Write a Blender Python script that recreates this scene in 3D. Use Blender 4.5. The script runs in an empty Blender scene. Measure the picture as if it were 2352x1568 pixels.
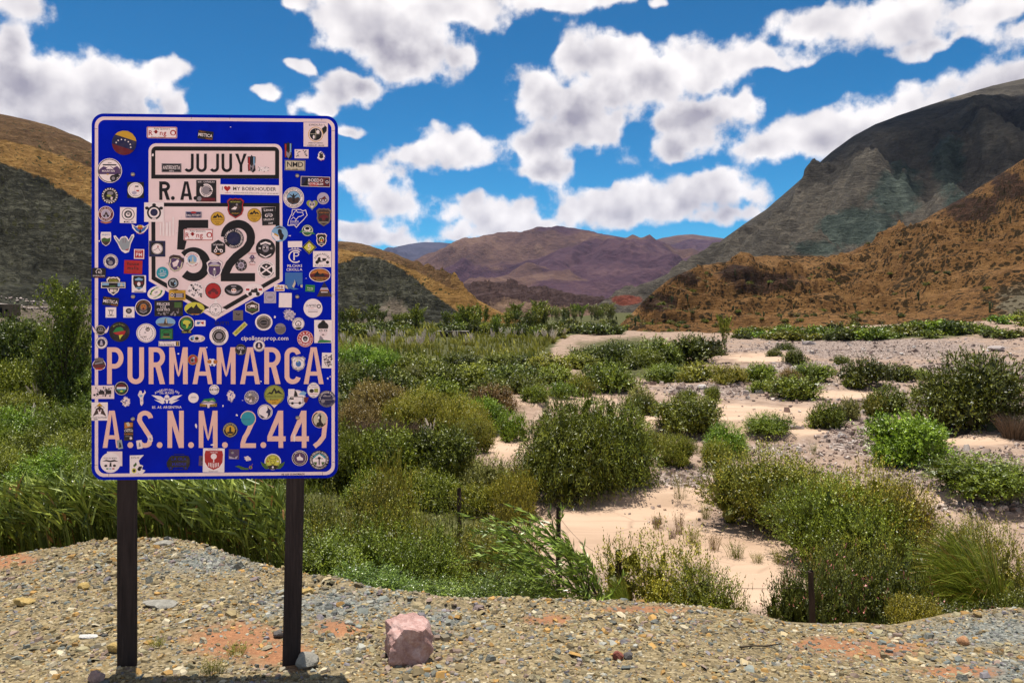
import bpy, math, random
import numpy as np
from mathutils import Vector, Matrix

# ------------------------------------------------------------------ camera, sky, sun, exposure
scene = bpy.context.scene
COL = scene.collection
CAM_H = 1.73          # eye height above the roadside gravel
FOC = 1764.0          # focal length, horizon row and centre column of the photograph at 2352 px width
HOR = 716.6
CEN = 1176.0

cam = bpy.data.cameras.new('camera')
cam_ob = bpy.data.objects.new('camera', cam)
COL.objects.link(cam_ob)
cam.sensor_width = 36.0
cam.lens = 27.0
cam.shift_y = -29.0 / 1024.0
cam.clip_start = 0.05
cam.clip_end = 40000.0
cam_ob.location = (0, 0, CAM_H)
cam_ob.rotation_euler = (math.radians(90), 0, 0)
scene.camera = cam_ob

SUN_DIR = Vector((-0.065, 0.15, 1.0)).normalized()
sun = bpy.data.lights.new('sun', 'SUN')
sun.energy = 5.0
sun.angle = math.radians(0.53)
sun.color = (1.0, 0.95, 0.86)
sun_ob = bpy.data.objects.new('sun', sun)
COL.objects.link(sun_ob)
sun_ob.rotation_euler = SUN_DIR.to_track_quat('Z', 'Y').to_euler()

scene.view_settings.view_transform = 'Standard'
scene.view_settings.look = 'None'
scene.view_settings.exposure = 0.5
scene.view_settings.gamma = 1.0
scene.view_settings.use_curve_mapping = False
scene.render.engine = 'CYCLES'
scene.render.filter_size = 1.1
scene.cycles.use_denoising = True
scene.cycles.max_bounces = 6
scene.cycles.diffuse_bounces = 3
scene.cycles.glossy_bounces = 2
scene.cycles.transmission_bounces = 3
scene.cycles.volume_bounces = 0
scene.cycles.transparent_max_bounces = 24
scene.cycles.use_adaptive_sampling = True

# cumulus banks: centre and radii on the sky, as the photograph frames them
CLOUDS = [
    (20, 120, 75, 70), (90, 205, 180, 85), (265, 190, 150, 75), (370, 158, 72, 30), (130, 285, 240, 75), (315, 235, 55, 60),
    (30, 15, 105, 55), (405, 250, 26, 22),
    (850, 70, 125, 90), (935, 120, 145, 72), (1060, 128, 66, 50), (1000, 12, 255, 50), (1290, 0, 190, 26), (690, 2, 45, 20),
    (790, 205, 95, 36), (685, 160, 38, 20), (625, 226, 42, 14), (735, 250, 60, 26), (805, 298, 40, 18),
    (1345, 122, 92, 56), (1238, 212, 72, 66), (1310, 258, 122, 92), (1240, 322, 88, 56), (1470, 175, 150, 78), (1615, 148, 120, 62),
    (1770, 130, 130, 26), (1400, 310, 66, 56), (1590, 268, 130, 36), (1705, 245, 70, 38), (1565, 320, 70, 44), (1240, 385, 90, 36),
    (1045, 345, 125, 52), (960, 368, 52, 28), (1505, 22, 22, 13),
    (1490, 458, 230, 62), (1390, 485, 120, 46), (1640, 430, 100, 46), (1680, 490, 70, 36),
    (1760, 325, 150, 46), (1930, 300, 190, 62), (2120, 268, 150, 72), (2260, 205, 130, 72), (2350, 165, 70, 40),
    (1890, 48, 125, 44), (2080, 40, 190, 60), (2270, 22, 120, 48), (2160, 98, 110, 16), (2330, 85, 55, 26),
    (850, 412, 95, 34), (890, 470, 115, 44), (810, 530, 110, 34), (925, 540, 50, 14), (1110, 485, 120, 44), (1180, 525, 190, 36),
    (560, 380, 120, 60), (430, 420, 120, 60),
]


def build_world():
    w = bpy.data.worlds.new('World')
    scene.world = w
    w.use_nodes = True
    nt = w.node_tree
    nt.nodes.clear()
    N, L = nt.nodes.new, nt.links.new

    def math_(op, a, b=None, c=None, clamp=False):
        n = N('ShaderNodeMath'); n.operation = op; n.use_clamp = clamp
        for i, v in enumerate((a, b, c)):
            if v is None:
                continue
            if isinstance(v, (int, float)):
                n.inputs[i].default_value = v
            else:
                L(v, n.inputs[i])
        return n.outputs[0]

    def vmath(op, a, b=None, c=None, out=0):
        n = N('ShaderNodeVectorMath'); n.operation = op
        for i, v in enumerate((a, b, c)):
            if v is None:
                continue
            if isinstance(v, (tuple, list)):
                n.inputs[i].default_value = v
            elif isinstance(v, (int, float)):
                n.inputs['Scale'].default_value = v
            else:
                L(v, n.inputs[i])
        return n.outputs[out]

    out = N('ShaderNodeOutputWorld')
    bg = N('ShaderNodeBackground')
    L(bg.outputs[0], out.inputs[0])
    sky = N('ShaderNodeTexSky')
    sky.sky_type = 'NISHITA'
    sky.sun_disc = False
    sky.sun_elevation = math.asin(SUN_DIR.z)
    sky.sun_rotation = math.atan2(SUN_DIR.x, SUN_DIR.y)
    sky.altitude = 2300
    sky.air_density = 1.0
    sky.dust_density = 0.35
    sky.ozone_density = 2.2
    tc = N('ShaderNodeTexCoord')
    d = tc.outputs['Generated']
    sep = N('ShaderNodeSeparateXYZ'); L(d, sep.inputs[0])
    az = math_('ARCTAN2', sep.outputs[0], sep.outputs[1])
    el = math_('ARCSINE', sep.outputs[2])
    comb = N('ShaderNodeCombineXYZ'); L(az, comb.inputs[0]); L(el, comb.inputs[1])
    q0 = comb.outputs[0]

    def noise(vec, scale, detail, rough, color=False, lac=2.1):
        n = N('ShaderNodeTexNoise')
        n.noise_dimensions = '3D'
        n.inputs['Scale'].default_value = scale
        n.inputs['Detail'].default_value = detail
        n.inputs['Roughness'].default_value = rough
        n.inputs['Lacunarity'].default_value = lac
        L(vec, n.inputs['Vector'])
        return n.outputs['Color' if color else 'Fac']
    # the banks' field and its shading, each split into a few products of a curve over azimuth and a curve over elevation
    A0, A1, E0, E1, NA, NE = -0.64, 0.64, -0.03, 0.43, 256, 160
    ga, ge = np.meshgrid(np.linspace(A0, A1, NA), np.linspace(E0, E1, NE))
    acc = np.zeros_like(ga)
    for (cx, cy, rx, ry) in CLOUDS:
        u, v = (cx - CEN) / FOC, (HOR - cy) / FOC
        a = math.atan(u); e = math.atan(v * math.cos(a))
        ra, re = rx / FOC * math.cos(a) ** 2, ry / FOC * math.cos(a)
        acc += np.exp(-6.5 * np.sqrt(((ga - a) / ra) ** 2 + ((ge - e) / re) ** 2))
    F = np.clip(1.0 + np.log(acc + 1e-6) / 6.5, -0.9, 1.0)
    de = (E1 - E0) / (NE - 1)
    occ = np.clip(F + 0.15, 0, 1)
    above = np.cumsum(occ[::-1], axis=0)[::-1] * de
    k = int(0.07 / de)
    pad = np.vstack([above, np.zeros((k, NA))])
    S = np.clip((above - pad[k:k + NE]) / 0.05, 0, 1.2)
    sc01 = vmath('MULTIPLY_ADD', q0, (1 / (A1 - A0), 1 / (E1 - E0), 0), (-A0 / (A1 - A0), -E0 / (E1 - E0), 0))

    def separable(M, rank, coord):
        wv_, U = np.linalg.eigh(M @ M.T)
        U = U[:, ::-1][:, :rank]
        s = np.sqrt(np.maximum(wv_[::-1][:rank], 1e-12))
        Vt = (M.T @ U / s).T
        sp = N('ShaderNodeSeparateXYZ'); L(coord, sp.inputs[0])
        ins = []
        for k in (0, 1):
            cb = N('ShaderNodeClamp'); L(sp.outputs[k], cb.inputs[0]); ins.append(cb.outputs[0])
        tot = None
        for r in range(0, rank, 3):
            vs = []
            for k, vecs in ((0, Vt.T), (1, U)):
                cv = N('ShaderNodeRGBCurve')
                mp = cv.mapping
                mp.use_clip = False
                for ch in range(3):
                    y = vecs[:, r + ch] * math.sqrt(s[r + ch])
                    xs = np.linspace(0, 1, len(y))
                    c = mp.curves[ch]
                    st = 2 if len(y) > 200 else 1
                    idx = list(range(0, len(y), st))
                    if idx[-1] != len(y) - 1:
                        idx.append(len(y) - 1)
                    c.points[0].location = (xs[idx[0]], float(y[idx[0]]))
                    c.points[1].location = (xs[idx[-1]], float(y[idx[-1]]))
                    for i2 in idx[1:-1]:
                        c.points.new(float(xs[i2]), float(y[i2]))
                    for p in c.points:
                        p.handle_type = 'VECTOR'
                mp.update()
                L(ins[k], cv.inputs['Color'])
                vs.append(cv.outputs[0])
            dp = vmath('DOT_PRODUCT', vs[0], vs[1], out=1)
            tot = dp if tot is None else math_('ADD', tot, dp)
        return tot
    wv = noise(d, 16.0, 2.0, 0.55, True)
    wv = vmath('MULTIPLY', vmath('SUBTRACT', wv, (0.5, 0.5, 0.5)), (0.07, 0.10, 0.0))
    field = separable(F, 18, vmath('ADD', sc01, wv))
    shade = separable(S, 9, sc01)
    # elsewhere the unseen sky goes on with cumulus, cover raised to brighten the sign
    side = math_('MULTIPLY_ADD', noise(d, 2.6, 3.0, 0.5), 6.2, -3.2)
    fr = vmath('MULTIPLY_ADD', q0, (1 / 0.60, 1 / 0.42, 0), (0, -0.20 / 0.42, 0))
    frl = vmath('LENGTH', vmath('ABSOLUTE', fr), out=1)
    mr = N('ShaderNodeMapRange'); L(frl, mr.inputs[0])
    mr.inputs[1].default_value = 1.05; mr.inputs[2].default_value = 1.4
    mixf = N('ShaderNodeMix'); L(mr.outputs[0], mixf.inputs[0]); L(field, mixf.inputs[2]); L(side, mixf.inputs[3])
    n1 = noise(d, 21.0, 5.5, 0.56)
    n2 = noise(d, 17.0, 2.6, 0.55)
    n3 = noise(vmath('ADD', d, (0.006, 0.0, 0.020)), 17.0, 2.0, 0.55)
    dens = math_('MULTIPLY_ADD', math_('SUBTRACT', n1, 0.5), 1.75, mixf.outputs[0])
    mask = N('ShaderNodeMapRange'); mask.interpolation_type = 'SMOOTHERSTEP'
    L(dens, mask.inputs[0]); mask.inputs[1].default_value = -0.10; mask.inputs[2].default_value = 0.40
    # shading: lumps lit from above, thick bases greyer
    lump = math_('MULTIPLY', math_('SUBTRACT', n2, n3), 3.4)
    thick = N('ShaderNodeMapRange'); L(dens, thick.inputs[0])
    thick.inputs[1].default_value = 0.05; thick.inputs[2].default_value = 0.9
    grey = math_('MULTIPLY', thick.outputs[0], math_('MULTIPLY_ADD', shade, 1.15, -0.10, clamp=True))
    sh = math_('SUBTRACT', math_('ADD', 0.90, math_('MULTIPLY', lump, 0.42)), math_('MULTIPLY', grey, 0.70))
    sh = math_('MINIMUM', math_('MAXIMUM', sh, 0.0), 1.0)
    ccol = N('ShaderNodeMix'); ccol.data_type = 'RGBA'
    L(sh, ccol.inputs[0])
    ccol.inputs[6].default_value = (0.27, 0.255, 0.305, 1)
    ccol.inputs[7].default_value = (0.78, 0.745, 0.735, 1)
    # sky colour
    sk = vmath('MULTIPLY', sky.outputs[0], (SKY_S, SKY_S, SKY_S))
    gm = N('ShaderNodeGamma'); L(sk, gm.inputs[0]); gm.inputs[1].default_value = 1.4
    hs = N('ShaderNodeHueSaturation'); L(gm.outputs[0], hs.inputs['Color'])
    hs.inputs['Hue'].default_value = 0.484
    hs.inputs['Saturation'].default_value = 1.08
    sk = vmath('MULTIPLY', hs.outputs[0], (0.28, 1.28, 1.55))
    mix = N('ShaderNodeMix'); mix.data_type = 'RGBA'
    L(mask.outputs[0], mix.inputs[0]); L(sk, mix.inputs[6]); L(ccol.outputs[2], mix.inputs[7])
    L(mix.outputs[2], bg.inputs[0])
    bg.inputs[1].default_value = 1.0
    w.cycles.sampling_method = 'MANUAL'
    w.cycles.sample_map_resolution = 256


SKY_S = 0.074
build_world()

# ------------------------------------------------------------------ helpers
def pt(dx, dy, Y):
    """a point at distance Y that the photograph shows at column dx, row dy (2352 px wide)"""
    return ((dx - CEN) / FOC * Y, Y, CAM_H - (dy - HOR) / FOC * Y)


def smooth(a, b, x):
    t = np.clip((x - a) / (b - a), 0, 1)
    return t * t * (3 - 2 * t)


def interp(x, pts):
    return np.interp(x, [p[0] for p in pts], [p[1] for p in pts])


def _hash(ix, iy, iz, seed):
    h = (ix * 374761393 + iy * 668265263 + iz * 2147483647 + seed * 1274126177) & 0xFFFFFFFF
    h = ((h ^ (h >> 13)) * 1274126177) & 0xFFFFFFFF
    h = ((h ^ (h >> 16)) * 2246822519) & 0xFFFFFFFF
    return ((h ^ (h >> 15)) & 0xFFFFFF) / float(0xFFFFFF)


def vnoise(x, y, seed=0):
    x = np.asarray(x, float); y = np.asarray(y, float)
    ix = np.floor(x).astype(np.int64); iy = np.floor(y).astype(np.int64)
    fx = x - ix; fy = y - iy
    fx = fx * fx * (3 - 2 * fx); fy = fy * fy * (3 - 2 * fy)
    z = np.zeros_like(ix)
    a = _hash(ix, iy, z, seed); b = _hash(ix + 1, iy, z, seed)
    c = _hash(ix, iy + 1, z, seed); d = _hash(ix + 1, iy + 1, z, seed)
    return (a * (1 - fx) + b * fx) * (1 - fy) + (c * (1 - fx) + d * fx) * fy


def fbm(x, y, oct=4, seed=0, gain=0.5, ridged=False):
    s = 0.0; amp = 1.0; tot = 0.0
    for o in range(oct):
        n = vnoise(x * 2 ** o + 17.3 * o, y * 2 ** o - 9.1 * o, seed + o)
        if ridged:
            n = 1 - np.abs(2 * n - 1)
        s = s + amp * n; tot += amp; amp *= gain
    return s / tot


def new_mesh(name, verts, faces, smooth_shade=False):
    """verts (n,3) array; faces (m,k) array of one face size"""
    me = bpy.data.meshes.new(name)
    verts = np.asarray(verts, np.float32); faces = np.asarray(faces, np.int32)
    k = faces.shape[1]
    me.vertices.add(len(verts)); me.vertices.foreach_set('co', verts.ravel())
    me.loops.add(faces.size); me.loops.foreach_set('vertex_index', faces.ravel())
    me.polygons.add(len(faces))
    me.polygons.foreach_set('loop_start', np.arange(0, faces.size, k, dtype=np.int32))
    me.polygons.foreach_set('loop_total', np.full(len(faces), k, np.int32))
    me.polygons.foreach_set('use_smooth', np.full(len(faces), smooth_shade, bool))
    me.update(calc_edges=True)
    return me


def set_col(me, arr, name='Col'):
    """per-vertex colour attribute, arr (n,3) or (n,4)"""
    arr = np.asarray(arr, np.float32)
    if arr.shape[1] == 3:
        arr = np.hstack([arr, np.ones((len(arr), 1), np.float32)])
    at = me.color_attributes.new(name, 'FLOAT_COLOR', 'POINT')
    at.data.foreach_set('color', arr.ravel())


def link(name, me, mat=None, parent=None, label=None, category=None, group=None, kind=None, loc=None):
    o = bpy.data.objects.new(name, me)
    COL.objects.link(o)
    if mat is not None and me is not None and len(me.materials) == 0:
        me.materials.append(mat)
    if parent is not None:
        o.parent = parent
    tag(o, label, category, group, kind)
    if loc is not None:
        o.location = loc
    return o


def tag(o, label=None, category=None, group=None, kind=None):
    for k, v in (('label', label), ('category', category), ('group', group), ('kind', kind)):
        if v:
            o[k] = v
    return o


def grid_faces(nr, nc):
    i = np.arange(nr * nc).reshape(nr, nc)
    return np.stack([i[:-1, :-1], i[:-1, 1:], i[1:, 1:], i[1:, :-1]], -1).reshape(-1, 4)


class NT:
    """small helper around a material's node tree"""
    def __init__(self, name, rough=0.9, spec=0.2):
        self.m = bpy.data.materials.new(name)
        self.m.use_nodes = True
        self.nt = self.m.node_tree
        self.b = self.nt.nodes['Principled BSDF']
        self.b.inputs['Roughness'].default_value = rough
        self.b.inputs['Specular IOR Level'].default_value = spec
        self.out = self.nt.nodes['Material Output']

    def n(self, t, **kw):
        n = self.nt.nodes.new(t)
        for k, v in kw.items():
            setattr(n, k, v)
        return n

    def put(self, sock, v):
        if v is None:
            return
        if hasattr(v, 'is_output'):
            self.nt.links.new(v, sock)
        elif isinstance(v, (tuple, list)) and len(v) == 3 and sock.type == 'RGBA':
            sock.default_value = (*v, 1)
        else:
            sock.default_value = v

    def noise(self, vec, scale, detail=4, rough=0.55, color=False, dist=0.0):
        n = self.n('ShaderNodeTexNoise')
        n.inputs['Scale'].default_value = scale; n.inputs['Detail'].default_value = detail
        n.inputs['Roughness'].default_value = rough; n.inputs['Distortion'].default_value = dist
        self.put(n.inputs['Vector'], vec)
        return n.outputs['Color' if color else 'Fac']

    def voro(self, vec, scale, out='Distance', feature='F1'):
        n = self.n('ShaderNodeTexVoronoi'); n.feature = feature
        n.inputs['Scale'].default_value = scale
        self.put(n.inputs['Vector'], vec)
        return n.outputs[out]

    def mix(self, f, a, b, mode='MIX'):
        n = self.n('ShaderNodeMix', data_type='RGBA', blend_type=mode)
        self.put(n.inputs[0], f); self.put(n.inputs[6], a); self.put(n.inputs[7], b)
        return n.outputs[2]

    def ramp(self, f, stops, interp='LINEAR'):
        n = self.n('ShaderNodeValToRGB')
        cr = n.color_ramp; cr.interpolation = interp
        while len(cr.elements) < len(stops):
            cr.elements.new(0.5)
        for e, (p, c) in zip(cr.elements, stops):
            e.position = p
            e.color = (*c, 1) if isinstance(c, (tuple, list)) else (c, c, c, 1)
        self.put(n.inputs[0], f)
        return n.outputs[0]

    def rng(self, f, a, b, c=0.0, d=1.0):
        n = self.n('ShaderNodeMapRange')
        self.put(n.inputs[0], f)
        for i, v in enumerate((a, b, c, d)):
            n.inputs[i + 1].default_value = v
        return n.outputs[0]

    def math(self, op, a, b=0.0, clamp=False):
        n = self.n('ShaderNodeMath', operation=op, use_clamp=clamp)
        self.put(n.inputs[0], a); self.put(n.inputs[1], b)
        return n.outputs[0]

    def map(self, vec, scale=(1, 1, 1), rot=(0, 0, 0)):
        n = self.n('ShaderNodeMapping')
        n.inputs['Scale'].default_value = scale; n.inputs['Rotation'].default_value = rot
        self.put(n.inputs[0], vec)
        return n.outputs[0]

    def coord(self, which='Object'):
        return self.n('ShaderNodeTexCoord').outputs[which]

    def pos(self):
        return self.n('ShaderNodeNewGeometry').outputs['Position']

    def attr(self, name='Col', out='Color'):
        return self.n('ShaderNodeAttribute', attribute_name=name).outputs[out]

    def sep(self, col):
        n = self.n('ShaderNodeSeparateColor'); self.put(n.inputs[0], col)
        return n.outputs

    def bump(self, h, strength=0.5, dist=0.1, normal=None):
        n = self.n('ShaderNodeBump')
        n.inputs['Strength'].default_value = strength; n.inputs['Distance'].default_value = dist
        self.put(n.inputs['Height'], h)
        if normal is not None:
            self.put(n.inputs['Normal'], normal)
        return n.outputs[0]

    def color(self, c):
        self.put(self.b.inputs['Base Color'], c)

    def normal(self, v):
        self.put(self.b.inputs['Normal'], v)


# ------------------------------------------------------------------ the ground: where it lies
CREST = [(-1500, 1330), (0, 1290), (80, 1277), (230, 1253), (370, 1243), (450, 1255), (520, 1281), (600, 1310), (700, 1335), (800, 1352), (900, 1378),
         (1000, 1395), (1100, 1399), (1190, 1391), (1400, 1390), (1600, 1400), (1700, 1415), (1800, 1438), (1900, 1450),
         (2000, 1450), (2100, 1441), (2200, 1427), (2352, 1408), (3900, 1400)]
CREST_Y = [(-1500, 6.0), (0, 6.0), (370, 6.3), (520, 6.0), (700, 5.5), (1000, 5.0), (1400, 5.0), (1800, 4.7), (2352, 4.9), (3900, 5.0)]


def bank_z(x, y):
    """height of the roadside gravel bank"""
    x = np.asarray(x, float); y = np.asarray(y, float)
    dx = CEN + FOC * x / np.maximum(y, 2.5)
    dx = np.clip(dx, -1500, 3900)
    yc = interp(dx, CREST_Y); dy = interp(dx, CREST)
    zc = CAM_H - (dy - HOR) / FOC * yc
    t = np.clip((y - 3.5) / (yc - 3.5), 0, 1)
    z = zc * t ** 1.2
    over = np.maximum(y - yc, 0)
    z = z - 0.66 * (np.sqrt(over ** 2 + 0.16) - 0.4) * smooth(0, 0.15, over)
    lump = (fbm(x * 1.1, y * 1.1, 3, 5) - 0.5) * 0.10 * smooth(3.6, 4.2, y) * np.where(over > 0, 1.5, 1 - t ** 3)
    z = z + lump + (fbm(x * 6, y * 6, 2, 9) - 0.5) * 0.02
    return z


MOUND = [(1480, 893), (1560, 888), (1640, 890), (1720, 893), (1800, 903)]


def bed_z(x, y):
    """height of the river bed and the valley floor"""
    x = np.asarray(x, float); y = np.asarray(y, float)
    z = -3.5 + 0.003 * np.maximum(y - 20, 0)
    z = z + 3.3 * smooth(45, 105, x) * smooth(70, 140, y)
    z = z + (fbm(x * 0.12, y * 0.12, 3, 21) - 0.5) * 0.7 * smooth(12, 30, y)
    z = z + (fbm(x * 0.7, y * 0.7, 3, 23) - 0.5) * 0.16
    sc = fbm(x * 0.085 + 3.1, y * 0.16, 3, 29)
    z = z + (0.28 * smooth(0.50, 0.515, sc) - 0.25 * smooth(0.40, 0.385, sc)) * smooth(13, 18, y) * smooth(140, 90, y)
    # a long heap of cobbles out on the bed and a cut bank along the terrace
    mx = smooth(12, 15, x) * (1 - smooth(21, 25, x))
    z = z + 0.75 * mx * np.exp(-((y - 54 - 0.2 * (x - 16)) / 2.2) ** 2) * (0.6 + 0.8 * fbm(x * .6, y * .6, 2, 44))
    # the left of the valley stands a little higher, overgrown
    z = z + 0.5 * smooth(-3, -12, x + 0.0 * y)
    return z


def ground_z(x, y):
    return np.maximum(bank_z(x, y), bed_z(x, y))


def on_ground(dx, dy):
    """the point of the valley floor that the photograph shows at dx, dy"""
    Y = 5.23 * FOC / max(dy - HOR, 6.0)
    for _ in range(30):
        x = (dx - CEN) / FOC * Y
        z = float(bed_z(x, Y))
        Y = 0.5 * Y + 0.5 * (CAM_H - z) * FOC / max(dy - HOR, 6.0)
    x = (dx - CEN) / FOC * Y
    return x, Y, float(ground_z(x, Y))


def to_px(x, y, z):
    y = np.maximum(y, 0.5)
    return CEN + FOC * x / y, HOR + (CAM_H - z) / y * FOC


# ------------------------------------------------------------------ materials of the setting
def mat_gravel_ground():
    t = NT('gravel_soil', 0.95, 0.15)
    p = t.pos()
    a = t.sep(t.attr('Mask'))
    fine = t.voro(p, 55.0, 'Color')
    f = t.sep(fine)
    n = t.noise(p, 3.0, 4)
    tan = t.ramp(f[0], [(0.0, (0.11, 0.085, 0.05)), (0.35, (0.20, 0.150, 0.075)), (0.7, (0.28, 0.215, 0.115)), (1.0, (0.38, 0.30, 0.18))])
    blue = t.ramp(f[1], [(0.0, (0.08, 0.085, 0.08)), (0.5, (0.19, 0.20, 0.18)), (1.0, (0.31, 0.31, 0.27))])
    c = t.mix(a[1], tan, blue)
    soil = t.ramp(t.noise(p, 40.0, 4), [(0.3, (0.26, 0.105, 0.05)), (0.7, (0.42, 0.19, 0.09))])
    k = t.math('MULTIPLY', t.rng(t.math('ADD', a[0], t.math('MULTIPLY', t.noise(p, 7.0, 6, 0.65), 1.3)), 0.80, 1.35), 0.9)
    c = t.mix(k, c, soil)
    c = t.mix(t.rng(n, 0.35, 0.7), c, t.mix(0.35, c, (0.12, 0.10, 0.07)), 'MIX')
    t.color(c)
    h = t.math('ADD', t.voro(p, 55.0), t.math('MULTIPLY', t.voro(p, 140.0), 0.4))
    t.normal(t.bump(h, 0.9, 0.012))
    return t.m


def mat_bed():
    t = NT('river_sand', 0.95, 0.1)
    p = t.pos()
    a = t.sep(t.attr('Mask'))       # R stones, G green ground, B wet or dark sand
    flow = t.map(p, (0.25, 1.0, 1.0), (0, 0, 0.7))
    sand = t.ramp(t.noise(flow, 0.5, 5, 0.6), [(0.3, (0.35, 0.240, 0.165)), (0.5, (0.45, 0.318, 0.225)), (0.7, (0.51, 0.370, 0.265))])
    dull = t.ramp(t.noise(p, 1.3, 6, 0.65), [(0.3, (0.18, 0.122, 0.088)), (0.5, (0.28, 0.198, 0.148)), (0.7, (0.38, 0.280, 0.212))])
    kb = t.rng(t.math('ADD', a[2], t.math('MULTIPLY', t.math('SUBTRACT', t.noise(p, 0.5, 5, 0.6), 0.5), 0.9)), 0.25, 0.55)
    sand = t.mix(kb, dull, sand)
    # fine drying cracks and litter
    cr = t.voro(t.map(p, (0.5, 1.0, 1.0), (0, 0, 0.5)), 1.1, feature='DISTANCE_TO_EDGE')
    sand = t.mix(t.math('MULTIPLY', t.rng(cr, 0.0, 0.03, 1, 0), t.rng(t.noise(p, 0.35, 2), 0.42, 0.58, 0, 0.5)), sand, (0.26, 0.17, 0.12))
    v = t.sep(t.voro(p, 7.0, 'Color'))
    st = t.ramp(v[0], [(0.0, (0.10, 0.072, 0.058)), (0.4, (0.20, 0.148, 0.122)), (0.75, (0.28, 0.215, 0.18)), (1.0, (0.42, 0.35, 0.31))])
    k = t.rng(t.math('ADD', a[0], t.math('MULTIPLY', t.math('SUBTRACT', t.noise(p, 0.45, 5, 0.62), 0.5), 1.4)), 0.38, 0.62)
    c = t.mix(k, sand, st)
    gr = t.ramp(t.noise(p, 1.4, 5, 0.65), [(0.3, (0.030, 0.034, 0.012)), (0.55, (0.075, 0.075, 0.026)), (0.75, (0.15, 0.135, 0.055))])
    gk = t.rng(t.math('ADD', a[1], t.math('MULTIPLY', t.math('SUBTRACT', t.noise(p, 0.3, 5, 0.6), 0.5), 0.9)), 0.4, 0.6)
    c = t.mix(gk, c, gr)
    t.color(c)
    h = t.math('ADD', t.math('MULTIPLY', t.voro(p, 7.0), t.math('MULTIPLY', k, 1.0)), t.math('MULTIPLY', t.noise(flow, 2.5, 5), 0.5))
    t.normal(t.bump(h, 0.7, 0.09))
    return t.m


def rock_mat(name, zones, big, fine, strata=0.0, bump=1.0, bdist=1.0, specks=None, tilt=0.0):
    """zones: list of (dark, mid, light) colour triples blended by the mesh attribute channels G, B over the first"""
    t = NT(name, 0.95, 0.1)
    p = t.pos()
    a = t.sep(t.attr('Mask'))
    n1 = t.noise(p, 1.0 / big, 6, 0.62, dist=0.4)
    n2 = t.noise(p, 1.0 / fine, 6, 0.7)
    m = t.math('ADD', t.math('MULTIPLY', n1, 0.55), t.math('MULTIPLY', n2, 0.45))
    if strata > 0:
        q = t.map(p, (0.25, 0.25, 1.0), (0.0, tilt, 0.0))
        ns = t.noise(q, 5.0 / fine, 5, 0.75, dist=0.6)
        m = t.math('ADD', t.math('MULTIPLY', m, 1 - strata), t.math('MULTIPLY', ns, strata))
    cols = []
    for (d, mi, l) in zones:
        cols.append(t.ramp(m, [(0.36, d), (0.5, mi), (0.63, l)]))
    c = cols[0]
    wob = t.math('MULTIPLY', t.math('SUBTRACT', t.noise(p, 1.6 / big, 5, 0.6), 0.5), 0.9)
    wob2 = t.math('MULTIPLY', t.math('SUBTRACT', t.noise(p, 0.9 / fine, 4, 0.65), 0.5), 0.7)
    wob = t.math('ADD', wob, wob2)
    for i, cc in enumerate(cols[1:]):
        k = t.rng(t.math('ADD', a[(1, 2, 0)[i]], wob), 0.40, 0.60)
        c = t.mix(k, c, cc)
    if specks:
        sc, dens, colr = specks
        for s2, d2 in ((sc, dens), (sc * 0.45, dens * 0.85)):
            v = t.voro(p, 1.0 / s2)
            lim = t.rng(t.noise(p, 0.09 / s2, 4, 0.65), 0.38, 0.62, 0.03, d2)
            c = t.mix(t.math('MULTIPLY', t.math('LESS_THAN', v, lim), 0.9), c, colr)
    t.color(c)
    h = t.math('ADD', n1, n2)
    if strata > 0:
        h = t.math('ADD', h, t.math('MULTIPLY', ns, 1.2))
    t.normal(t.bump(h, bump, bdist))
    return t.m


# ------------------------------------------------------------------ the setting: gravel bank and river bed
SOIL = [(545, 1470, 130, 48), (640, 1500, 90, 40), (2010, 1490, 130, 26), (1900, 1480, 90, 22), (10, 1285, 95, 22), (1480, 1398, 120, 10), (1260, 1420, 70, 14), (780, 1440, 70, 22), (2200, 1540, 110, 16)]
BLUISH = [(760, 1390, 190, 45), (1000, 1420, 90, 25), (2300, 1450, 200, 45), (480, 1290, 140, 30), (2340, 1540, 120, 40)]


def ellmask(dx, dy, ells):
    m = np.zeros_like(dx)
    for (cx, cy, rx, ry) in ells:
        m = np.maximum(m, 1.25 - np.sqrt(((dx - cx) / rx) ** 2 + ((dy - cy) / ry) ** 2))
    return np.clip(m, 0, 1)


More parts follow.
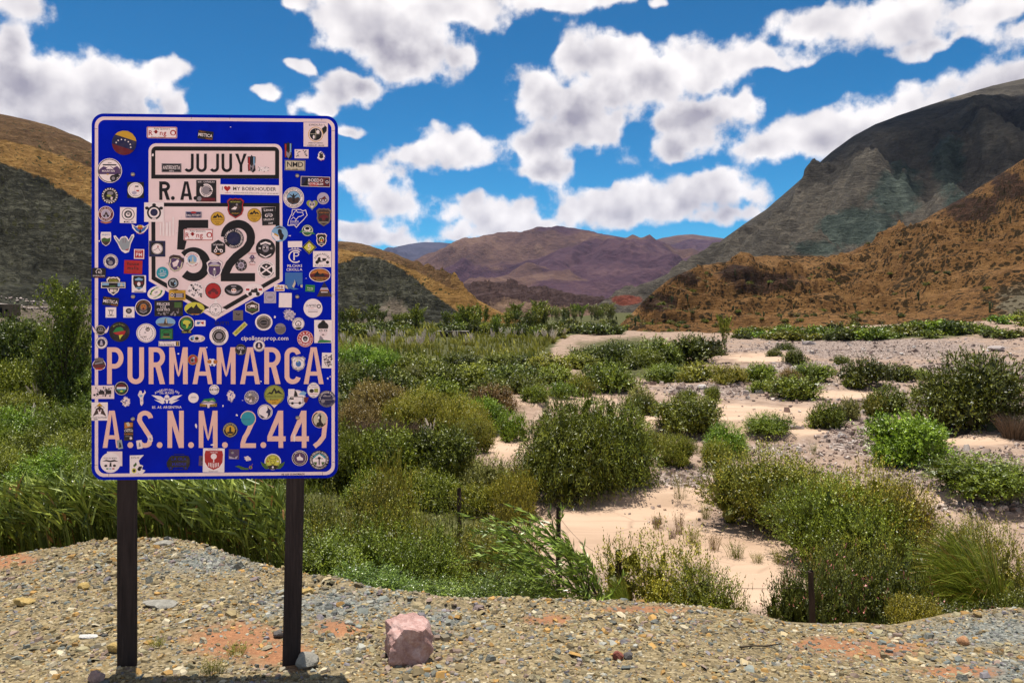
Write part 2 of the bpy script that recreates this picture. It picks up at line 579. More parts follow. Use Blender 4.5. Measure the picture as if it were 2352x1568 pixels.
def build_bank():
    cols = np.concatenate([np.linspace(-1500, -60, 30), np.linspace(-50, 2400, 300), np.linspace(2420, 3900, 20)])
    yn = np.concatenate([np.array([2.5, 2.8, 3.1]), np.linspace(3.3, 6.6, 130), np.linspace(6.65, 14, 50)])
    Yg, Xc = np.meshgrid(yn, cols, indexing='ij')
    X = (Xc - CEN) / FOC * Yg
    Z = bank_z(X, Yg)
    Z = np.maximum(Z, -6)
    V = np.stack([X, Yg, Z], -1).reshape(-1, 3)
    F = grid_faces(len(yn), len(cols))
    me = new_mesh('gravel_bank', V, F, True)
    dx, dy = to_px(V[:, 0], V[:, 1], V[:, 2])
    vis = V[:, 1] < interp(dx, CREST_Y) + 0.3
    m = np.zeros((len(V), 3))
    m[:, 0] = ellmask(dx, dy, SOIL) * vis
    m[:, 1] = ellmask(dx, dy, BLUISH) * vis
    set_col(me, m, 'Mask')
    gm = mat_gravel_ground()
    link('gravel_bank', me, gm, kind='structure')
    # unseen shoulder around the camera, made pale to bounce light onto the sign
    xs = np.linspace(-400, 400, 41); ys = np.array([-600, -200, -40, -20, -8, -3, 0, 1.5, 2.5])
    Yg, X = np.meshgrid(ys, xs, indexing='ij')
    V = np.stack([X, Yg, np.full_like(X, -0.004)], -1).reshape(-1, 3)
    me = new_mesh('bounce_shoulder', V, grid_faces(len(ys), len(xs)))
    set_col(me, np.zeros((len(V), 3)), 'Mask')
    t = NT('pale_bounce_ground', 0.95, 0.1)
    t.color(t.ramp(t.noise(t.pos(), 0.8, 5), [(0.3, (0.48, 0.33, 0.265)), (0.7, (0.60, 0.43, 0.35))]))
    link('bounce_shoulder', me, t.m, kind='structure')


STONY = [(1640, 895, 180, 20), (2000, 800, 420, 34), (2250, 850, 200, 40), (1850, 840, 120, 16), (2200, 1080, 300, 70), (2000, 1010, 150, 50),
         (1560, 1095, 90, 30), (2050, 930, 200, 40), (1960, 980, 90, 40), (2330, 960, 60, 60), (2250, 1160, 200, 20), (1800, 830, 60, 12)]
STONY_NOT = [(1650, 945, 330, 26), (1760, 985, 130, 26), (1760, 820, 110, 14), (1350, 1180, 200, 90), (1720, 1270, 330, 70), (1940, 905, 110, 12), (2250, 1010, 140, 14), (2220, 1140, 200, 16)]


CHANNEL = [(1350, 1200, 210, 110), (1530, 1150, 120, 60), (1640, 946, 340, 22), (1770, 985, 150, 26), (1300, 922, 130, 18), (1170, 1015, 70, 45), (1660, 1250, 330, 50), (1740, 1320, 130, 90), (1760, 820, 110, 12), (2230, 1132, 190, 16), (2240, 1012, 120, 12), (1930, 905, 120, 10), (1480, 965, 110, 26), (1050, 1085, 80, 22), (2250, 1165, 160, 14), (1850, 1290, 90, 30)]


def bed_masks(x, y, z):
    dx, dy = to_px(x, y, z)
    m = np.zeros((len(x), 3))
    right = 0.42 * smooth(1480, 1700, dx) * smooth(765, 780, dy) * smooth(1210, 1150, dy)
    m[:, 0] = np.clip(np.maximum(ellmask(dx, dy, STONY) * 0.9, right) - ellmask(dx, dy, STONY_NOT) * 0.75 + 0.02, 0, 1)
    m[:, 2] = ellmask(dx, dy, CHANNEL)
    # overgrown ground: left of the sandy channel, and the far floor
    edge = interp(dy, [(725, 1900), (770, 1300), (800, 1280), (850, 1250), (900, 1150), (940, 1130), (1000, 1130), (1040, 1010), (1100, 960), (1200, 1170), (1300, 1200), (1400, 1100), (1500, 1000), (1700, 800)])
    g = smooth(30, -50, dx - edge)
    g = np.maximum(g, ellmask(dx, dy, [(2000, 768, 380, 14), (1500, 850, 220, 30), (1450, 800, 200, 40)]) * 0.8)
    m[:, 1] = np.where(dy < 722, 0.8, g)
    return m


def build_bed():
    cols = np.concatenate([np.linspace(-4200, -80, 40), np.linspace(-60, 900, 60), np.linspace(910, 2420, 330), np.linspace(2460, 6500, 40)])
    yn = np.concatenate([np.geomspace(5.0, 12.0, 24), np.geomspace(12.2, 220, 250), np.geomspace(230, 11000, 40)])
    Yg, Xc = np.meshgrid(yn, cols, indexing='ij')
    X = (Xc - CEN) / FOC * Yg
    Z = bed_z(X, Yg)
    V = np.stack([X, Yg, Z], -1).reshape(-1, 3)
    me = new_mesh('river_bed', V, grid_faces(len(yn), len(cols)), True)
    set_col(me, bed_masks(V[:, 0], V[:, 1], V[:, 2]), 'Mask')
    link('river_bed', me, mat_bed(), kind='structure')


# ------------------------------------------------------------------ the hills
def hill(name, mat, ridge, base, d_ridge, d_base, x0, x1, nc, nr, rough, steep=1.0, back=0.5, mask=None, seed=1, gully=None, edge_noise=0.0, terrace=None):
    """a hillside as a height field between a foot line and a skyline, each with its own distance, and its far side"""
    u = np.linspace(x0, x1, nc)
    ts = np.concatenate([np.linspace(-0.06, 1.0, nr), np.linspace(1.0, 1.0 + back, 14)[1:]])
    T, U = np.meshgrid(ts, u, indexing='ij')
    ry, by = interp(U, ridge), interp(U, base)
    dr, db = interp(U, d_ridge), interp(U, d_base)
    zr = CAM_H - (ry - HOR) / FOC * dr
    zb = CAM_H - (by - HOR) / FOC * db
    tt = np.clip(T, -0.06, 1.0)
    D = db + (dr - db) * T
    X = (U - CEN) / FOC * D
    prof = np.sign(tt) * np.abs(tt) ** steep
    Z = zb + (zr - zb) * prof
    behind = np.maximum(T - 1, 0)
    Z = Z - (zr - zb) * behind * 0.9
    span = np.maximum(zr - zb, 0.0)
    for (size, amp, ridged) in rough:
        n = fbm(X / size, D / size * 1.0, 4, seed + int(size * 3) % 97, 0.55, ridged)
        fall = np.clip(tt * 6, 0, 1) * (edge_noise + (1 - edge_noise) * np.clip((1 - tt) * 3, 0, 1) ** 1.4)
        Z = Z + (n - 0.60) * amp * fall * np.clip(span / (amp * 2 + 1e-6), 0, 1)
    if gully:
        size, amp, slant = gully
        n = fbm((X + slant * D) / size, D / size * 0.18, 3, seed + 51, 0.5, True)
        n2 = fbm((X + slant * D) / size * 3.1, D / size * 0.6, 3, seed + 57, 0.5, True)
        fall = np.sin(np.pi * np.clip(tt, 0, 1)) ** 1.6
        Z = Z + ((n - 0.6) + 0.35 * (n2 - 0.6)) * amp * fall * np.clip(span / (amp + 1e-6), 0, 1)
    if terrace:
        step, tilt, wfun = terrace
        pdx, pdy = to_px(X, D, Z)
        w = wfun(pdx, pdy) * np.clip((1 - tt) * 9, 0, 1) * np.clip(tt * 8, 0, 1)
        qq = (Z + tilt * X) / step + 1.6 * fbm(X / (step * 6), D / (step * 6), 3, seed + 77) + 0.5 * fbm(X / step / 1.5, D / step / 1.5, 2, seed + 79)
        fr = qq - np.floor(qq)
        Z = Z + w * step * (smooth(0.55, 0.95, fr) - fr)
    V = np.stack([X, D, Z], -1).reshape(-1, 3)
    me = new_mesh(name, V, grid_faces(len(ts), nc), True)
    m = np.zeros((len(V), 3))
    if mask is not None:
        dx, dy = to_px(V[:, 0], V[:, 1], V[:, 2])
        m = mask(dx, dy, T.ravel(), V)
    set_col(me, m, 'Mask')
    link(name, me, mat, kind='structure')
    return me


def build_hills():
    # left hill: ochre upper band over dark green-grey bedded rock, grey talus at its foot
    ridge = [(-900, 150), (-300, 215), (0, 262), (60, 275), (120, 290), (180, 312), (212, 330), (300, 370), (450, 430), (600, 490), (778, 552), (820, 558), (850, 565),
             (900, 581), (960, 606), (1000, 626), (1050, 656), (1100, 690), (1150, 716), (1200, 737), (1245, 752)]
    base = [(-900, 745), (0, 745), (200, 750), (500, 752), (778, 756), (1245, 753.5)]
    edge = [(-900, 300), (0, 372), (100, 405), (212, 475), (400, 560), (600, 610), (778, 602), (820, 586), (877, 590), (911, 607), (951, 632), (990, 669), (1030, 698), (1070, 722), (1090, 745), (1300, 745)]

    def mk(dx, dy, t, V):
        m = np.zeros((len(dx), 3))
        m[:, 1] = smooth(-10, 14, dy - interp(dx, edge))
        tal = np.maximum(smooth(688, 712, dy) * smooth(330, 180, dx), ellmask(dx, dy, [(900, 735, 60, 60), (840, 752, 50, 30)]) * 0.9)
        m[:, 2] = tal
        m[:, 0] = np.maximum(smooth(70, 45, dy - interp(dx, ridge)) * smooth(820, 700, dx), smooth(24, 12, dy - interp(dx, ridge)) * smooth(700, 760, dx) * smooth(1120, 960, dx)) * 1.1
        return m
    mt = rock_mat('ochre_and_dark_rock', [((0.15, 0.075, 0.024), (0.30, 0.165, 0.05), (0.46, 0.28, 0.095)), ((0.010, 0.011, 0.009), (0.045, 0.044, 0.032), (0.17, 0.165, 0.12)), ((0.12, 0.095, 0.07), (0.20, 0.16, 0.12), (0.30, 0.245, 0.19)), ((0.06, 0.032, 0.016), (0.14, 0.078, 0.036), (0.27, 0.16, 0.075))],
                  38, 5.0, 0.45, 1.0, 3.0, (3.2, 0.34, (0.05, 0.05, 0.02)), 0.5)
    hill('ochre_hill', mt, ridge, base, [(-900, 420), (0, 430), (778, 480), (1245, 320)], [(-900, 150), (0, 165), (500, 230), (778, 250), (1245, 300)],
         -900, 1245, 460, 250, [(45, 16, True), (14, 8, True), (5, 3.6, True), (2.2, 1.3, False)], 0.95, 0.5, mk, 3, (30, 26, 0.4), 0.1,
         (4.0, 0.10, lambda dx, dy: 0.95 * smooth(-10, 14, dy - interp(dx, edge)) * smooth(735, 700, dy) + 0.35))

    # dark mesa cliff in the middle distance
    ridge = [(980, 655), (1040, 657), (1075, 652), (1110, 650), (1180, 651), (1195, 659), (1215, 663), (1240, 660), (1265, 664), (1300, 674), (1340, 680), (1385, 686), (1420, 700), (1460, 716)]
    base = [(980, 745), (1460, 741)]

    def mk2(dx, dy, t, V):
        m = np.zeros((len(dx), 3))
        m[:, 1] = smooth(18, 42, dy - interp(dx, ridge)) * smooth(980, 1240, dx)
        return m
    mt = rock_mat('mesa_rock', [((0.03, 0.017, 0.016), (0.075, 0.045, 0.042), (0.125, 0.08, 0.07)), ((0.11, 0.07, 0.05), (0.20, 0.125, 0.085), (0.30, 0.20, 0.13))], 60, 9, 0.5, 1.0, 5.0)
    hill('mesa', mt, ridge, base, [(980, 900), (1460, 1000)], [(980, 560), (1460, 640)], 980, 1460, 240, 90,
         [(60, 26, True), (18, 12, True), (6, 4, False)], 0.62, 0.4, mk2, 11, (36, 22, 0.2), 0.3,
         (8.0, 0.0, lambda dx, dy: 0.9 + 0 * dx))

    # purple mountain closing the valley
    ridge = [(560, 700), (780, 680), (900, 640), (960, 609), (1000, 590), (1050, 566), (1100, 546), (1160, 534), (1205, 532), (1250, 527), (1300, 528), (1350, 533), (1400, 539), (1450, 548), (1485, 556), (1560, 585), (1700, 640), (1900, 690)]
    base = [(560, 735), (1900, 735)]
    def mk3(dx, dy, t, V):
        m = np.zeros((len(dx), 3))
        m[:, 1] = 0.75 * smooth(0.50, 0.66, fbm(V[:, 0] / 700, V[:, 1] / 700, 3, 71))
        return m
    mt = rock_mat('purple_rock', [((0.034, 0.016, 0.026), (0.066, 0.033, 0.046), (0.115, 0.062, 0.066)), ((0.055, 0.030, 0.030), (0.105, 0.058, 0.048), (0.165, 0.098, 0.070))], 420, 60, 0.0, 0.9, 45.0)
    hill('purple_mountain', mt, ridge, base, [(560, 4600), (1250, 5200), (1900, 4800)], [(560, 2100), (1900, 2300)], 560, 1900, 330, 130,
         [(900, 160, True), (300, 50, True), (90, 16, True)], 0.8, 0.35, mk3, 19, (560, 230, -0.35), 0.0)
    ridge = [(1380, 640), (1440, 585), (1485, 557), (1520, 546), (1560, 539), (1590, 537), (1650, 545), (1720, 552), (1800, 560), (2000, 640)]
    hill('violet_ridge', mt, ridge, [(1380, 735), (2000, 735)], [(1380, 7200), (2000, 7200)], [(1380, 4500), (2000, 4500)], 1380, 2000, 150, 60,
         [(700, 260, True), (200, 70, True)], 0.8, 0.3, mk3, 27, (500, 260, 0.3), 0.05)
    ridge = [(600, 640), (800, 592), (880, 574), (940, 560), (975, 555), (1010, 556), (1060, 561), (1120, 580), (1300, 640)]
    mt = rock_mat('haze_tinted_rock', [((0.030, 0.030, 0.050), (0.052, 0.050, 0.078), (0.082, 0.074, 0.100))], 500, 80, 0.0, 0.8, 45.0)  # distance haze put into the rock colour as a bluish tint
    hill('blue_mountain', mt, ridge, [(600, 735), (1300, 735)], [(600, 9500), (1300, 9500)], [(600, 6000), (1300, 6000)], 600, 1300, 150, 60,
         [(900, 330, True), (260, 80, True)], 0.8, 0.3, mk3, 37, (700, 300, 0.2), 0.05)

    # grey-green mountain on the right
    ridge = [(1180, 748), (1300, 731), (1360, 712), (1440, 672), (1480, 652), (1530, 629), (1600, 600), (1640, 566), (1660, 550), (1710, 513), (1760, 480), (1810, 436), (1860, 392), (1910, 348), (1960, 312), (2010, 285), (2060, 266),
             (2120, 246), (2180, 226), (2280, 196), (2352, 180), (2600, 120), (3000, 60)]
    base = [(1180, 750), (1500, 745), (2352, 740), (3000, 740)]

    def mk4(dx, dy, t, V):
        m = np.zeros((len(dx), 3))
        m[:, 1] = ellmask(dx, dy, [(1980, 520, 130, 60), (2060, 440, 90, 90), (2180, 380, 60, 110), (1880, 570, 90, 30)]) * 0.85
        m[:, 2] = np.maximum(ellmask(dx, dy, [(1440, 688, 46, 15)]), 0) * 1.2
        return m
    mt = rock_mat('grey_green_rock', [((0.040, 0.035, 0.030), (0.095, 0.082, 0.066), (0.170, 0.142, 0.108)), ((0.022, 0.031, 0.026), (0.056, 0.072, 0.060), (0.130, 0.152, 0.124)), ((0.12, 0.034, 0.024), (0.19, 0.055, 0.036), (0.26, 0.085, 0.055))], 120, 16, 0.25, 1.0, 8.0, None, -0.5)
    hill('grey_mountain', mt, ridge, base, [(1180, 760), (1500, 900), (2352, 1500), (3000, 1700)], [(1180, 700), (1500, 560), (2352, 480), (3000, 480)], 1180, 3000, 380, 190,
         [(160, 60, True), (50, 30, True), (16, 12, True), (6, 4, False)], 0.95, 0.4, mk4, 43, (110, 75, -0.55), 0.02)

    # orange hill in front of it, with a banded cliff at its nose
    ridge = [(1405, 765), (1420, 748), (1450, 722), (1480, 690), (1500, 672), (1540, 641), (1590, 617), (1612, 611), (1650, 604), (1690, 592), (1760, 584), (1800, 584), (1840, 588), (1900, 592), (1950, 580), (2000, 560), (2050, 541), (2100, 520), (2150, 489),
             (2200, 461), (2240, 436), (2280, 411), (2352, 366), (2500, 300), (3000, 200)]
    base = [(1405, 771), (1560, 771), (1800, 770), (2000, 766), (2200, 752), (2352, 738), (3000, 690)]

    def mk5(dx, dy, t, V):
        m = np.zeros((len(dx), 3))
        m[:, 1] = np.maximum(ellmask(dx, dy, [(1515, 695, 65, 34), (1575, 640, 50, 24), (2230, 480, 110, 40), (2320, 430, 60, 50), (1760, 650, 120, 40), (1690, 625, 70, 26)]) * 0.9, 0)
        m[:, 2] = ellmask(dx, dy, [(2340, 690, 90, 60)]) * 0.8
        return m
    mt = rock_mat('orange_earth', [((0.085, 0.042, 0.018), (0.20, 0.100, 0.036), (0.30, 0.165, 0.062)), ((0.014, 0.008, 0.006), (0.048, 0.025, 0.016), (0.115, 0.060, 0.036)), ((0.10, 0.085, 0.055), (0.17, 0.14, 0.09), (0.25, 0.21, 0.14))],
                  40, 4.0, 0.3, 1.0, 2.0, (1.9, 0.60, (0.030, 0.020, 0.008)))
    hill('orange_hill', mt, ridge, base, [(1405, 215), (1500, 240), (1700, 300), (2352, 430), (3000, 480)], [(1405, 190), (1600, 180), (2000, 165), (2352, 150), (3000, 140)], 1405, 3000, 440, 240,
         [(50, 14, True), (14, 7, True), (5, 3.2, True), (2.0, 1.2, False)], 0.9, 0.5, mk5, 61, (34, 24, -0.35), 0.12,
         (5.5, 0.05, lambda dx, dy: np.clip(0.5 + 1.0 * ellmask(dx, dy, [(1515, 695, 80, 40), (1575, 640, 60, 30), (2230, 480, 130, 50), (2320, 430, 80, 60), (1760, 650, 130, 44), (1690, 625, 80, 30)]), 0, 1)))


def build_haze():
    t = bpy.data.materials.new('valley_air')
    t.use_nodes = True
    nt = t.node_tree
    nt.nodes.remove(nt.nodes['Principled BSDF'])
    v = nt.nodes.new('ShaderNodeVolumePrincipled')
    v.inputs['Color'].default_value = (0.50, 0.62, 0.98, 1)
    v.inputs['Density'].default_value = HAZE
    v.inputs['Anisotropy'].default_value = 0.2
    nt.links.new(v.outputs[0], nt.nodes['Material Output'].inputs['Volume'])
    x0, x1, y0, y1, z0, z1 = -14000, 14000, -700, 13000, -8, 1400
    V = [(x, y, z) for z in (z0, z1) for y in (y0, y1) for x in (x0, x1)]
    F = [(0, 2, 3, 1), (4, 5, 7, 6), (0, 1, 5, 4), (2, 6, 7, 3), (0, 4, 6, 2), (1, 3, 7, 5)]
    link('haze', new_mesh('haze', V, F), t, kind='stuff')


def build_cloud():
    """the cumulus that stands over the grey mountain and shades its shoulder"""
    me = bpy.data.objects['grey_mountain'].data
    co = np.empty(len(me.vertices) * 3, np.float32); me.vertices.foreach_get('co', co); co = co.reshape(-1, 3)
    px, py = to_px(co[:, 0], co[:, 1], co[:, 2])
    import bmesh
    bm = bmesh.new()
    rg = np.random.default_rng(3)
    for (dx, dy, r) in [(2120, 262, 80), (2190, 255, 130), (2250, 255, 180), (2310, 265, 210), (2370, 290, 220), (2450, 250, 280), (2600, 230, 320), (2040, 282, 60), (1960, 320, 45), (1890, 370, 40)]:
        i = np.argmin((px - dx) ** 2 + (py - dy) ** 2)
        p = co[i] + np.array(SUN_DIR) / SUN_DIR.z * (1560.0 - co[i, 2])
        for k in range(5):
            q = p + rg.normal(0, r * 0.25, 3) * np.array([1, 1, 0.6])
            M = Matrix.Translation(Vector([float(v) for v in q])) @ Matrix.Diagonal((r * 0.8, r * 0.8, r * 0.5, 1.0))
            bmesh.ops.create_icosphere(bm, subdivisions=3, radius=1.0, matrix=M)
    me = bpy.data.meshes.new('cloud'); bm.to_mesh(me); bm.free()
    t = NT('cloud_white', 1.0, 0.0); t.color((0.9, 0.9, 0.9))
    tr = t.n('ShaderNodeBsdfTransparent'); mx = t.n('ShaderNodeMixShader'); mx.inputs[0].default_value = 0.86
    t.nt.links.new(t.b.outputs[0], mx.inputs[1]); t.nt.links.new(tr.outputs[0], mx.inputs[2]); t.nt.links.new(mx.outputs[0], t.out.inputs['Surface'])
    link('cloud', me, t.m, kind='structure')


HAZE = 1.7e-5
build_bank()
build_bed()
build_hills()
build_haze()
build_cloud()

# ------------------------------------------------------------------ foliage
def leaf_mat(name, dark, mid, light, trans=0.16, rough=0.42, spec=0.38, flower=None):
    t = NT(name, rough, spec)
    a = t.sep(t.attr('Col'))
    oi = t.n('ShaderNodeObjectInfo').outputs['Random']
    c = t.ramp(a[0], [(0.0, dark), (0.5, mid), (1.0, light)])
    hs = t.n('ShaderNodeHueSaturation')
    t.put(hs.inputs['Color'], c)
    t.put(hs.inputs['Hue'], t.rng(oi, 0, 1, 0.485, 0.515))
    t.put(hs.inputs['Value'], t.rng(oi, 0, 1, 0.82, 1.18))
    c = hs.outputs[0]
    if flower:
        c = t.mix(t.math('GREATER_THAN', a[1], 0.5), c, flower)
    t.color(c)
    tr = t.n('ShaderNodeBsdfTranslucent')
    t.put(tr.inputs['Color'], c)
    mx = t.n('ShaderNodeMixShader')
    mx.inputs[0].default_value = trans
    t.nt.links.new(t.b.outputs[0], mx.inputs[1]); t.nt.links.new(tr.outputs[0], mx.inputs[2])
    t.nt.links.new(mx.outputs[0], t.out.inputs['Surface'])
    return t.m


def bark_mat(name, c0, c1, sc=20):
    t = NT(name, 0.9, 0.15)
    n = t.noise(t.map(t.coord(), (1, 1, 0.25)), sc, 5)
    t.color(t.ramp(n, [(0.3, c0), (0.7, c1)]))
    t.normal(t.bump(n, 0.6, 0.02))
    return t.m


LM = {
    'dark': leaf_mat('dark_green_leaves', (0.018, 0.022, 0.002), (0.073, 0.090, 0.008), (0.219, 0.246, 0.022)),
    'mid': leaf_mat('mid_green_leaves', (0.030, 0.039, 0.003), (0.127, 0.157, 0.011), (0.345, 0.392, 0.032)),
    'bright': leaf_mat('bright_green_leaves', (0.035, 0.055, 0.003), (0.139, 0.207, 0.011), (0.368, 0.478, 0.033)),
    'olive': leaf_mat('olive_leaves', (0.036, 0.041, 0.003), (0.162, 0.168, 0.013), (0.413, 0.399, 0.038), flower=(0.36, 0.29, 0.03)),
    'yellow': leaf_mat('yellow_green_leaves', (0.049, 0.046, 0.004), (0.213, 0.193, 0.016), (0.493, 0.428, 0.043), flower=(0.42, 0.32, 0.03)),
    'rust': leaf_mat('rusty_olive_leaves', (0.049, 0.034, 0.008), (0.190, 0.125, 0.031), (0.435, 0.297, 0.080)),
    'grey': leaf_mat('grey_green_leaves', (0.047, 0.049, 0.010), (0.181, 0.181, 0.040), (0.438, 0.420, 0.104)),
    'reed': leaf_mat('reed_leaves', (0.030, 0.046, 0.006), (0.115, 0.168, 0.021), (0.376, 0.464, 0.072), rough=0.33, flower=(0.280, 0.150, 0.045)),
    'willow': leaf_mat('willow_leaves', (0.027, 0.043, 0.006), (0.109, 0.159, 0.020), (0.360, 0.450, 0.074), rough=0.32),
    'meadow': leaf_mat('meadow_leaves', (0.072, 0.073, 0.008), (0.278, 0.263, 0.034), (0.626, 0.558, 0.088)),
    'dry': leaf_mat('dry_twigs', (0.075, 0.048, 0.030), (0.165, 0.110, 0.070), (0.280, 0.200, 0.135), trans=0.1, spec=0.2),
    'straw': leaf_mat('straw_blades', (0.160, 0.110, 0.035), (0.320, 0.230, 0.070), (0.497, 0.350, 0.077), trans=0.15),
    'pink': leaf_mat('dark_leaves_with_pink_flowers', (0.017, 0.021, 0.003), (0.066, 0.081, 0.009), (0.189, 0.210, 0.026), flower=(0.580, 0.210, 0.180)),
    'plume': leaf_mat('grass_plumes', (0.460, 0.360, 0.270), (0.640, 0.530, 0.420), (0.780, 0.700, 0.600), trans=0.3, spec=0.2),
    'tussock': leaf_mat('tussock_blades', (0.053, 0.070, 0.007), (0.224, 0.269, 0.029), (0.594, 0.623, 0.096), rough=0.33, flower=(0.400, 0.250, 0.060)),
}
BARK = bark_mat('brown_bark', (0.03, 0.021, 0.014), (0.10, 0.075, 0.05))


def unit(v):
    return v / np.maximum(np.linalg.norm(v, axis=-1, keepdims=True), 1e-9)


def leaf_quads(base, d, L, Wd, rng, tint, flower=None, face=None):
    """one diamond per leaf, its blade turned roughly towards FACE where given"""
    n = len(base)
    r = unit(rng.normal(size=(n, 3)))
    if face is not None:
        r = unit(face + 0.75 * r)
    s = unit(np.cross(d, r))
    L = np.broadcast_to(L, n)[:, None]; Wd = np.broadcast_to(Wd, n)[:, None]
    mid = base + d * L * 0.45
    V = np.stack([base, mid + s * Wd * 0.5, base + d * L, mid - s * Wd * 0.5], 1).reshape(-1, 3)
    F = np.arange(n * 4).reshape(n, 4)
    C = np.zeros((n, 3)); C[:, 0] = np.clip(tint, 0, 1)
    if flower is not None:
        C[:, 1] = flower
    return V, F, np.repeat(C, 4, axis=0)


def mesh_from(name, V, F, C):
    me = new_mesh(name, V, F)
    set_col(me, C)
    return me


def tubes(paths, sides=5):
    """tapered tubes along polylines: list of (points (k,3), radii (k,)); quads"""
    Vs, Fs, off = [], [], 0
    for P, R in paths:
        P = np.asarray(P, float); R = np.asarray(R, float)
        k = len(P)
        T = np.gradient(P, axis=0); T = unit(T)
        ref = np.array([0.0, 1.0, 0.1])
        A = unit(np.cross(T, ref)); B = np.cross(T, A)
        ang = np.linspace(0, 2 * np.pi, sides, endpoint=False)
        ring = P[:, None, :] + R[:, None, None] * (np.cos(ang)[None, :, None] * A[:, None, :] + np.sin(ang)[None, :, None] * B[:, None, :])
        Vs.append(ring.reshape(-1, 3))
        i = np.arange(k * sides).reshape(k, sides) + off
        j = np.roll(i, -1, axis=1)
        Fs.append(np.stack([i[:-1], j[:-1], j[1:], i[1:]], -1).reshape(-1, 4))
        top = i[-1]
        Fs.append(np.array([[top[0], top[1], top[2], top[-1]]]))
        off += k * sides
    return np.vstack(Vs), np.vstack(Fs)


def bush_meshes(name, seed, ntwig, nleaf, leaf_len, leaf_w, twig_len, up=0.35, droop=0.0, lobes=7, lean=0.0, flower=0.0, tall=False, shell=(0.5, 0.95), trunk_r=0.02, clear=0.0, flat=0.6, aspect=1.0):
    """foliage and woody base of a shrub: radius 1, height 1"""
    rng = np.random.default_rng(seed)
    lb = [(0, 0, 0.47 + 0.1 * clear, 0.66, 0.48)]
    for i in range(lobes):
        a = 2 * np.pi * (i + rng.uniform(-0.3, 0.3)) / lobes
        rad = rng.uniform(0.38, 0.66)
        r = rng.uniform(0.30, 0.46)
        if tall and i % 2 == 0:
            zc = rng.uniform(0.40, 0.68); rz = rng.uniform(0.26, 0.36)
        elif i % 2 == 0:
            zc = rng.uniform(0.32, 0.58); rz = rng.uniform(0.24, 0.36)
        else:
            zc = rng.uniform(0.14, 0.30); rz = rng.uniform(0.22, 0.34)
        zc = max(zc, clear + rz * 0.6)
        lb.append((rad * np.cos(a), rad * np.sin(a), zc, r, rz))
    lb = np.array(lb)
    w = lb[:, 3] ** 1.6; w /= w.sum()
    k = rng.choice(len(lb), ntwig, p=w)
    u = rng.uniform(-flat, 1, ntwig); ph = rng.uniform(0, 2 * np.pi, ntwig)
    sr = np.sqrt(1 - u * u)
    dirs = np.stack([sr * np.cos(ph), sr * np.sin(ph), u], -1)
    frac = rng.uniform(shell[0], shell[1], ntwig) ** 0.7
    lump = 0.8 + 0.4 * vnoise(dirs[:, 0] * 3 + k * 7, dirs[:, 1] * 3 + dirs[:, 2] * 4, seed)
    o = lb[k, :3] + dirs * np.stack([lb[k, 3], lb[k, 3], lb[k, 4]], -1) * (frac * lump)[:, None]
    td = unit(dirs * (1 - up) + np.array([lean * 1.0, 0, up]) + 0.45 * rng.normal(size=(ntwig, 3)) * (1 - 0.4 * up))
    td[:, 2] /= aspect
    tl = twig_len * rng.uniform(0.6, 1.3, ntwig) * np.where(rng.uniform(size=ntwig) < 0.07, 1.9, 1.0)
    s = np.linspace(0.15, 1.0, nleaf)[None, :] * np.ones((ntwig, 1))
    pos = o[:, None, :] + td[:, None, :] * (s * tl[:, None])[..., None]
    pos[..., 2] -= droop * (s ** 2) * tl[:, None]
    tdir = np.broadcast_to(td[:, None, :], pos.shape).copy()
    tdir[..., 2] -= 2 * droop * s
    side = unit(rng.normal(size=pos.shape))
    ld = unit(unit(tdir) * 0.75 + side * 0.75)
    tw = rng.normal(0, 0.16, ntwig)[:, None] + rng.normal(0, 0.10, len(lb))[k][:, None]
    tint = 0.5 + tw + rng.normal(0, 0.18, (ntwig, nleaf))
    fl = np.zeros((ntwig, nleaf))
    if flower:
        fl[:, -2:] = (rng.uniform(size=(ntwig, 1)) < flower)
    keep = (pos[..., 2] > 0.0).ravel()
    pos = pos.reshape(-1, 3)[keep]; ld = ld.reshape(-1, 3)[keep]; tint = tint.ravel()[keep]; fl = fl.ravel()[keep]
    n = len(pos)
    if lean:
        sh = lean * (pos[:, 2] ** 1.5); pos[:, 0] += sh * 0.8
    face = np.repeat(dirs * 0.7 + np.array([0, 0, 0.75]), nleaf, axis=0)[keep]
    V, F, C = leaf_quads(pos, ld, leaf_len * rng.uniform(0.7, 1.3, n), leaf_w * rng.uniform(0.8, 1.25, n), rng, tint, fl, face)
    V.reshape(-1, 4, 3)[:, :, 2] = pos[:, None, 2] + (V.reshape(-1, 4, 3)[:, :, 2] - pos[:, None, 2]) / aspect
    # large dark leaf quads added inside to block light and darken the core
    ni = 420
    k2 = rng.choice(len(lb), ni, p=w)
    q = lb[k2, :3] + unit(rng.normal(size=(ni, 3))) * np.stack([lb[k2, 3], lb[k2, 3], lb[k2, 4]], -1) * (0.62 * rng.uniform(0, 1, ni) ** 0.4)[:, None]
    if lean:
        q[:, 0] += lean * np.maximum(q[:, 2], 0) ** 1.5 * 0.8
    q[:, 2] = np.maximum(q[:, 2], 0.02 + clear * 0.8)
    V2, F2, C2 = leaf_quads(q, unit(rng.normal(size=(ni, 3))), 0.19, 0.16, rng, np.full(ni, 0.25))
    V2.reshape(-1, 4, 3)[:, :, 2] = q[:, None, 2] + (V2.reshape(-1, 4, 3)[:, :, 2] - q[:, None, 2]) / aspect
    V2[:, 2] = np.maximum(V2[:, 2], 0)
    F2 = F2 + len(V)
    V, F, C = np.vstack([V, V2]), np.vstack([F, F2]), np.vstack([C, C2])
    # woody base: a few stems from the root to the lobes
    paths = []
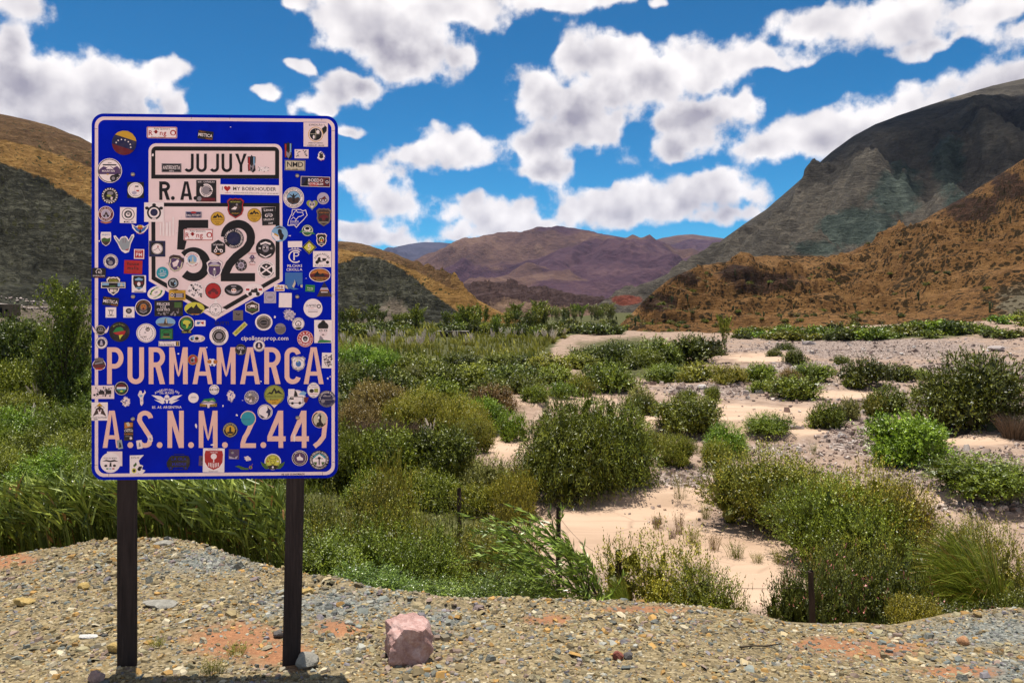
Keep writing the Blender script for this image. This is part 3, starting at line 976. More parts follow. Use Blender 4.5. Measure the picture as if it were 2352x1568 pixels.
    for (x, y, z, r, rz) in lb:
        n = 6
        t = np.linspace(0, 1, n)[:, None]
        bend = np.array([x, y, z * 1.1])
        root = np.array([x * 0.08, y * 0.08, -0.05])
        P = root * (1 - t) ** 2 + 2 * t * (1 - t) * np.array([x * 0.35, y * 0.35, z * 0.75]) + t ** 2 * bend
        P[1:-1] += rng.normal(0, 0.02, (n - 2, 3))
        paths.append((P, np.linspace(trunk_r, trunk_r * 0.3, n)))
        for _ in range(3):
            e = bend + unit(rng.normal(size=3) + np.array([0, 0, 0.4])) * r * 0.7
            s0 = P[3]
            paths.append((np.stack([s0, (s0 + e) / 2 + rng.normal(0, 0.03, 3), e]), np.array([trunk_r * 0.4, trunk_r * 0.28, trunk_r * 0.12])))
    TV, TF = tubes(paths, 4)
    return mesh_from(name + '_foliage', V, F, C), new_mesh(name + '_wood', TV, TF, True)


def strips(P, Wd, nrm_rng, tint, flower=None):
    """ribbon blades. P (n,k,3) centre lines, Wd (n,k) widths"""
    n, k, _ = P.shape
    T = unit(np.gradient(P, axis=1))
    r = unit(nrm_rng.normal(size=(n, 1, 3)) * np.array([1, 1, 0.3]))
    S = unit(np.cross(T, np.broadcast_to(r, T.shape)))
    A = P + S * Wd[..., None] * 0.5; B = P - S * Wd[..., None] * 0.5
    V = np.stack([A, B], 2).reshape(n, k * 2, 3)
    i = (np.arange(n) * (2 * k))[:, None] + (np.arange(k - 1) * 2)[None, :]
    F = np.stack([i, i + 1, i + 3, i + 2], -1).reshape(-1, 4)
    C = np.zeros((n, 3)); C[:, 0] = np.clip(tint, 0, 1)
    if flower is not None:
        C[:, 1] = flower
    return V.reshape(-1, 3), F, np.repeat(C, 2 * k, axis=0)


def tussock_mesh(name, seed, n, width, arch=0.9, lean=-0.5, k=6, straw=0.12):
    """a fountain of blades: radius about 1, height about 1, blown to one side"""
    rng = np.random.default_rng(seed)
    ph = rng.uniform(0, 2 * np.pi, n)
    out = rng.uniform(0.1, 1.0, n) ** 0.8
    L = rng.uniform(0.75, 1.25, n)
    t = np.linspace(0, 1, k)[None, :]
    dirx = np.cos(ph) * out + lean; diry = np.sin(ph) * out
    r0 = 0.18 * np.sqrt(rng.uniform(0, 1, n))
    bx, by = r0 * np.cos(ph), r0 * np.sin(ph)
    x = bx[:, None] + dirx[:, None] * L[:, None] * (0.25 * t + 0.75 * t ** 2)
    y = by[:, None] + diry[:, None] * L[:, None] * (0.25 * t + 0.75 * t ** 2)
    h = L * (1.05 - 0.35 * out)
    z = h[:, None] * (t * 1.25 - arch * 0.55 * t ** 2.4 * (0.6 + out[:, None]))
    P = np.stack([x, y, np.maximum(z, 0.0)], -1)
    W = width * (1 - t ** 1.5 * 0.9) * rng.uniform(0.6, 1.3, n)[:, None]
    tint = np.clip(0.5 + rng.normal(0, 0.22, n), 0, 1)
    V, F, C = strips(P, W, rng, tint, (rng.uniform(size=n) < straw).astype(float))
    return mesh_from(name, V, F, C)


def twig_mesh(name, seed, n, height=1.0, spread=0.8, width=0.012, leaves=0, lean=-0.1):
    """bare twiggy shrub: fine branching wands as ribbons"""
    rng = np.random.default_rng(seed)
    ph = rng.uniform(0, 2 * np.pi, n); out = rng.uniform(0, 1, n) ** 0.6 * spread
    t = np.linspace(0, 1, 4)[None, :]
    L = rng.uniform(0.5, 1.0, n)
    r0 = rng.uniform(0, 0.35, n)
    x = (np.cos(ph) * r0)[:, None] + (np.cos(ph) * out + lean)[:, None] * L[:, None] * t ** 1.4
    y = (np.sin(ph) * r0)[:, None] + (np.sin(ph) * out)[:, None] * L[:, None] * t ** 1.4
    z = (L * height)[:, None] * (t * (1.1 - 0.2 * t))
    P = np.stack([x, y, z], -1) + rng.normal(0, 0.02, (n, 4, 3)) * t[..., None]
    V, F, C = strips(P, width * (1.1 - t) * np.ones((n, 1)), rng, 0.5 + rng.normal(0, 0.2, n))
    if leaves:
        i = rng.integers(0, n, leaves); s = rng.uniform(0.3, 1, leaves)
        base = P[i, 1] * (1 - s)[:, None] + P[i, 3] * s[:, None]
        d = unit(rng.normal(size=(leaves, 3)) + np.array([0, 0, 0.7]))
        V2, F2, C2 = leaf_quads(base, d, 0.06, 0.022, rng, 0.55 + rng.normal(0, 0.2, leaves), (rng.uniform(size=leaves) < 0.3).astype(float))
        F2 = F2 + len(V)
        V, F, C = np.vstack([V, V2]), np.vstack([F, F2]), np.vstack([C, C2])
    return mesh_from(name, V, F, C)


def poplar_meshes(name, seed, nb, ntw, nl, leaf, narrow=0.22, lean=0.0, rag=1.0):
    """tall tree with rising branches: height 1"""
    rng = np.random.default_rng(seed)
    paths = [(np.array([[0, 0, -0.03], [0.01, 0, 0.3], [-0.005, 0.01, 0.62], [lean * 0.3, 0, 0.96]]), np.array([0.022, 0.017, 0.010, 0.003]))]
    B, D, K = [], [], []
    for i in range(nb):
        h = rng.uniform(0.03, 0.85)
        a = rng.uniform(0, 2 * np.pi)
        L = narrow * rng.uniform(0.75, 1.35) * (1.25 - h) * (0.85 + 0.65 * min(h / 0.3, 1)) * rag
        p0 = np.array([0, 0, h])
        d = np.array([math.cos(a) * 0.75, math.sin(a) * 0.75, rng.uniform(0.55, 1.1)])
        d /= np.linalg.norm(d)
        p1 = p0 + d * L * 0.6; p2 = p0 + d * L * 1.1 + np.array([lean * 0.1, 0, L * 0.35])
        paths.append((np.stack([p0, p1, p2]), np.array([0.007, 0.004, 0.0015]) * (1.3 - h)))
        s = rng.uniform(0.2, 1.1, ntw)
        base = p0 + (p2 - p0) * s[:, None] + rng.normal(0, 0.018, (ntw, 3))
        B.append(base); D.append(unit(d + rng.normal(0, 0.8, (ntw, 3)))); K.append(np.full(ntw, rng.normal(0, 0.1)))
    B = np.vstack(B); D = np.vstack(D); K = np.concatenate(K)
    s = np.linspace(0.1, 1, nl)
    pos = (B[:, None, :] + D[:, None, :] * (s * 0.05)[None, :, None]).reshape(-1, 3)
    n = len(pos)
    tint = np.repeat(K, nl) + 0.5 + rng.normal(0, 0.22, n)
    ld = unit(rng.normal(size=(n, 3)))
    V, F, C = leaf_quads(pos, ld, leaf * rng.uniform(0.7, 1.3, n), leaf * 0.75, rng, tint)
    TV, TF = tubes(paths, 5)
    return mesh_from(name + '_crown', V, F, C), new_mesh(name + '_trunk', TV, TF, True)


ARCH = {}


def add_arch(key, foliage, wood, mats=('mid',), names=('foliage', 'stem')):
    ARCH[key] = (foliage, wood, names)


def build_archetypes():
    add_arch('leafy', *bush_meshes('leafy', 1, 1900, 8, 0.062, 0.027, 0.17, 0.35, 0.0, 8))
    add_arch('leafy2', *bush_meshes('leafy2', 2, 1900, 8, 0.062, 0.027, 0.18, 0.45, 0.0, 6, tall=True))
    add_arch('broom', *bush_meshes('broom', 3, 2800, 9, 0.046, 0.019, 0.16, 0.62, 0.0, 9, flower=0.35, lean=-0.06))
    add_arch('broom2', *bush_meshes('broom2', 4, 2800, 9, 0.046, 0.019, 0.17, 0.68, 0.0, 7, flower=0.25, lean=-0.08, tall=True))
    add_arch('willow', *bush_meshes('willow', 5, 3400, 9, 0.060, 0.013, 0.24, 0.15, 0.55, 10, tall=True, lean=-0.05, trunk_r=0.03, flat=0.6))
    add_arch('narrow', *bush_meshes('narrow', 6, 1700, 9, 0.070, 0.014, 0.24, 0.6, 0.0, 7, lean=-0.15, tall=True))
    add_arch('narrow2', *bush_meshes('narrow2', 7, 1700, 9, 0.065, 0.015, 0.22, 0.65, 0.0, 9, lean=-0.2))
    add_arch('feather', *bush_meshes('feather', 8, 1700, 9, 0.062, 0.017, 0.22, 0.3, 0.22, 8, lean=-0.05))
    add_arch('pinkbush', *bush_meshes('pinkbush', 9, 1900, 8, 0.042, 0.017, 0.15, 0.5, 0.0, 8, flower=0.09))
    add_arch('bigbroom', *bush_meshes('bigbroom', 13, 4600, 8, 0.030, 0.0135, 0.13, 0.55, 0.0, 11, flower=0.3, lean=-0.06))
    add_arch('thick', *bush_meshes('thick', 10, 4200, 7, 0.044, 0.017, 0.15, 0.45, 0.0, 8, lean=-0.12, tall=True, aspect=2.0))
    add_arch('thick2', *bush_meshes('thick2', 11, 4200, 7, 0.046, 0.015, 0.17, 0.5, 0.0, 9, lean=-0.15, flower=0.08, aspect=2.0))
    add_arch('tbroom', *bush_meshes('tbroom', 12, 4200, 8, 0.040, 0.016, 0.16, 0.55, 0.0, 9, lean=-0.1, flower=0.25, tall=True, aspect=2.0))
    for i in range(4):
        add_arch('mid%d' % i, *bush_meshes('mid%d' % i, 20 + i, 760, 6, 0.085, 0.040, 0.17, 0.35, 0.0, 6 + i, tall=(i % 2 == 1)))
    for i in range(3):
        add_arch('fine%d' % i, *bush_meshes('fine%d' % i, 30 + i, 1000, 7, 0.062, 0.023, 0.20, 0.6, 0.0, 6 + i, flower=0.2, lean=-0.08))
    for i in range(3):
        add_arch('far%d' % i, *bush_meshes('far%d' % i, 40 + i, 130, 4, 0.17, 0.085, 0.16, 0.3, 0.0, 5))
    add_arch('mesquite', *bush_meshes('mesquite', 50, 2000, 8, 0.058, 0.020, 0.19, 0.25, 0.15, 10, tall=True, trunk_r=0.028, clear=0.10, flat=0.6))
    add_arch('sprig', twig_mesh('sprig', 60, 60, 1.0, 0.7, 0.014, 420), None, names=('foliage',))
    add_arch('sprig2', twig_mesh('sprig2', 61, 90, 1.0, 0.45, 0.016, 500), None, names=('foliage',))
    add_arch('dry', twig_mesh('dry', 62, 900, 0.9, 0.9, 0.014), None, names=('foliage',))
    add_arch('drytall', twig_mesh('drytall', 63, 300, 1.1, 0.5, 0.012, 500, -0.2), None, names=('foliage',))
    add_arch('grass', tussock_mesh('grass', 70, 260, 0.035, 0.5, -0.12, 4), None, names=('blades',))
    add_arch('tussock', tussock_mesh('tussock', 71, 2600, 0.015, 1.0, -0.5, 7, 0.10), None, names=('blades',))
    add_arch('poplar', *poplar_meshes('poplar', 80, 80, 30, 6, 0.022, 0.26, -0.05), names=('crown', 'trunk'))
    add_arch('farpoplar', *poplar_meshes('farpoplar', 81, 26, 10, 3, 0.060, 0.11), names=('crown', 'trunk'))
    add_arch('fartree', *poplar_meshes('fartree', 82, 30, 12, 4, 0.070, 0.38), names=('crown', 'trunk'))


VEG_COUNT = [0]


def plant(kind, name, arch, mat, loc, sx, sz, label, category='shrub', group=None, rot=None, sy=None):
    """a plant as a thing: an Empty at its root with its foliage and its wood as parts"""
    fol, wood, names = ARCH[arch]
    VEG_COUNT[0] += 1
    if rot is None:
        rot = (VEG_COUNT[0] * 2.399) % 6.283
    root = bpy.data.objects.new(name, None)
    root.empty_display_size = 0.2
    COL.objects.link(root)
    root.location = loc
    root.rotation_euler = (0, 0, rot)
    root.scale = (sx, sy or sx, sz)
    tag(root, label, category, group, 'thing')
    for me, nm, m in ((fol, names[0], LM[mat]), (wood, names[-1], BARK)):
        if me is None:
            continue
        o = bpy.data.objects.new(nm, me)
        COL.objects.link(o)
        o.parent = root
        if len(me.materials) == 0:
            me.materials.append(m)
        o.material_slots[0].link = 'OBJECT'
        o.material_slots[0].material = m
    return root


def place(name, arch, mat, dx, top, width, base=None, Y=None, label=None, category='shrub', group=None, rot=None, sink=0.06, zoff=0.0):
    """plant seen at column dx, from row top down to row base (or standing at distance Y), width in photograph px"""
    if Y is None:
        x, Y, z = on_ground(dx, base)
    else:
        x = (dx - CEN) / FOC * Y
        z = float(ground_z(x, Y))
    z += zoff
    ztop = CAM_H - (top - HOR) / FOC * Y
    h = max(ztop - z, 0.15) * 1.03
    w = width / FOC * Y / 2 * 1.12
    return plant('', name, arch, mat, (x, Y, z - sink * h), w / 1.0, h * (1 + sink), label, category, group, rot)
build_archetypes()


# ------------------------------------------------------------------ shrubs and trees one can tell apart
def build_plants():
    S = place
    # out on the sandy river bed
    S('willow_tree', 'willow', 'mid', 1305, 925, 225, 1122, label='large drooping willow bush in the middle of the sandy bed', category='tree', rot=0.4)
    S('willow_tree', 'willow', 'mid', 1395, 908, 220, 1105, label='taller half of the willow clump, behind the large drooping willow', category='tree', rot=2.0)
    S('shrub', 'feather', 'mid', 1290, 1070, 110, 1136, label='low leafy shrub at the foot of the large drooping willow')
    S('shrub', 'leafy', 'mid', 1582, 912, 160, 994, label='rounded green leafy shrub on the sand behind the willow clump')
    S('shrub', 'feather', 'bright', 1762, 946, 108, 1003, label='small bright green shrub beside the white stone slab')
    S('shrub', 'feather', 'bright', 1668, 972, 106, 1042, label='bright green shrub just behind the biggest broom shrub')
    S('shrub', 'broom', 'olive', 1486, 985, 90, 1055, label='olive broom shrub right of the willow clump')
    S('shrub', 'broom2', 'olive', 1556, 1000, 84, 1066, label='pale twiggy olive shrub between willow clump and biggest broom')
    S('shrub', 'fine1', 'olive', 1643, 1012, 80, 1072, label='brownish olive shrub tucked behind the biggest broom shrub')
    S('broom_shrub', 'bigbroom', 'olive', 1770, 1022, 300, 1205, label='biggest broom shrub, dark shade under its foot, beside the sand track', rot=1.1)
    S('broom_shrub', 'bigbroom', 'yellow', 1990, 1062, 280, 1275, label='wide yellowish broom shrub in front of the biggest broom', rot=2.4)
    S('broom_shrub', 'bigbroom', 'mid', 1930, 1095, 300, 1300, label='greener broom shrub nearest the track, below the yellowish one', rot=0.2)
    S('broom_shrub', 'fine0', 'rust', 2085, 1130, 130, 1290, label='rusty twiggy shrub on the flank of the yellowish broom')
    S('sprig_plant', 'sprig', 'olive', 1563, 1072, 74, 1142, label='lone open sprig growing on the sand left of the biggest broom', category='plant')
    S('sprig_plant', 'sprig', 'grey', 1868, 1012, 40, 1042, label='little grey sprig on the pebbles behind the biggest broom', category='plant')
    S('shrub', 'leafy2', 'bright', 2082, 958, 196, 1060, label='bright green mounded shrub on the pebbles below the dark tree')
    S('shrub', 'feather', 'bright', 2265, 1046, 228, 1140, label='feathery bright green shrub at the edge of the stony bar')
    S('mesquite_tree', 'mesquite', 'dark', 2232, 816, 245, 985, label='big dark green spreading tree with bare trunks showing below', category='tree', rot=0.9)
    S('dry_shrub', 'dry', 'dry', 2330, 928, 110, 1006, label='bare brown twiggy shrub beside the dark spreading tree')
    S('dry_shrub', 'dry', 'dry', 2215, 955, 90, 992, label='low tangle of dry twigs under the dark spreading tree')
    S('shrub', 'mid0', 'dark', 2035, 886, 104, 951, label='dark shrub with yellowish front left of the spreading tree')
    S('shrub', 'fine0', 'olive', 2010, 905, 70, 953, label='small yellow-olive shrub against the dark shrub')
    S('shrub', 'mid1', 'mid', 1897, 924, 82, 975, label='spiky green shrub at the end of the pale sand flat')
    S('shrub', 'mid2', 'grey', 1950, 915, 54, 962, label='grey-green shrub right behind the spiky one')
    S('shrub', 'mid3', 'mid', 1823, 866, 118, 914, label='broad low green shrub at the end of the cobble heap')
    S('shrub', 'mid1', 'dark', 1985, 824, 108, 880, label='dark green double shrub on the far stony flat')
    S('shrub', 'mid2', 'dark', 2062, 836, 84, 874, label='dark rounded shrub next to the double shrub')
    S('shrub', 'mid0', 'mid', 1962, 860, 56, 890, label='small green shrub in front of the double shrub')
    S('shrub', 'mid3', 'mid', 2108, 893, 28, 914, label='tiny shrub alone on the sand near the spreading tree')
    S('shrub', 'mid0', 'mid', 2118, 846, 50, 872, label='small dark shrub on the far side of the spreading tree')
    S('shrub', 'mid2', 'dark', 1826, 802, 50, 832, label='dark round shrub alone on the far white cobbles')
    S('shrub', 'mid1', 'dark', 1806, 786, 46, 808, label='dark shrub farther back on the white cobbles')
    S('shrub', 'mid0', 'dark', 1780, 800, 44, 822, label='low dark shrub left of the round one on the cobbles')
    S('shrub', 'mid3', 'mid', 1933, 817, 36, 837, label='small green shrub on the bare far cobble flat')
    S('shrub', 'mid0', 'grey', 1468, 888, 74, 946, label='grey-green shrub left end of the cobble heap')
    S('shrub', 'mid2', 'dark', 1480, 905, 60, 952, label='dark twiggy shrub in front of the grey-green one')
    S('shrub', 'mid1', 'mid', 1580, 894, 46, 916, label='shrub growing out of the front of the cobble heap')
    S('shrub', 'mid3', 'mid', 1635, 888, 36, 918, label='small dark sprout on the cobble heap')
    S('shrub', 'mid2', 'mid', 1750, 872, 60, 900, label='green shrub right of the cobble heap crest')
    # row of shrubs behind the cobble heap
    row = [(1400, 832, 130, 898, 'mid1', 'mid', 'round deep green shrub at the left of the shrub row'), (1330, 856, 70, 908, 'fine1', 'olive', 'olive shrub standing on the inner sand bank'),
           (1530, 836, 110, 880, 'fine2', 'mid', 'first yellow-green shrub of the row behind the cobble heap'), (1610, 834, 120, 882, 'mid0', 'olive', 'widest olive shrub of the row behind the cobble heap'),
           (1680, 838, 90, 878, 'fine0', 'yellow', 'yellowish shrub of the row behind the cobble heap'), (1745, 834, 80, 872, 'mid2', 'bright', 'bright shrub of the row behind the cobble heap'),
           (1812, 846, 56, 878, 'fine1', 'rust', 'brownish shrub near the end of the shrub row'), (1868, 836, 96, 876, 'mid3', 'mid', 'green shrub ending the row behind the cobble heap'),
           (1232, 884, 72, 922, 'fine2', 'bright', 'bright yellow-green tuft on the inner sand bank'), (1288, 878, 66, 912, 'mid1', 'bright', 'bright leafy tuft beside the olive shrub on the sand bank'),
           (1135, 884, 112, 938, 'fine0', 'rust', 'rusty yellow shrub at the tip of the sand bank')]
    for (dx, top, w, base, ar, m, lab) in row:
        S('shrub', ar, m, dx, top, w, base, label=lab)
    # dark shrubs in front of the orange hill's nose
    for (dx, top, w, base, ar, m, lab) in [(1425, 786, 120, 838, 'mid1', 'dark', 'dark shrub left in the big dark clump before the orange hill'), (1510, 778, 130, 838, 'mid0', 'dark', 'dark shrub in the middle of the big dark clump'),
                                           (1590, 772, 120, 834, 'mid3', 'dark', 'tallest dark shrub of the big dark clump'), (1640, 790, 70, 824, 'mid2', 'dark', 'last dark shrub at the right of the big dark clump'),
                                           (1350, 796, 110, 836, 'mid2', 'dark', 'dark shrub trailing left of the big dark clump'), (1470, 800, 110, 846, 'fine1', 'mid', 'greener shrub before the big dark clump')]:
        S('shrub', ar, m, dx, top, w, base, label=lab)
    S('olive_tree', 'fartree', 'olive', 1664, 742, 62, 806, label='olive leaved tree standing alone before the orange hill', category='tree')
    S('olive_tree', 'fartree', 'dark', 1262, 752, 34, 782, label='small dark tree at the far edge of the pale meadow', category='tree')

    # left side, between the sign and the sand: yellow shrubs, dry brown stalks, deep green thickets
    lst = [(960, 886, 150, 992, 'bigbroom', 'yellow', 'rounded yellow shrub above the grey dry stalks'), (1060, 905, 130, 1010, 'bigbroom', 'yellow', 'big yellow-olive shrub beside the inner sand bank'),
           (1090, 950, 100, 1032, 'bigbroom', 'olive', 'yellow shrub overhanging the sand inlet'), (1110, 918, 110, 985, 'leafy', 'bright', 'vivid green leafy shrub over the inner sand bank'),
           (870, 880, 140, 965, 'broom2', 'rust', 'rusty olive shrub behind the thin palings'), (820, 925, 110, 1000, 'broom', 'rust', 'brownish shrub near the edge of the sign'),
           (1175, 945, 70, 1010, 'fine2', 'bright', 'light green weeds along the inner sand bank'),
           (1020, 985, 170, 1098, 'leafy2', 'dark', 'deep green shrub at the mouth of the sand inlet'), (880, 990, 190, 1105, 'leafy', 'mid', 'dark leafy thicket shrub below the dry stalks'),
           (800, 985, 150, 1110, 'narrow2', 'mid', 'leafy shrub rising just right of the sign'), (1120, 1050, 130, 1125, 'fine1', 'grey', 'grey-green weeds growing across the sand inlet'),
           (1040, 1040, 90, 1110, 'fine0', 'olive', 'olive weeds on the near lip of the sand inlet'), (1180, 1085, 110, 1190, 'broom', 'yellow', 'yellow shrub behind the leaning fence post'),
           (930, 1078, 140, 1150, 'fine0', 'olive', 'olive weeds between the deep green shrub and the thicket'), (1010, 1085, 120, 1165, 'fine1', 'mid', 'green weeds around the straight fence post'), (1090, 1112, 110, 1180, 'fine2', 'olive', 'pale weeds right of the straight fence post'), (860, 1085, 140, 1160, 'fine2', 'mid', 'green weeds behind the thicket near the short black post'),
           (1200, 1055, 90, 1130, 'grass', 'tussock', 'tuft of pale grass under the large willow')]
    for (dx, top, w, base, ar, m, lab) in lst:
        S('grass_tuft' if ar == 'grass' else 'shrub', ar, m, dx, top, w, base, label=lab, category='grass tuft' if ar == 'grass' else 'shrub')
    for i, (dx, top, w, base) in enumerate([(850, 945, 120, 1020), (930, 950, 110, 1015), (1000, 935, 100, 1000)]):
        S('dry_stalks', 'dry', 'dry', dx, top, w, base, label=('patch of grey dry stalks nearest the sign', 'middle patch of grey dry stalks among yellow shrubs', 'patch of grey dry stalks nearest the sand')[i])
    WT = [(905, 850, 120, 905), (1000, 838, 130, 892), (1090, 836, 130, 886), (1185, 838, 130, 890), (1270, 838, 100, 880), (960, 815, 110, 862), (1060, 808, 110, 850), (1160, 812, 120, 852), (1260, 812, 110, 850),
                                            (840, 840, 120, 910), (1010, 870, 110, 930), (900, 905, 100, 960), (1120, 865, 110, 915), (1200, 860, 100, 902), (1330, 812, 100, 846)]
    for i, (dx, top, w, base) in enumerate(WT):
        S('shrub', 'mid%d' % (i % 4), ('dark', 'mid', 'olive')[i % 3], dx, top, w, base, label='dark shrub, %s of the wide thicket, %s from the sign' % (('near row', 'far row')[top < 830], ('first', 'second', 'third', 'fourth', 'fifth', 'sixth', 'seventh', 'eighth', 'ninth', 'tenth')[sorted(q[0] for q in WT if (q[1] < 830) == (top < 830)).index(dx)]), group='dark shrubs of the wide thicket')
    for i, (dx, top, w, base) in enumerate([(820, 790, 120, 850), (880, 800, 100, 852), (950, 838, 60, 880), (790, 830, 90, 900)]):
        S('shrub', 'fine%d' % (i % 3), 'bright' if i < 2 else 'grey', dx, top, w, base, label='light green shrub in the thicket just right of the sign', group='light shrubs right of the sign')

    # left of the sign
    S('poplar_tree', 'poplar', 'mid', 150, 672, 330, 950, label='ragged young poplar rising at the left edge of the sign', category='tree', rot=0.7, sink=0.02)
    S('poplar_tree', 'poplar', 'mid', 112, 790, 210, 950, label='lower side shoot of the ragged young poplar', category='tree', rot=2.7, sink=0.02)
    S('shrub', 'leafy', 'dark', 20, 735, 150, 850, label='dark shrub under the hut at the picture edge')
    S('shrub', 'leafy2', 'mid', 30, 835, 150, 945, label='big green shrub at the left picture edge before the poplar')
    S('shrub', 'leafy', 'dark', 195, 860, 120, 950, label='dark shrub between the poplar and the sign')
    for i, (dx, top, w, base) in enumerate([(40, 935, 150, 1020), (150, 930, 150, 1025), (250, 945, 150, 1030), (-40, 960, 150, 1060), (70, 985, 170, 1085), (190, 990, 170, 1090), (300, 990, 170, 1085), (400, 940, 170, 1060), (520, 940, 170, 1070), (640, 930, 180, 1070), (740, 960, 150, 1090), (-20, 1020, 170, 1120), (110, 1035, 180, 1135), (230, 1040, 180, 1135), (340, 1045, 180, 1140), (450, 1040, 180, 1135), (570, 1035, 170, 1135), (20, 900, 150, 975), (270, 895, 150, 985)]):
        S('shrub', 'narrow2' if i % 2 else 'feather', ('bright', 'mid', 'olive')[i % 3], dx, top, w, base, label='low green shrub behind the reeds left of and behind the sign' if 215 < dx < 760 else 'low green shrub left of the sign, %s above the reeds' % ('close' if base > 1060 else 'well'), group='low shrubs behind the reeds')
    for i, (dx, top, w, base) in enumerate([(330, 800, 150, 900), (450, 790, 150, 900), (580, 800, 150, 905), (690, 790, 150, 900)]):
        S('shrub', 'leafy%s' % ('2' if i % 2 else ''), 'mid', dx, top, w, base, label='green shrub standing hidden behind the sign', group='shrubs behind the sign')

    # thicket on the slope below the gravel, right of the right-hand post
    near = [(690, 12.0, 1085, 190, 'thick', 'mid'), (770, 10.5, 1110, 190, 'thick2', 'olive'), (860, 11.5, 1090, 200, 'tbroom', 'olive'), (950, 10.5, 1130, 200, 'tbroom', 'olive'), (1040, 10.5, 1130, 190, 'thick2', 'mid'),
            (800, 8.6, 1190, 230, 'thick', 'mid'), (910, 8.6, 1215, 230, 'thick', 'mid'), (1010, 8.4, 1235, 220, 'thick2', 'mid'), (1110, 9.0, 1200, 200, 'tbroom', 'olive'), (1180, 10.5, 1095, 150, 'tbroom', 'yellow'),
            (740, 7.6, 1210, 220, 'thick2', 'mid'), (870, 7.2, 1290, 240, 'thick', 'willow'), (990, 6.8, 1320, 230, 'thick2', 'willow'), (1110, 6.8, 1310, 230, 'thick', 'willow'), (1210, 7.2, 1290, 200, 'thick2', 'mid'), (640, 7.6, 1200, 230, 'thick', 'mid'), (560, 8.2, 1170, 220, 'thick2', 'mid')]
    ORD = ('first', 'second', 'third', 'fourth', 'fifth', 'sixth', 'seventh', 'eighth', 'ninth', 'tenth')
    rows = {}
    for i, (dx, Y, top, w, ar, m) in enumerate(sorted(near)):
        row = 'far' if Y > 10 else ('near' if Y < 7.5 else 'middle')
        rows[row] = rows.get(row, -1) + 1
        S('thicket_shrub', ar, m, dx, top, w, Y=Y, label='%s shrub from the second post, %s row of the thicket below the gravel' % (ORD[rows[row]], row), group='thicket below the gravel bank', sink=0.1)
    S('thicket_shrub', 'fine0', 'yellow', 905, 1058, 110, Y=14.5, label='small yellow shrub above the thicket with a short dark post in it')

    # right foreground, on the slope behind the gravel
    S('broom_shrub', 'tbroom', 'yellow', 1530, 1212, 260, Y=9.0, label='yellow-green broom shrub directly behind the gravel edge', rot=0.3, sink=0.1)
    S('broom_shrub', 'thick2', 'mid', 1610, 1275, 230, Y=8.4, label='greener lower half of the broom behind the gravel edge', rot=1.8, sink=0.1)
    S('sprig_plant', 'sprig2', 'olive', 1700, 1310, 110, Y=8.0, label='open leaning sprig right of the yellow-green broom', category='plant')
    S('flowering_shrub', 'pinkbush', 'pink', 1850, 1300, 210, Y=7.0, label='dark shrub with pink flowers behind the dark fence post', sink=0.1)
    S('flowering_shrub', 'pinkbush', 'pink', 2010, 1275, 260, Y=7.4, label='wider dark shrub dotted with pink flowers', sink=0.1)
    S('flowering_shrub', 'pinkbush', 'pink', 2190, 1392, 230, Y=6.6, label='dark shrub with sparse flowers below the blown tussock', sink=0.1)
    S('flowering_shrub', 'pinkbush', 'dark', 2335, 1375, 180, Y=6.8, label='dark shrub at the right picture edge behind the gravel', sink=0.1)
    S('broom_shrub', 'tbroom', 'olive', 1985, 1222, 190, Y=9.5, label='olive shrub between track and blown tussock', sink=0.08)
    S('broom_shrub', 'broom', 'yellow', 2105, 1372, 130, Y=6.0, label='small golden shrub at the gravel edge', sink=0.1)
    S('broom_shrub', 'tbroom', 'olive', 2300, 1200, 220, Y=11.0, label='olive shrub behind the blown tussock', sink=0.08)
    S('broom_shrub', 'tbroom', 'olive', 2200, 1185, 190, Y=13.0, label='fine twigged shrub on the sand behind the blown tussock', sink=0.08)
    S('dry_shrub', 'drytall', 'straw', 1885, 1245, 130, Y=9.0, label='tall straw coloured dry weed beside the dark fence post')
    S('dry_shrub', 'drytall', 'straw', 1835, 1290, 90, Y=8.4, label='lower straw coloured weed over the sand track')
    S('tussock_grass', 'tussock', 'tussock', 2275, 1195, 250, Y=7.6, label='big tussock of long grass blown over to the left', category='grass tussock', rot=0.0, sink=0.05)
    S('tussock_grass', 'tussock', 'tussock', 2180, 1290, 170, Y=7.6, label='smaller blown tussock at the foot of the big one', category='grass tussock', rot=0.3, sink=0.05)
    S('tussock_grass', 'tussock', 'tussock', 1440, 1310, 80, Y=7.4, label='tuft of long grass left of the yellow-green broom', category='grass tussock', rot=0.1)
    # weeds along the sand track
    for i, (dx, top, w, base, m) in enumerate([(1510, 1172, 60, 1212, 'rust'), (1560, 1165, 50, 1225, 'rust'), (1590, 1200, 70, 1245, 'olive'), (1640, 1215, 60, 1262, 'rust'), (1690, 1235, 90, 1280, 'mid'), (1790, 1250, 80, 1292, 'olive'), (1620, 1150, 50, 1190, 'olive'), (1740, 1262, 60, 1290, 'olive'), (1545, 1205, 50, 1235, 'dry')]):
        S('track_weed', 'sprig2', m, dx, top, w, base, label='clump of low weeds along the edge of the sand track', category='weed', group='weeds along the sand track')


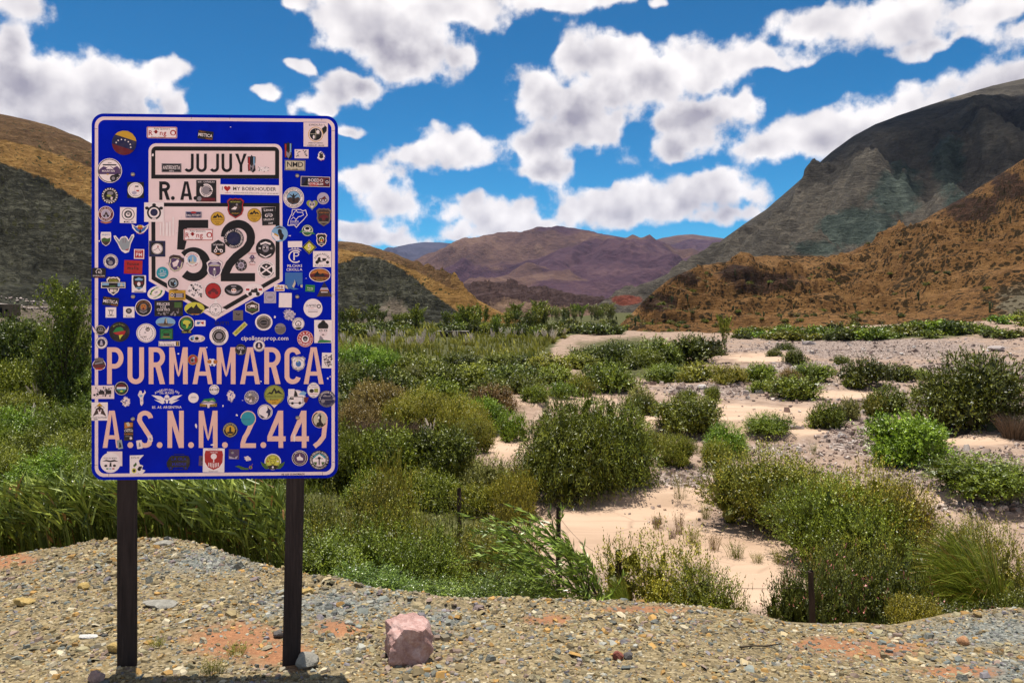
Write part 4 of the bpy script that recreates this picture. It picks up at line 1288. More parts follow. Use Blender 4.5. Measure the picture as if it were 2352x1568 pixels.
def wind_willow():
    """long willow wands blown to the left over the gravel edge"""
    rng = np.random.default_rng(99)
    Y = 7.2
    root = bpy.data.objects.new('blown_willow', None)
    COL.objects.link(root)
    x0, _, z0 = pt(1390, 1400, Y)
    gz = float(ground_z(x0, Y))
    root.location = (x0, Y, gz)
    tag(root, 'willow wands blown over to the left across the gravel edge', 'willow')
    s = Y / FOC
    ends = [(1065, 1185), (1100, 1215), (1135, 1195), (1170, 1190), (1085, 1260), (1130, 1270), (1075, 1330), (1190, 1210), (1230, 1215), (1260, 1225), (1290, 1225), (1310, 1235), (1150, 1310), (1210, 1290), (1250, 1280), (1300, 1270), (1100, 1300), (1180, 1340), (1240, 1330),
            (1330, 1260), (1350, 1300), (1160, 1250), (1225, 1250), (1275, 1250), (1205, 1240), (1140, 1225), (1115, 1345), (1290, 1310), (1330, 1330), (1370, 1340), (1400, 1350), (1060, 1290), (1180, 1290), (1215, 1350), (1260, 1365)]
    paths, LB, LD = [], [], []
    for (ex, ey) in ends:
        bx = rng.uniform(1290, 1415) if ex > 1150 else rng.uniform(1260, 1380)
        yy = rng.uniform(-0.5, 0.5)
        e = np.array([(ex - 1390) * s, yy, (CAM_H - (ey - HOR) * s) - gz])
        b = np.array([(bx - 1390) * s, yy * 0.3, 0.0])
        c = np.array([(0.75 * bx + 0.25 * ex - 1390) * s + 0.12, yy * 0.6, max(e[2] * 0.9, 0.4)])
        t = np.linspace(0, 1, 12)[:, None]
        P = b * (1 - t) ** 2 + 2 * t * (1 - t) * c + t ** 2 * e
        paths.append((P, np.linspace(0.008, 0.0018, 12)))
        for side in range(3):
            if side:
                i0 = rng.integers(4, 9)
                st = P[i0]; en = st + unit(P[-1] - P[i0] + rng.normal(0, 0.12, 3)) * rng.uniform(0.25, 0.5)
                tt = np.linspace(0, 1, 6)[:, None]
                Q = st * (1 - tt) + en * tt
                paths.append((Q, np.linspace(0.003, 0.001, 6)))
            else:
                Q = P[4:]
            m = 52 if side == 0 else 30
            u = rng.uniform(0.05, 1, m) * (len(Q) - 1)
            i = np.minimum(u.astype(int), len(Q) - 2); f = (u - i)[:, None]
            LB.append(Q[i] * (1 - f) + Q[i + 1] * f)
            tang = unit(Q[i + 1] - Q[i])
            LD.append(unit(tang * 0.9 + rng.normal(0, 0.32, (m, 3)) + np.array([-0.25, 0, -0.05])))
    LB = np.vstack(LB); LD = np.vstack(LD)
    n = len(LB)
    V, F, C = leaf_quads(LB, LD, rng.uniform(0.065, 0.125, n), rng.uniform(0.013, 0.019, n), rng, 0.68 + rng.normal(0, 0.22, n))
    link('foliage', mesh_from('blown_foliage', V, F, C), LM['willow'], root)
    TV, TF = tubes(paths, 4)
    link('wands', new_mesh('wands', TV, TF, True), BARK, root)


def reed_bed():
    """the dense reeds below the gravel on the left: nobody could count them"""
    rng = np.random.default_rng(12)
    n = 4800
    y = rng.uniform(6.6, 15.5, n) ** 1.0
    dxl = rng.uniform(-160, 700, n)
    x = (dxl - CEN) / FOC * y
    keep = (y > interp(dxl, CREST_Y) + 0.35) & ~((dxl > 520) & (y > 11))
    x, y = x[keep], y[keep]
    n = len(x)
    z = ground_z(x, y)
    H = rng.uniform(1.1, 1.75, n) * (0.8 + 0.4 * vnoise(x * 0.5, y * 0.5, 3))
    # keep the near ones low enough to lie below the meadow behind
    topmax = CAM_H - (1108 + 70 * vnoise(x, y * 0.6, 8) - HOR) / FOC * y
    H = np.minimum(H, np.maximum(topmax - z, 0.45))
    lean = -0.20 + 0.2 * (vnoise(x * 0.8, y * 0.8, 6) - 0.5)
    k = 12
    tl = np.linspace(0, 1, 3)[None, None, :]
    f = rng.uniform(0.35, 1.0, (n, k))
    a = rng.uniform(0, 2 * np.pi, (n, k))
    L = rng.uniform(0.11, 0.25, (n, k))
    bx = x[:, None] + (lean * H)[:, None] * f ** 1.6
    by = y[:, None] + 0.0 * f
    bz = z[:, None] + H[:, None] * f
    dxv = np.cos(a) * 0.7 - 0.45; dyv = np.sin(a) * 0.7
    px = bx[..., None] + (dxv * L)[..., None] * (tl * 0.6 + 0.5 * tl ** 2)
    py = by[..., None] + (dyv * L)[..., None] * (tl * 0.6 + 0.5 * tl ** 2)
    pz = bz[..., None] + L[..., None] * (1.15 * tl - 0.6 * tl ** 2.6 * rng.uniform(0.1, 1.1, (n, k))[..., None])
    P = np.stack([px, py, pz], -1).reshape(n * k, 3, 3)
    Wd = (0.019 * rng.uniform(0.7, 1.4, (n * k, 1))) * np.array([[0.7, 1.0, 0.08]])
    tint = 0.6 + rng.normal(0, 0.25, n * k)
    V, F, C = strips(P, Wd, rng, tint, (rng.uniform(size=n * k) < 0.025).astype(float))
    # stems
    t = np.linspace(0, 1, 3)[None, :]
    S = np.stack([x[:, None] + (lean * H)[:, None] * t ** 1.6, y[:, None] + 0 * t, z[:, None] + H[:, None] * t], -1)
    V2, F2, C2 = strips(S, 0.010 * (1.1 - t) * np.ones((n, 1)), rng, 0.4 + rng.normal(0, 0.15, n), (rng.uniform(size=n) < 0.12).astype(float))
    me = mesh_from('reeds', np.vstack([V, V2]), np.vstack([F, F2 + len(V)]), np.vstack([C, C2]))
    link('reeds', me, LM['reed'], label='dense green reeds bending left below the gravel', category='reeds', kind='stuff')


def meadow():
    """grass of the overgrown left side and the pale meadow behind"""
    rng = np.random.default_rng(13)
    n = 26000
    dy = rng.uniform(752, 1120, n); dxl = rng.uniform(-250, 1330, n)
    Y = 5.1 * FOC / (dy - HOR)
    x = (dxl - CEN) / FOC * Y
    edge = interp(dy, [(752, 1300), (800, 1260), (850, 1230), (900, 1120), (940, 1100), (1000, 1090), (1040, 990), (1100, 940), (1130, 940)])
    keep = dxl < edge
    x, Y, dy = x[keep], Y[keep], dy[keep]
    n = len(x)
    z = ground_z(x, Y)
    s = Y / 768.0                       # about a pixel there
    L = np.clip(rng.uniform(4, 9, n) * s, 0.25, 1.6)
    a = rng.uniform(0, 2 * np.pi, n)
    t = np.linspace(0, 1, 3)[None, :]
    lean = rng.uniform(0.1, 0.5, n)
    P = np.stack([x[:, None] + (np.cos(a) * lean * L - 0.15 * L)[:, None] * t ** 1.7, Y[:, None] + (np.sin(a) * lean * L)[:, None] * t ** 1.7, z[:, None] + L[:, None] * t - 0.02], -1)
    V, F, C = strips(P, (np.clip(2.2 * s, 0.02, 0.5))[:, None] * np.array([[1.0, 0.8, 0.15]]), rng, 0.45 + rng.normal(0, 0.16, n) + 0.5 * (vnoise(x * 0.12, Y * 0.12, 31) - 0.5))
    far = np.repeat(dy < 832, 2)
    me = mesh_from('meadow_grass', V, F, C)
    me.materials.append(LM['mid']); me.materials.append(LM['meadow'])
    me.polygons.foreach_set('material_index', far.astype(np.int32))
    link('meadow_grass', me, None, label='rough grass covering the left side of the valley floor', category='grass', kind='stuff')


def pampas():
    """plumed grasses in the pale meadow"""
    rng = np.random.default_rng(14)
    n = 130
    ph = rng.uniform(0, 6.28, n); out = rng.uniform(0.1, 0.6, n)
    bl = tussock_mesh('pampas_blades', 15, 130, 0.05, 1.0, -0.1, 4)
    # plumes: feathery upright heads
    pl = 9
    a = rng.uniform(0, 6.28, pl); r = rng.uniform(0.1, 0.5, pl); h = rng.uniform(1.25, 1.75, pl)
    t = np.linspace(0, 1, 3)[None, :]
    P = np.stack([(np.cos(a) * r)[:, None] * (0.5 + 0.6 * t) - 0.12 * t, (np.sin(a) * r)[:, None] * (0.5 + 0.6 * t), h[:, None] * (0.62 + 0.38 * t)], -1)
    V, F, C = strips(P, np.array([[0.06, 0.12, 0.03]]) * np.ones((pl, 1)), rng, rng.uniform(0.2, 0.9, pl))
    V2, F2, C2 = strips(P, np.array([[0.05, 0.11, 0.03]]) * np.ones((pl, 1)), rng, rng.uniform(0.2, 0.9, pl))
    S = P.copy(); S[:, 0, 2] = 0.2; S[:, 1, 2] = 0.45 * h; S[:, 2] = P[:, 0]
    V3, F3, C3 = strips(S, np.full((pl, 3), 0.014), rng, np.full(pl, 0.2))
    pm = mesh_from('plumes', np.vstack([V, V2, V3]), np.vstack([F, F2 + len(V), F3 + len(V) + len(V2)]), np.vstack([C, C2, C3]))
    ARCH['pampas'] = (bl, pm, ('blades', 'plumes'))
    k = 0
    for i in range(64):
        dx = rng.uniform(785, 1320); dy = rng.uniform(772, 806) if dx < 1120 else rng.uniform(768, 790)
        if rng.uniform() < 0.2:
            dx = rng.uniform(-20, 80); dy = rng.uniform(770, 830)
        x, Y, z = on_ground(dx, dy)
        o = plant('', 'pampas_grass', 'pampas', 'meadow', (x, Y, z - 0.05), rng.uniform(0.7, 1.2), rng.uniform(0.9, 1.4), 'pale plumed grass in the far meadow', 'pampas grass', 'plumed grasses of the pale meadow')
        o.children[1].material_slots[0].material = LM['plume']
    for (dx, dy, s, lab) in [(88, 945, 1.0, 'group of white grass plumes left of the poplar foot'), (68, 1012, 0.8, 'single tall white grass plume above the reeds'), (990, 1030, 0.7, 'white plumed grass among the dry stalks')]:
        x, Y, z = on_ground(dx, dy)
        o = plant('', 'pampas_grass', 'pampas', 'tussock', (x, Y, z), s, s, lab, 'pampas grass')
        o.children[1].material_slots[0].material = LM['plume']


def far_plants():
    rng = np.random.default_rng(16)
    # tree line at the foot of the ochre hill and across the valley
    for i in range(46):
        dx = rng.uniform(785, 1250); Yt = rng.uniform(170, 245)
        x = (dx - CEN) / FOC * Yt; z = float(bed_z(x, Yt))
        tall = rng.uniform() < 0.35
        h = rng.uniform(4, 8) if tall else rng.uniform(2.5, 5.5)
        plant('', 'poplar_tree' if tall else 'valley_tree', 'farpoplar' if tall else 'fartree', ('dark', 'mid', 'olive')[i % 3], (x, Yt, z - 0.2), h * (0.8 if tall else 1.0), h,
              'slim dark tree in the far tree line under the ochre hill' if tall else 'rounded tree in the far tree line under the ochre hill', 'tree', 'tree line under the ochre hill')
    for (dx, top, base, lab, ar, m) in [(1140, 735, 772, 'roundest light green tree of the far tree line', 'fartree', 'mid'), (1075, 738, 770, 'slim tree standing out of the far tree line', 'farpoplar', 'dark'), (1083, 742, 770, 'second slim tree beside the one standing out', 'farpoplar', 'dark')]:
        x, Yt, z = on_ground(dx, base)
        h = CAM_H - (top - HOR) / FOC * Yt - z
        plant('', 'valley_tree', ar, m, (x, Yt, z), h * 0.9, h, lab, 'tree')
    for i in range(40):
        dx = rng.uniform(1160, 1420); Yt = rng.uniform(300, 520)
        x = (dx - CEN) / FOC * Yt; z = float(bed_z(x, Yt))
        h = rng.uniform(3, 8)
        plant('', 'valley_tree', 'farpoplar' if i % 3 == 0 else 'fartree', ('dark', 'grey', 'mid')[i % 3], (x, Yt, z - 0.2), h * 1.0, h, 'tiny tree far up the valley in front of the mesa', 'tree', 'trees far up the valley')
    for i in range(120):
        dx = rng.uniform(785, 1300) if i < 70 else rng.uniform(1200, 1430); dy = rng.uniform(752, 775) if i < 70 else rng.uniform(742, 768)
        x, Yt, z = on_ground(dx, dy)
        h = rng.uniform(1.2, 2.6)
        plant('', 'meadow_shrub', 'far%d' % (i % 3), ('dark', 'mid', 'dark', 'olive')[i % 4], (x, Yt, z - 0.1), h * rng.uniform(0.8, 1.4), h, 'dark shrub along the far edge of the pale meadow', 'shrub', 'shrubs along the far meadow edge')
    # belt of shrubs at the foot of the orange hill
    for i in range(95):
        dx = rng.uniform(1690, 2400)
        dy = interp(dx, [(1690, 778), (1900, 776), (2100, 772), (2250, 760), (2400, 740)]) - rng.uniform(-6, 14)
        x, Yt, z = on_ground(dx, dy)
        h = rng.uniform(0.9, 2.4)
        plant('', 'foot_shrub', 'far%d' % (i % 3), ('dark', 'mid', 'bright', 'olive')[i % 4], (x, Yt, z - 0.1), h * rng.uniform(0.9, 1.6), h, 'green shrub in the belt at the foot of the orange hill', 'shrub', 'shrub belt under the orange hill')
    # shrubs and cacti dotted over the orange hillside
    me = bpy.data.objects['orange_hill'].data
    co = np.empty(len(me.vertices) * 3, np.float32); me.vertices.foreach_get('co', co); co = co.reshape(-1, 3)
    dx, dy = to_px(co[:, 0], co[:, 1], co[:, 2])
    ok = np.where((dx > 1440) & (dx < 2352) & (dy > 480) & (dy < 765) & (np.arange(len(co)) < 440 * 188))[0]
    w = np.exp(-((760 - dy[ok]) / 110.0)); w /= w.sum()
    pick = rng.choice(ok, 250, p=w, replace=False)
    for i, v in enumerate(pick):
        h = rng.uniform(0.4, 1.15)
        plant('', 'hillside_shrub', 'far%d' % (i % 3), ('dark', 'olive', 'rust')[i % 3], (float(co[v, 0]), float(co[v, 1]), float(co[v, 2]) - 0.15), h * 1.1, h, 'small dark shrub dotted on the orange hillside', 'shrub', 'shrubs dotted over the orange hillside')
    # cardon cacti
    P = [(np.array([[0, 0, -0.05], [0, 0, 0.3], [0, 0, 0.8], [0, 0, 0.97], [0, 0, 1.0]]), np.array([0.075, 0.085, 0.085, 0.06, 0.01])),
         (np.array([[0, 0, 0.4], [0.16, 0, 0.45], [0.19, 0, 0.6], [0.19, 0, 0.85], [0.19, 0, 0.88]]), np.array([0.05, 0.055, 0.055, 0.045, 0.01]))]
    V, F = tubes(P, 8)
    cm = new_mesh('cactus', V, F, True)
    t = NT('cactus_skin', 0.8, 0.2)
    t.color(t.ramp(t.noise(t.coord(), 9), [(0.3, (0.03, 0.04, 0.015)), (0.7, (0.07, 0.085, 0.03))]))
    pick = rng.choice(ok, 26, p=w, replace=False)
    for v in pick:
        h = rng.uniform(1.3, 2.5)
        o = link('cardon_cactus', cm, t.m, label='upright cactus on the orange hillside', category='cactus', group='cacti on the orange hillside', loc=(float(co[v, 0]), float(co[v, 1]), float(co[v, 2]) - 0.1))
        o.scale = (h, h, h); o.rotation_euler = (0, 0, rng.uniform(0, 6))


build_plants()
wind_willow()
reed_bed()
meadow()
pampas()
far_plants()

# ------------------------------------------------------------------ the road sign
SIGN_C = (-1.466, 3.80, 1.807)
SIGN_T = 0.05 / 1.2
SIGN_A = math.atan(SIGN_T)


def uv(sx, sy):
    """photograph pixel (4096 wide) on the sign face -> metres right and up from the panel's middle"""
    k = (sx - 2048.0) / 3072.0
    Y = (SIGN_C[1] - SIGN_C[0] * SIGN_T) / (1 - k * SIGN_T)
    x = k * Y
    return (x - SIGN_C[0]) / math.cos(SIGN_A), CAM_H - (sy - 1248.0) / 3072.0 * Y - SIGN_C[2]


CC = dict(W=(.84, .68, .67), w=(.90, .79, .77), K=(.010, .008, .008), R=(.42, .016, .016), Y=(.60, .34, .025), O=(.50, .17, .03), G=(.02, .20, .05), g=(.05, .12, .02), B=(.04, .15, .42), N=(.013, .013, .06), T=(.02, .30, .38),
          S=(.26, .23, .25), L=(.46, .40, .50), P=(.09, .045, .13), D=(.055, .03, .022), C=(.60, .53, .38), V=(.22, .42, .62), M=(.13, .01, .015), y=(.62, .58, .06), E=(.16, .13, .12), b=(.0, .008, .33), H=(.30, .34, .36), e=(.30, .32, .05), k=(.006, .010, .05))


class Flat:
    """flat print: polygons in the sign's plane, each with its own colour and a hair's breadth of its own"""
    def __init__(self, y0, step=0.00003):
        self.v, self.f, self.c, self.y, self.step = [], [], [], y0, step

    def face(self, pts, col):
        i = len(self.v)
        self.v += [(p[0], self.y, p[1]) for p in pts]
        self.f.append(list(range(i, i + len(pts))))
        self.c += [col] * len(pts)

    def up(self):
        self.y -= self.step

    def tris(self, verts, faces, col):
        i = len(self.v)
        self.v += [(p[0], self.y, p[1]) for p in verts]
        self.f += [[i + j for j in f] for f in faces]
        self.c += [col] * len(verts)

    def strip(self, A, B, col, closed=False):
        n = len(A)
        i = len(self.v)
        for a, b in zip(A, B):
            self.v += [(a[0], self.y, a[1]), (b[0], self.y, b[1])]
        self.c += [col] * (2 * n)
        for k in range(n if closed else n - 1):
            j = (k + 1) % n
            self.f.append([i + 2 * k, i + 2 * j, i + 2 * j + 1, i + 2 * k + 1])

    def mesh(self, name):
        # winding towards the viewer
        fs = []
        for f in self.f:
            a = 0.0
            for i in range(len(f)):
                p, q = self.v[f[i]], self.v[f[(i + 1) % len(f)]]
                a += p[0] * q[2] - q[0] * p[2]
            fs.append(f if a > 0 else f[::-1])
        me = bpy.data.meshes.new(name)
        me.from_pydata(self.v, [], fs)
        set_col(me, np.array(self.c))
        return me


def stroke_poly(P, w, closed=False):
    P = np.asarray(P, float)
    n = len(P)
    d = np.diff(np.vstack([P, P[:1]]) if closed else P, axis=0)
    d /= np.maximum(np.linalg.norm(d, axis=1, keepdims=True), 1e-9)
    nr = np.stack([-d[:, 1], d[:, 0]], -1)
    N_ = np.zeros_like(P)
    for i in range(n):
        if closed:
            a, b = nr[i - 1], nr[i]
        else:
            a, b = nr[max(i - 1, 0)], nr[min(i, len(nr) - 1)]
        m = a + b
        m /= max(np.linalg.norm(m), 1e-9)
        N_[i] = m / max(m @ b, 0.35)
    return P + N_ * w / 2, P - N_ * w / 2


def arc(cx, cy, rx, ry, a0, a1, n=14):
    t = np.radians(np.linspace(a0, a1, n))
    return [(cx + rx * math.cos(a), cy + ry * math.sin(a)) for a in t]


def letter_shapes(ch, x0, x1, y0, y1, w):
    """strokes ('s', points) and polygons ('p', points) of a highway letter in photograph px, y down: y0 top, y1 bottom"""
    h = w / 2
    l, r, t, b = x0 + h, x1 - h, y0 + h, y1 - h
    cx, H, Wd = (x0 + x1) / 2, y1 - y0, x1 - x0
    out = []

    def s(p):
        out.append(('s', p))

    def p(q):
        out.append(('p', q))

    def vbar(x, a=y0, c=y1):
        p([(x - h, a), (x + h, a), (x + h, c), (x - h, c)])
    if ch == 'J':
        R = (r - l) * 0.5
        s([(r, y0), (r, b - R)] + arc(r - R, b - R, R, R, 0, 150, 14)[1:])
    elif ch == 'U':
        R = (r - l) / 2
        s([(l, y0), (l, b - R)] + arc(cx, b - R, R, R, 180, 0, 16)[1:-1] + [(r, b - R), (r, y0)])
    elif ch == 'Y':
        my = y0 + H * 0.56
        p([(x0, y0), (x0 + w * 1.12, y0), (cx + h * 0.3, my), (cx - h, my + H * .04)])
        p([(x1, y0), (x1 - w * 1.12, y0), (cx - h * 0.3, my), (cx + h, my + H * .04)])
        vbar(cx, my - H * .03, y1)
    elif ch in 'PR':
        vbar(l)
        m = y0 + H * (0.58 if ch == 'P' else 0.54)
        R = (m - h - t) / 2 if True else 0
        Rx = (r - l) * 0.55
        s([(l, t), (r - Rx, t)] + arc(r - Rx, t + R, Rx, R, -90, 90, 16)[1:-1] + [(r - Rx, m - h), (l, m - h)])
        if ch == 'R':
            p([(cx - w * 0.35, m - h * 0.5), (cx + w * 0.75, m - h * 0.5), (x1, y1), (x1 - w * 1.08, y1)])
    elif ch == 'M':
        vbar(l); vbar(r)
        by = y0 + H * 0.80
        k = w * 1.05
        p([(x0 + w * .2, y0), (x0 + k, y0), (cx + w * 0.12, by - H * .02), (cx, by), (cx - w * 0.28, by - H * 0.06)])
        p([(x1 - w * .2, y0), (x1 - k, y0), (cx - w * 0.12, by - H * .02), (cx, by), (cx + w * 0.28, by - H * 0.06)])
    elif ch == 'N':
        vbar(l); vbar(r)
        p([(x0, y0), (x0 + w * 1.05, y0), (x1, y1), (x1 - w * 1.05, y1)])
    elif ch == 'A':
        tw = w * 0.62
        p([(cx - tw, y0), (cx, y0), (cx, y0 + w * .8), (x0 + w, y1), (x0, y1)])
        p([(cx + tw, y0), (cx, y0), (cx, y0 + w * .8), (x1 - w, y1), (x1, y1)])
        ca, cb = y0 + H * 0.66, y0 + H * 0.66 + w * 0.85
        f = (1 - (ca - y0) / H); g = (1 - (cb - y0) / H)
        p([(x0 + Wd * .45 * f + h, ca), (x1 - Wd * .45 * f - h, ca), (x1 - Wd * .45 * g - h, cb), (x0 + Wd * .45 * g + h, cb)])
    elif ch == 'C':
        R = (r - l) / 2
        s(arc(cx, t + R, R, R, -12, -180, 16) + arc(cx, b - R, R, R, 180, 12, 16))
    elif ch == 'S':
        R = (r - l) / 2
        m = (y0 + y1) / 2
        s(arc(cx, t + R, R, R, -5, -150, 12) + [(l + R * .02, t + R * 1.25), (l + R * .25, t + R * 1.7), (cx, m), (r - R * .25, b - R * 1.7), (r - R * .02, b - R * 1.25)] + arc(cx, b - R, R, R, 30, 175, 12)[1:])
    elif ch == '2':
        R = (r - l) / 2
        s([(l, t + R)] + arc(cx, t + R, R, R, 180, 360, 18)[1:] + [(r - R * .04, t + R * 1.4), (r - R * .35, t + R * 1.9), (cx - R * .15, y0 + H * 0.60), (l + R * .35, y0 + H * .72), (l + R * .06, y0 + H * .85), (l, y1 - w * .8)])
        p([(x0, y1 - w), (x1, y1 - w), (x1, y1), (x0, y1)])
    elif ch == '4':
        vx = x0 + Wd * 0.74
        vbar(vx)
        cb = y0 + H * 0.755
        p([(x0, cb - w * .55), (x1, cb - w * .55), (x1, cb + w * .55), (x0, cb + w * .55)])
        p([(vx - w * .62, y0), (vx + h, y0), (vx + h, y0 + w * .4), (x0 + w * 1.0, cb - w * .5), (x0, cb - w * .5)])
    elif ch == '9':
        R = (r - l) / 2
        ry = R * 1.12
        s(arc(cx, t + ry, R, ry, 0, 360, 30))
        s([(r, t + ry), (r - R * .05, t + ry * 1.7), (r - R * .3, y0 + H * .70), (cx - R * .1, y0 + H * .86), (x0 + Wd * .16, y1 - w * .3)])
    elif ch == '5':
        p([(x0 + Wd * .05, y0), (x0 + Wd * .93, y0), (x0 + Wd * .93, y0 + w), (x0 + Wd * .05 + w, y0 + w), (x0 + Wd * .04 + w, y0 + H * .34), (x0 + w * .9, y0 + H * .49), (x0, y0 + H * .48)])
        R = (r - l) / 2 * 1.02
        cxx, cy = r - R, b - R * 1.0
        s(arc(cxx, cy, R, R, 222, 495, 30))
    elif ch == '.':
        p(arc(cx, (y0 + y1) / 2, Wd / 2, (y1 - y0) / 2, 0, 360, 24)[:-1])
    return out


GLYPH = {}


def load_glyphs(chars):
    obs = []
    for ch in sorted(set(chars)):
        if ch == ' ':
            continue
        cu = bpy.data.curves.new('glyph', 'FONT')
        cu.body = ch
        cu.offset = 0.012
        cu.resolution_u = 2
        o = bpy.data.objects.new('glyph', cu)
        COL.objects.link(o)
        obs.append((ch, o))
    dg = bpy.context.evaluated_depsgraph_get()
    for ch, o in obs:
        me = bpy.data.meshes.new_from_object(o.evaluated_get(dg))
        v = [(p.co.x, p.co.y) for p in me.vertices]
        f = [list(p.vertices) for p in me.polygons]
        if v:
            xs = [a for a, _ in v]
            x0 = min(xs)
            GLYPH[ch] = ([(a - x0, b) for a, b in v], f, max(xs) - x0)
        bpy.data.meshes.remove(me)
    for ch, o in obs:
        cu = o.data
        bpy.data.objects.remove(o)
        bpy.data.curves.remove(cu)


def text_run(txt, gap=0.09):
    x, runs = 0.0, []
    for ch in txt:
        g = GLYPH.get(ch)
        if g is None:
            x += 0.30
            continue
        runs.append((ch, x)); x += g[2] + gap
    return runs, max(x - gap, 0.01)


CAP = 0.72     # cap height of the built-in letters


def put_text(F, txt, x, y, h, col, maxw=None, rot=0.0, slant=0.0):
    """centred line of text, cap height h"""
    runs, wd = text_run(txt)
    s = h / CAP
    sx = s
    if maxw:
        sx = min(s, maxw / wd) if wd * s > maxw else s
    ca, sa = math.cos(rot), math.sin(rot)
    for ch, gx in runs:
        v, f, _ = GLYPH[ch]
        q = []
        for (a, b) in v:
            px = (a + gx - wd / 2) * sx + slant * b * s; py = (b - CAP / 2) * s
            q.append((x + px * ca - py * sa, y + px * sa + py * ca))
        F.tris(q, f, col)
    F.up()


def put_arc(F, txt, x, y, r, h, mid, col, inner=False, spread=1.0):
    """text round a circle, its middle at angle mid (degrees, 90 = top); inner: reads along the bottom"""
    runs, wd = text_run(txt, 0.14)
    s = h / CAP * spread
    tot = wd * s / r
    for ch, gx in runs:
        v, f, gw = GLYPH[ch]
        c = (gx + gw / 2 - wd / 2) * s / r
        a = math.radians(mid) + (c if inner else -c)
        rot = a + (math.pi / 2 if inner else -math.pi / 2)
        ca, sa = math.cos(rot), math.sin(rot)
        ox, oy = x + r * math.cos(a), y + r * math.sin(a)
        q = []
        for (p, b) in v:
            px = (p - gw / 2) * h / CAP; py = (b - CAP / 2) * h / CAP
            q.append((ox + px * ca - py * sa, oy + px * sa + py * ca))
        F.tris(q, f, col)
    F.up()


def outline(shape, hw, hh, n=28, seed=0):
    if shape == 'c':
        return [(hw * math.cos(a), hh * math.sin(a)) for a in np.linspace(0, 2 * math.pi, n, endpoint=False)]
    if shape == 'r':
        return [(-hw, -hh), (hw, -hh), (hw, hh), (-hw, hh)]
    if shape == 'rr':
        q = []
        rd = min(hw, hh) * 0.22
        for (sx, sy, a0) in ((1, -1, -90), (1, 1, 0), (-1, 1, 90), (-1, -1, 180)):
            q += arc(sx * (hw - rd), sy * (hh - rd), rd, rd, a0, a0 + 90, 6)
        return q
    if shape == 'sh':
        P = [(0, 1), (.35, .93), (.62, 1), (1, .72), (.86, .3), (.93, -.15), (.72, -.62), (0, -1)]
        P = P + [(-a, b) for a, b in P[-2:0:-1]]
        return [(a * hw, b * hh) for a, b in P[::-1]]
    if shape == 'sh2':
        P = [(0, 1), (.9, 1), (1, .6), (.95, -.2), (.6, -.72), (0, -1)]
        P = P + [(-a, b) for a, b in P[-2:0:-1]]
        return [(a * hw, b * hh) for a, b in P[::-1]]
    if shape == 'hex':
        return [(hw * math.cos(a), hh * math.sin(a)) for a in np.radians([30, 90, 150, 210, 270, 330])]
    if shape == 'dia':
        return [(hw, 0), (0, hh), (-hw, 0), (0, -hh)]
    if shape == 'tri':
        return [(-hw, -hh), (hw, -hh), (0, hh)]
    if shape == 'heart':
        q = []
        for a in np.linspace(0, 2 * math.pi, 30, endpoint=False):
            q.append((hw * math.sin(a) ** 3, hh * (13 * math.cos(a) - 5 * math.cos(2 * a) - 2 * math.cos(3 * a) - math.cos(4 * a)) / 15.0))
        return q[::-1]
    if shape == 'wing':
        P = [(0, .55), (.25, .6), (.5, .35), (1, .8), (.9, .1), (.55, -.45), (.3, -.75), (0, -.9)]
        P = P + [(-a, b) for a, b in P[-2:0:-1]]
        return [(a * hw, b * hh) for a, b in P[::-1]]
    if shape == 'rag':
        rg = random.Random(seed)
        return [(hw * math.cos(a) * rg.uniform(.6, 1.05), hh * math.sin(a) * rg.uniform(.6, 1.05)) for a in np.linspace(0, 2 * math.pi, 34, endpoint=False)]
    if shape == 'torn':
        P = [(-1, -.9), (-.4, -1), (.1, -.85), (.5, -1), (1, -.6), (.55, -.45), (.7, -.1), (.25, .05), (.15, .4), (.45, .7), (.8, .98), (-1, .95)]
        return [(a * hw, b * hh) for a, b in P]
    if shape == 'star8':
        q = []
        for i in range(16):
            r = 1.0 if i % 4 == 0 else (0.55 if i % 2 else 0.72)
            a = math.pi * i / 8
            q.append((hw * r * math.cos(a), hh * r * math.sin(a)))
        return q
    if shape == 'van':
        P = [(-.92, -.6), (.92, -.6), (1, -.2), (1, .35), (.9, .72), (.7, .8), (-.55, .8), (-.72, .6), (-.98, -.05)]
        return [(a * hw, b * hh) for a, b in P]
    if shape == 'hand':
        P = [(-.25, -.75), (.1, -1), (.45, -.85), (.55, -.45), (.62, -.05), (.95, .72), (.92, .98), (.7, .9), (.42, .35), (.30, .62), (.12, .78), (-.02, .7), (-.18, .72), (-.35, .6), (-.45, .35), (-.8, .82), (-1, .78), (-.92, .5), (-.6, -.02), (-.45, -.4)]
        return [(a * hw, b * hh) for a, b in P]
    if shape == 'pennant':
        P = [(-1, .82), (-.95, .1), (-.75, 0), (-.95, -.1), (-.85, -.85), (-.3, -.78), (.35, -1), (1, -.75), (.9, -.15), (.75, 0), (.95, .12), (1, .82), (.2, .86), (.1, 1), (-.1, 1), (-.12, .86)]
        return [(a * hw, b * hh) for a, b in P]
    return outline('r', hw, hh)


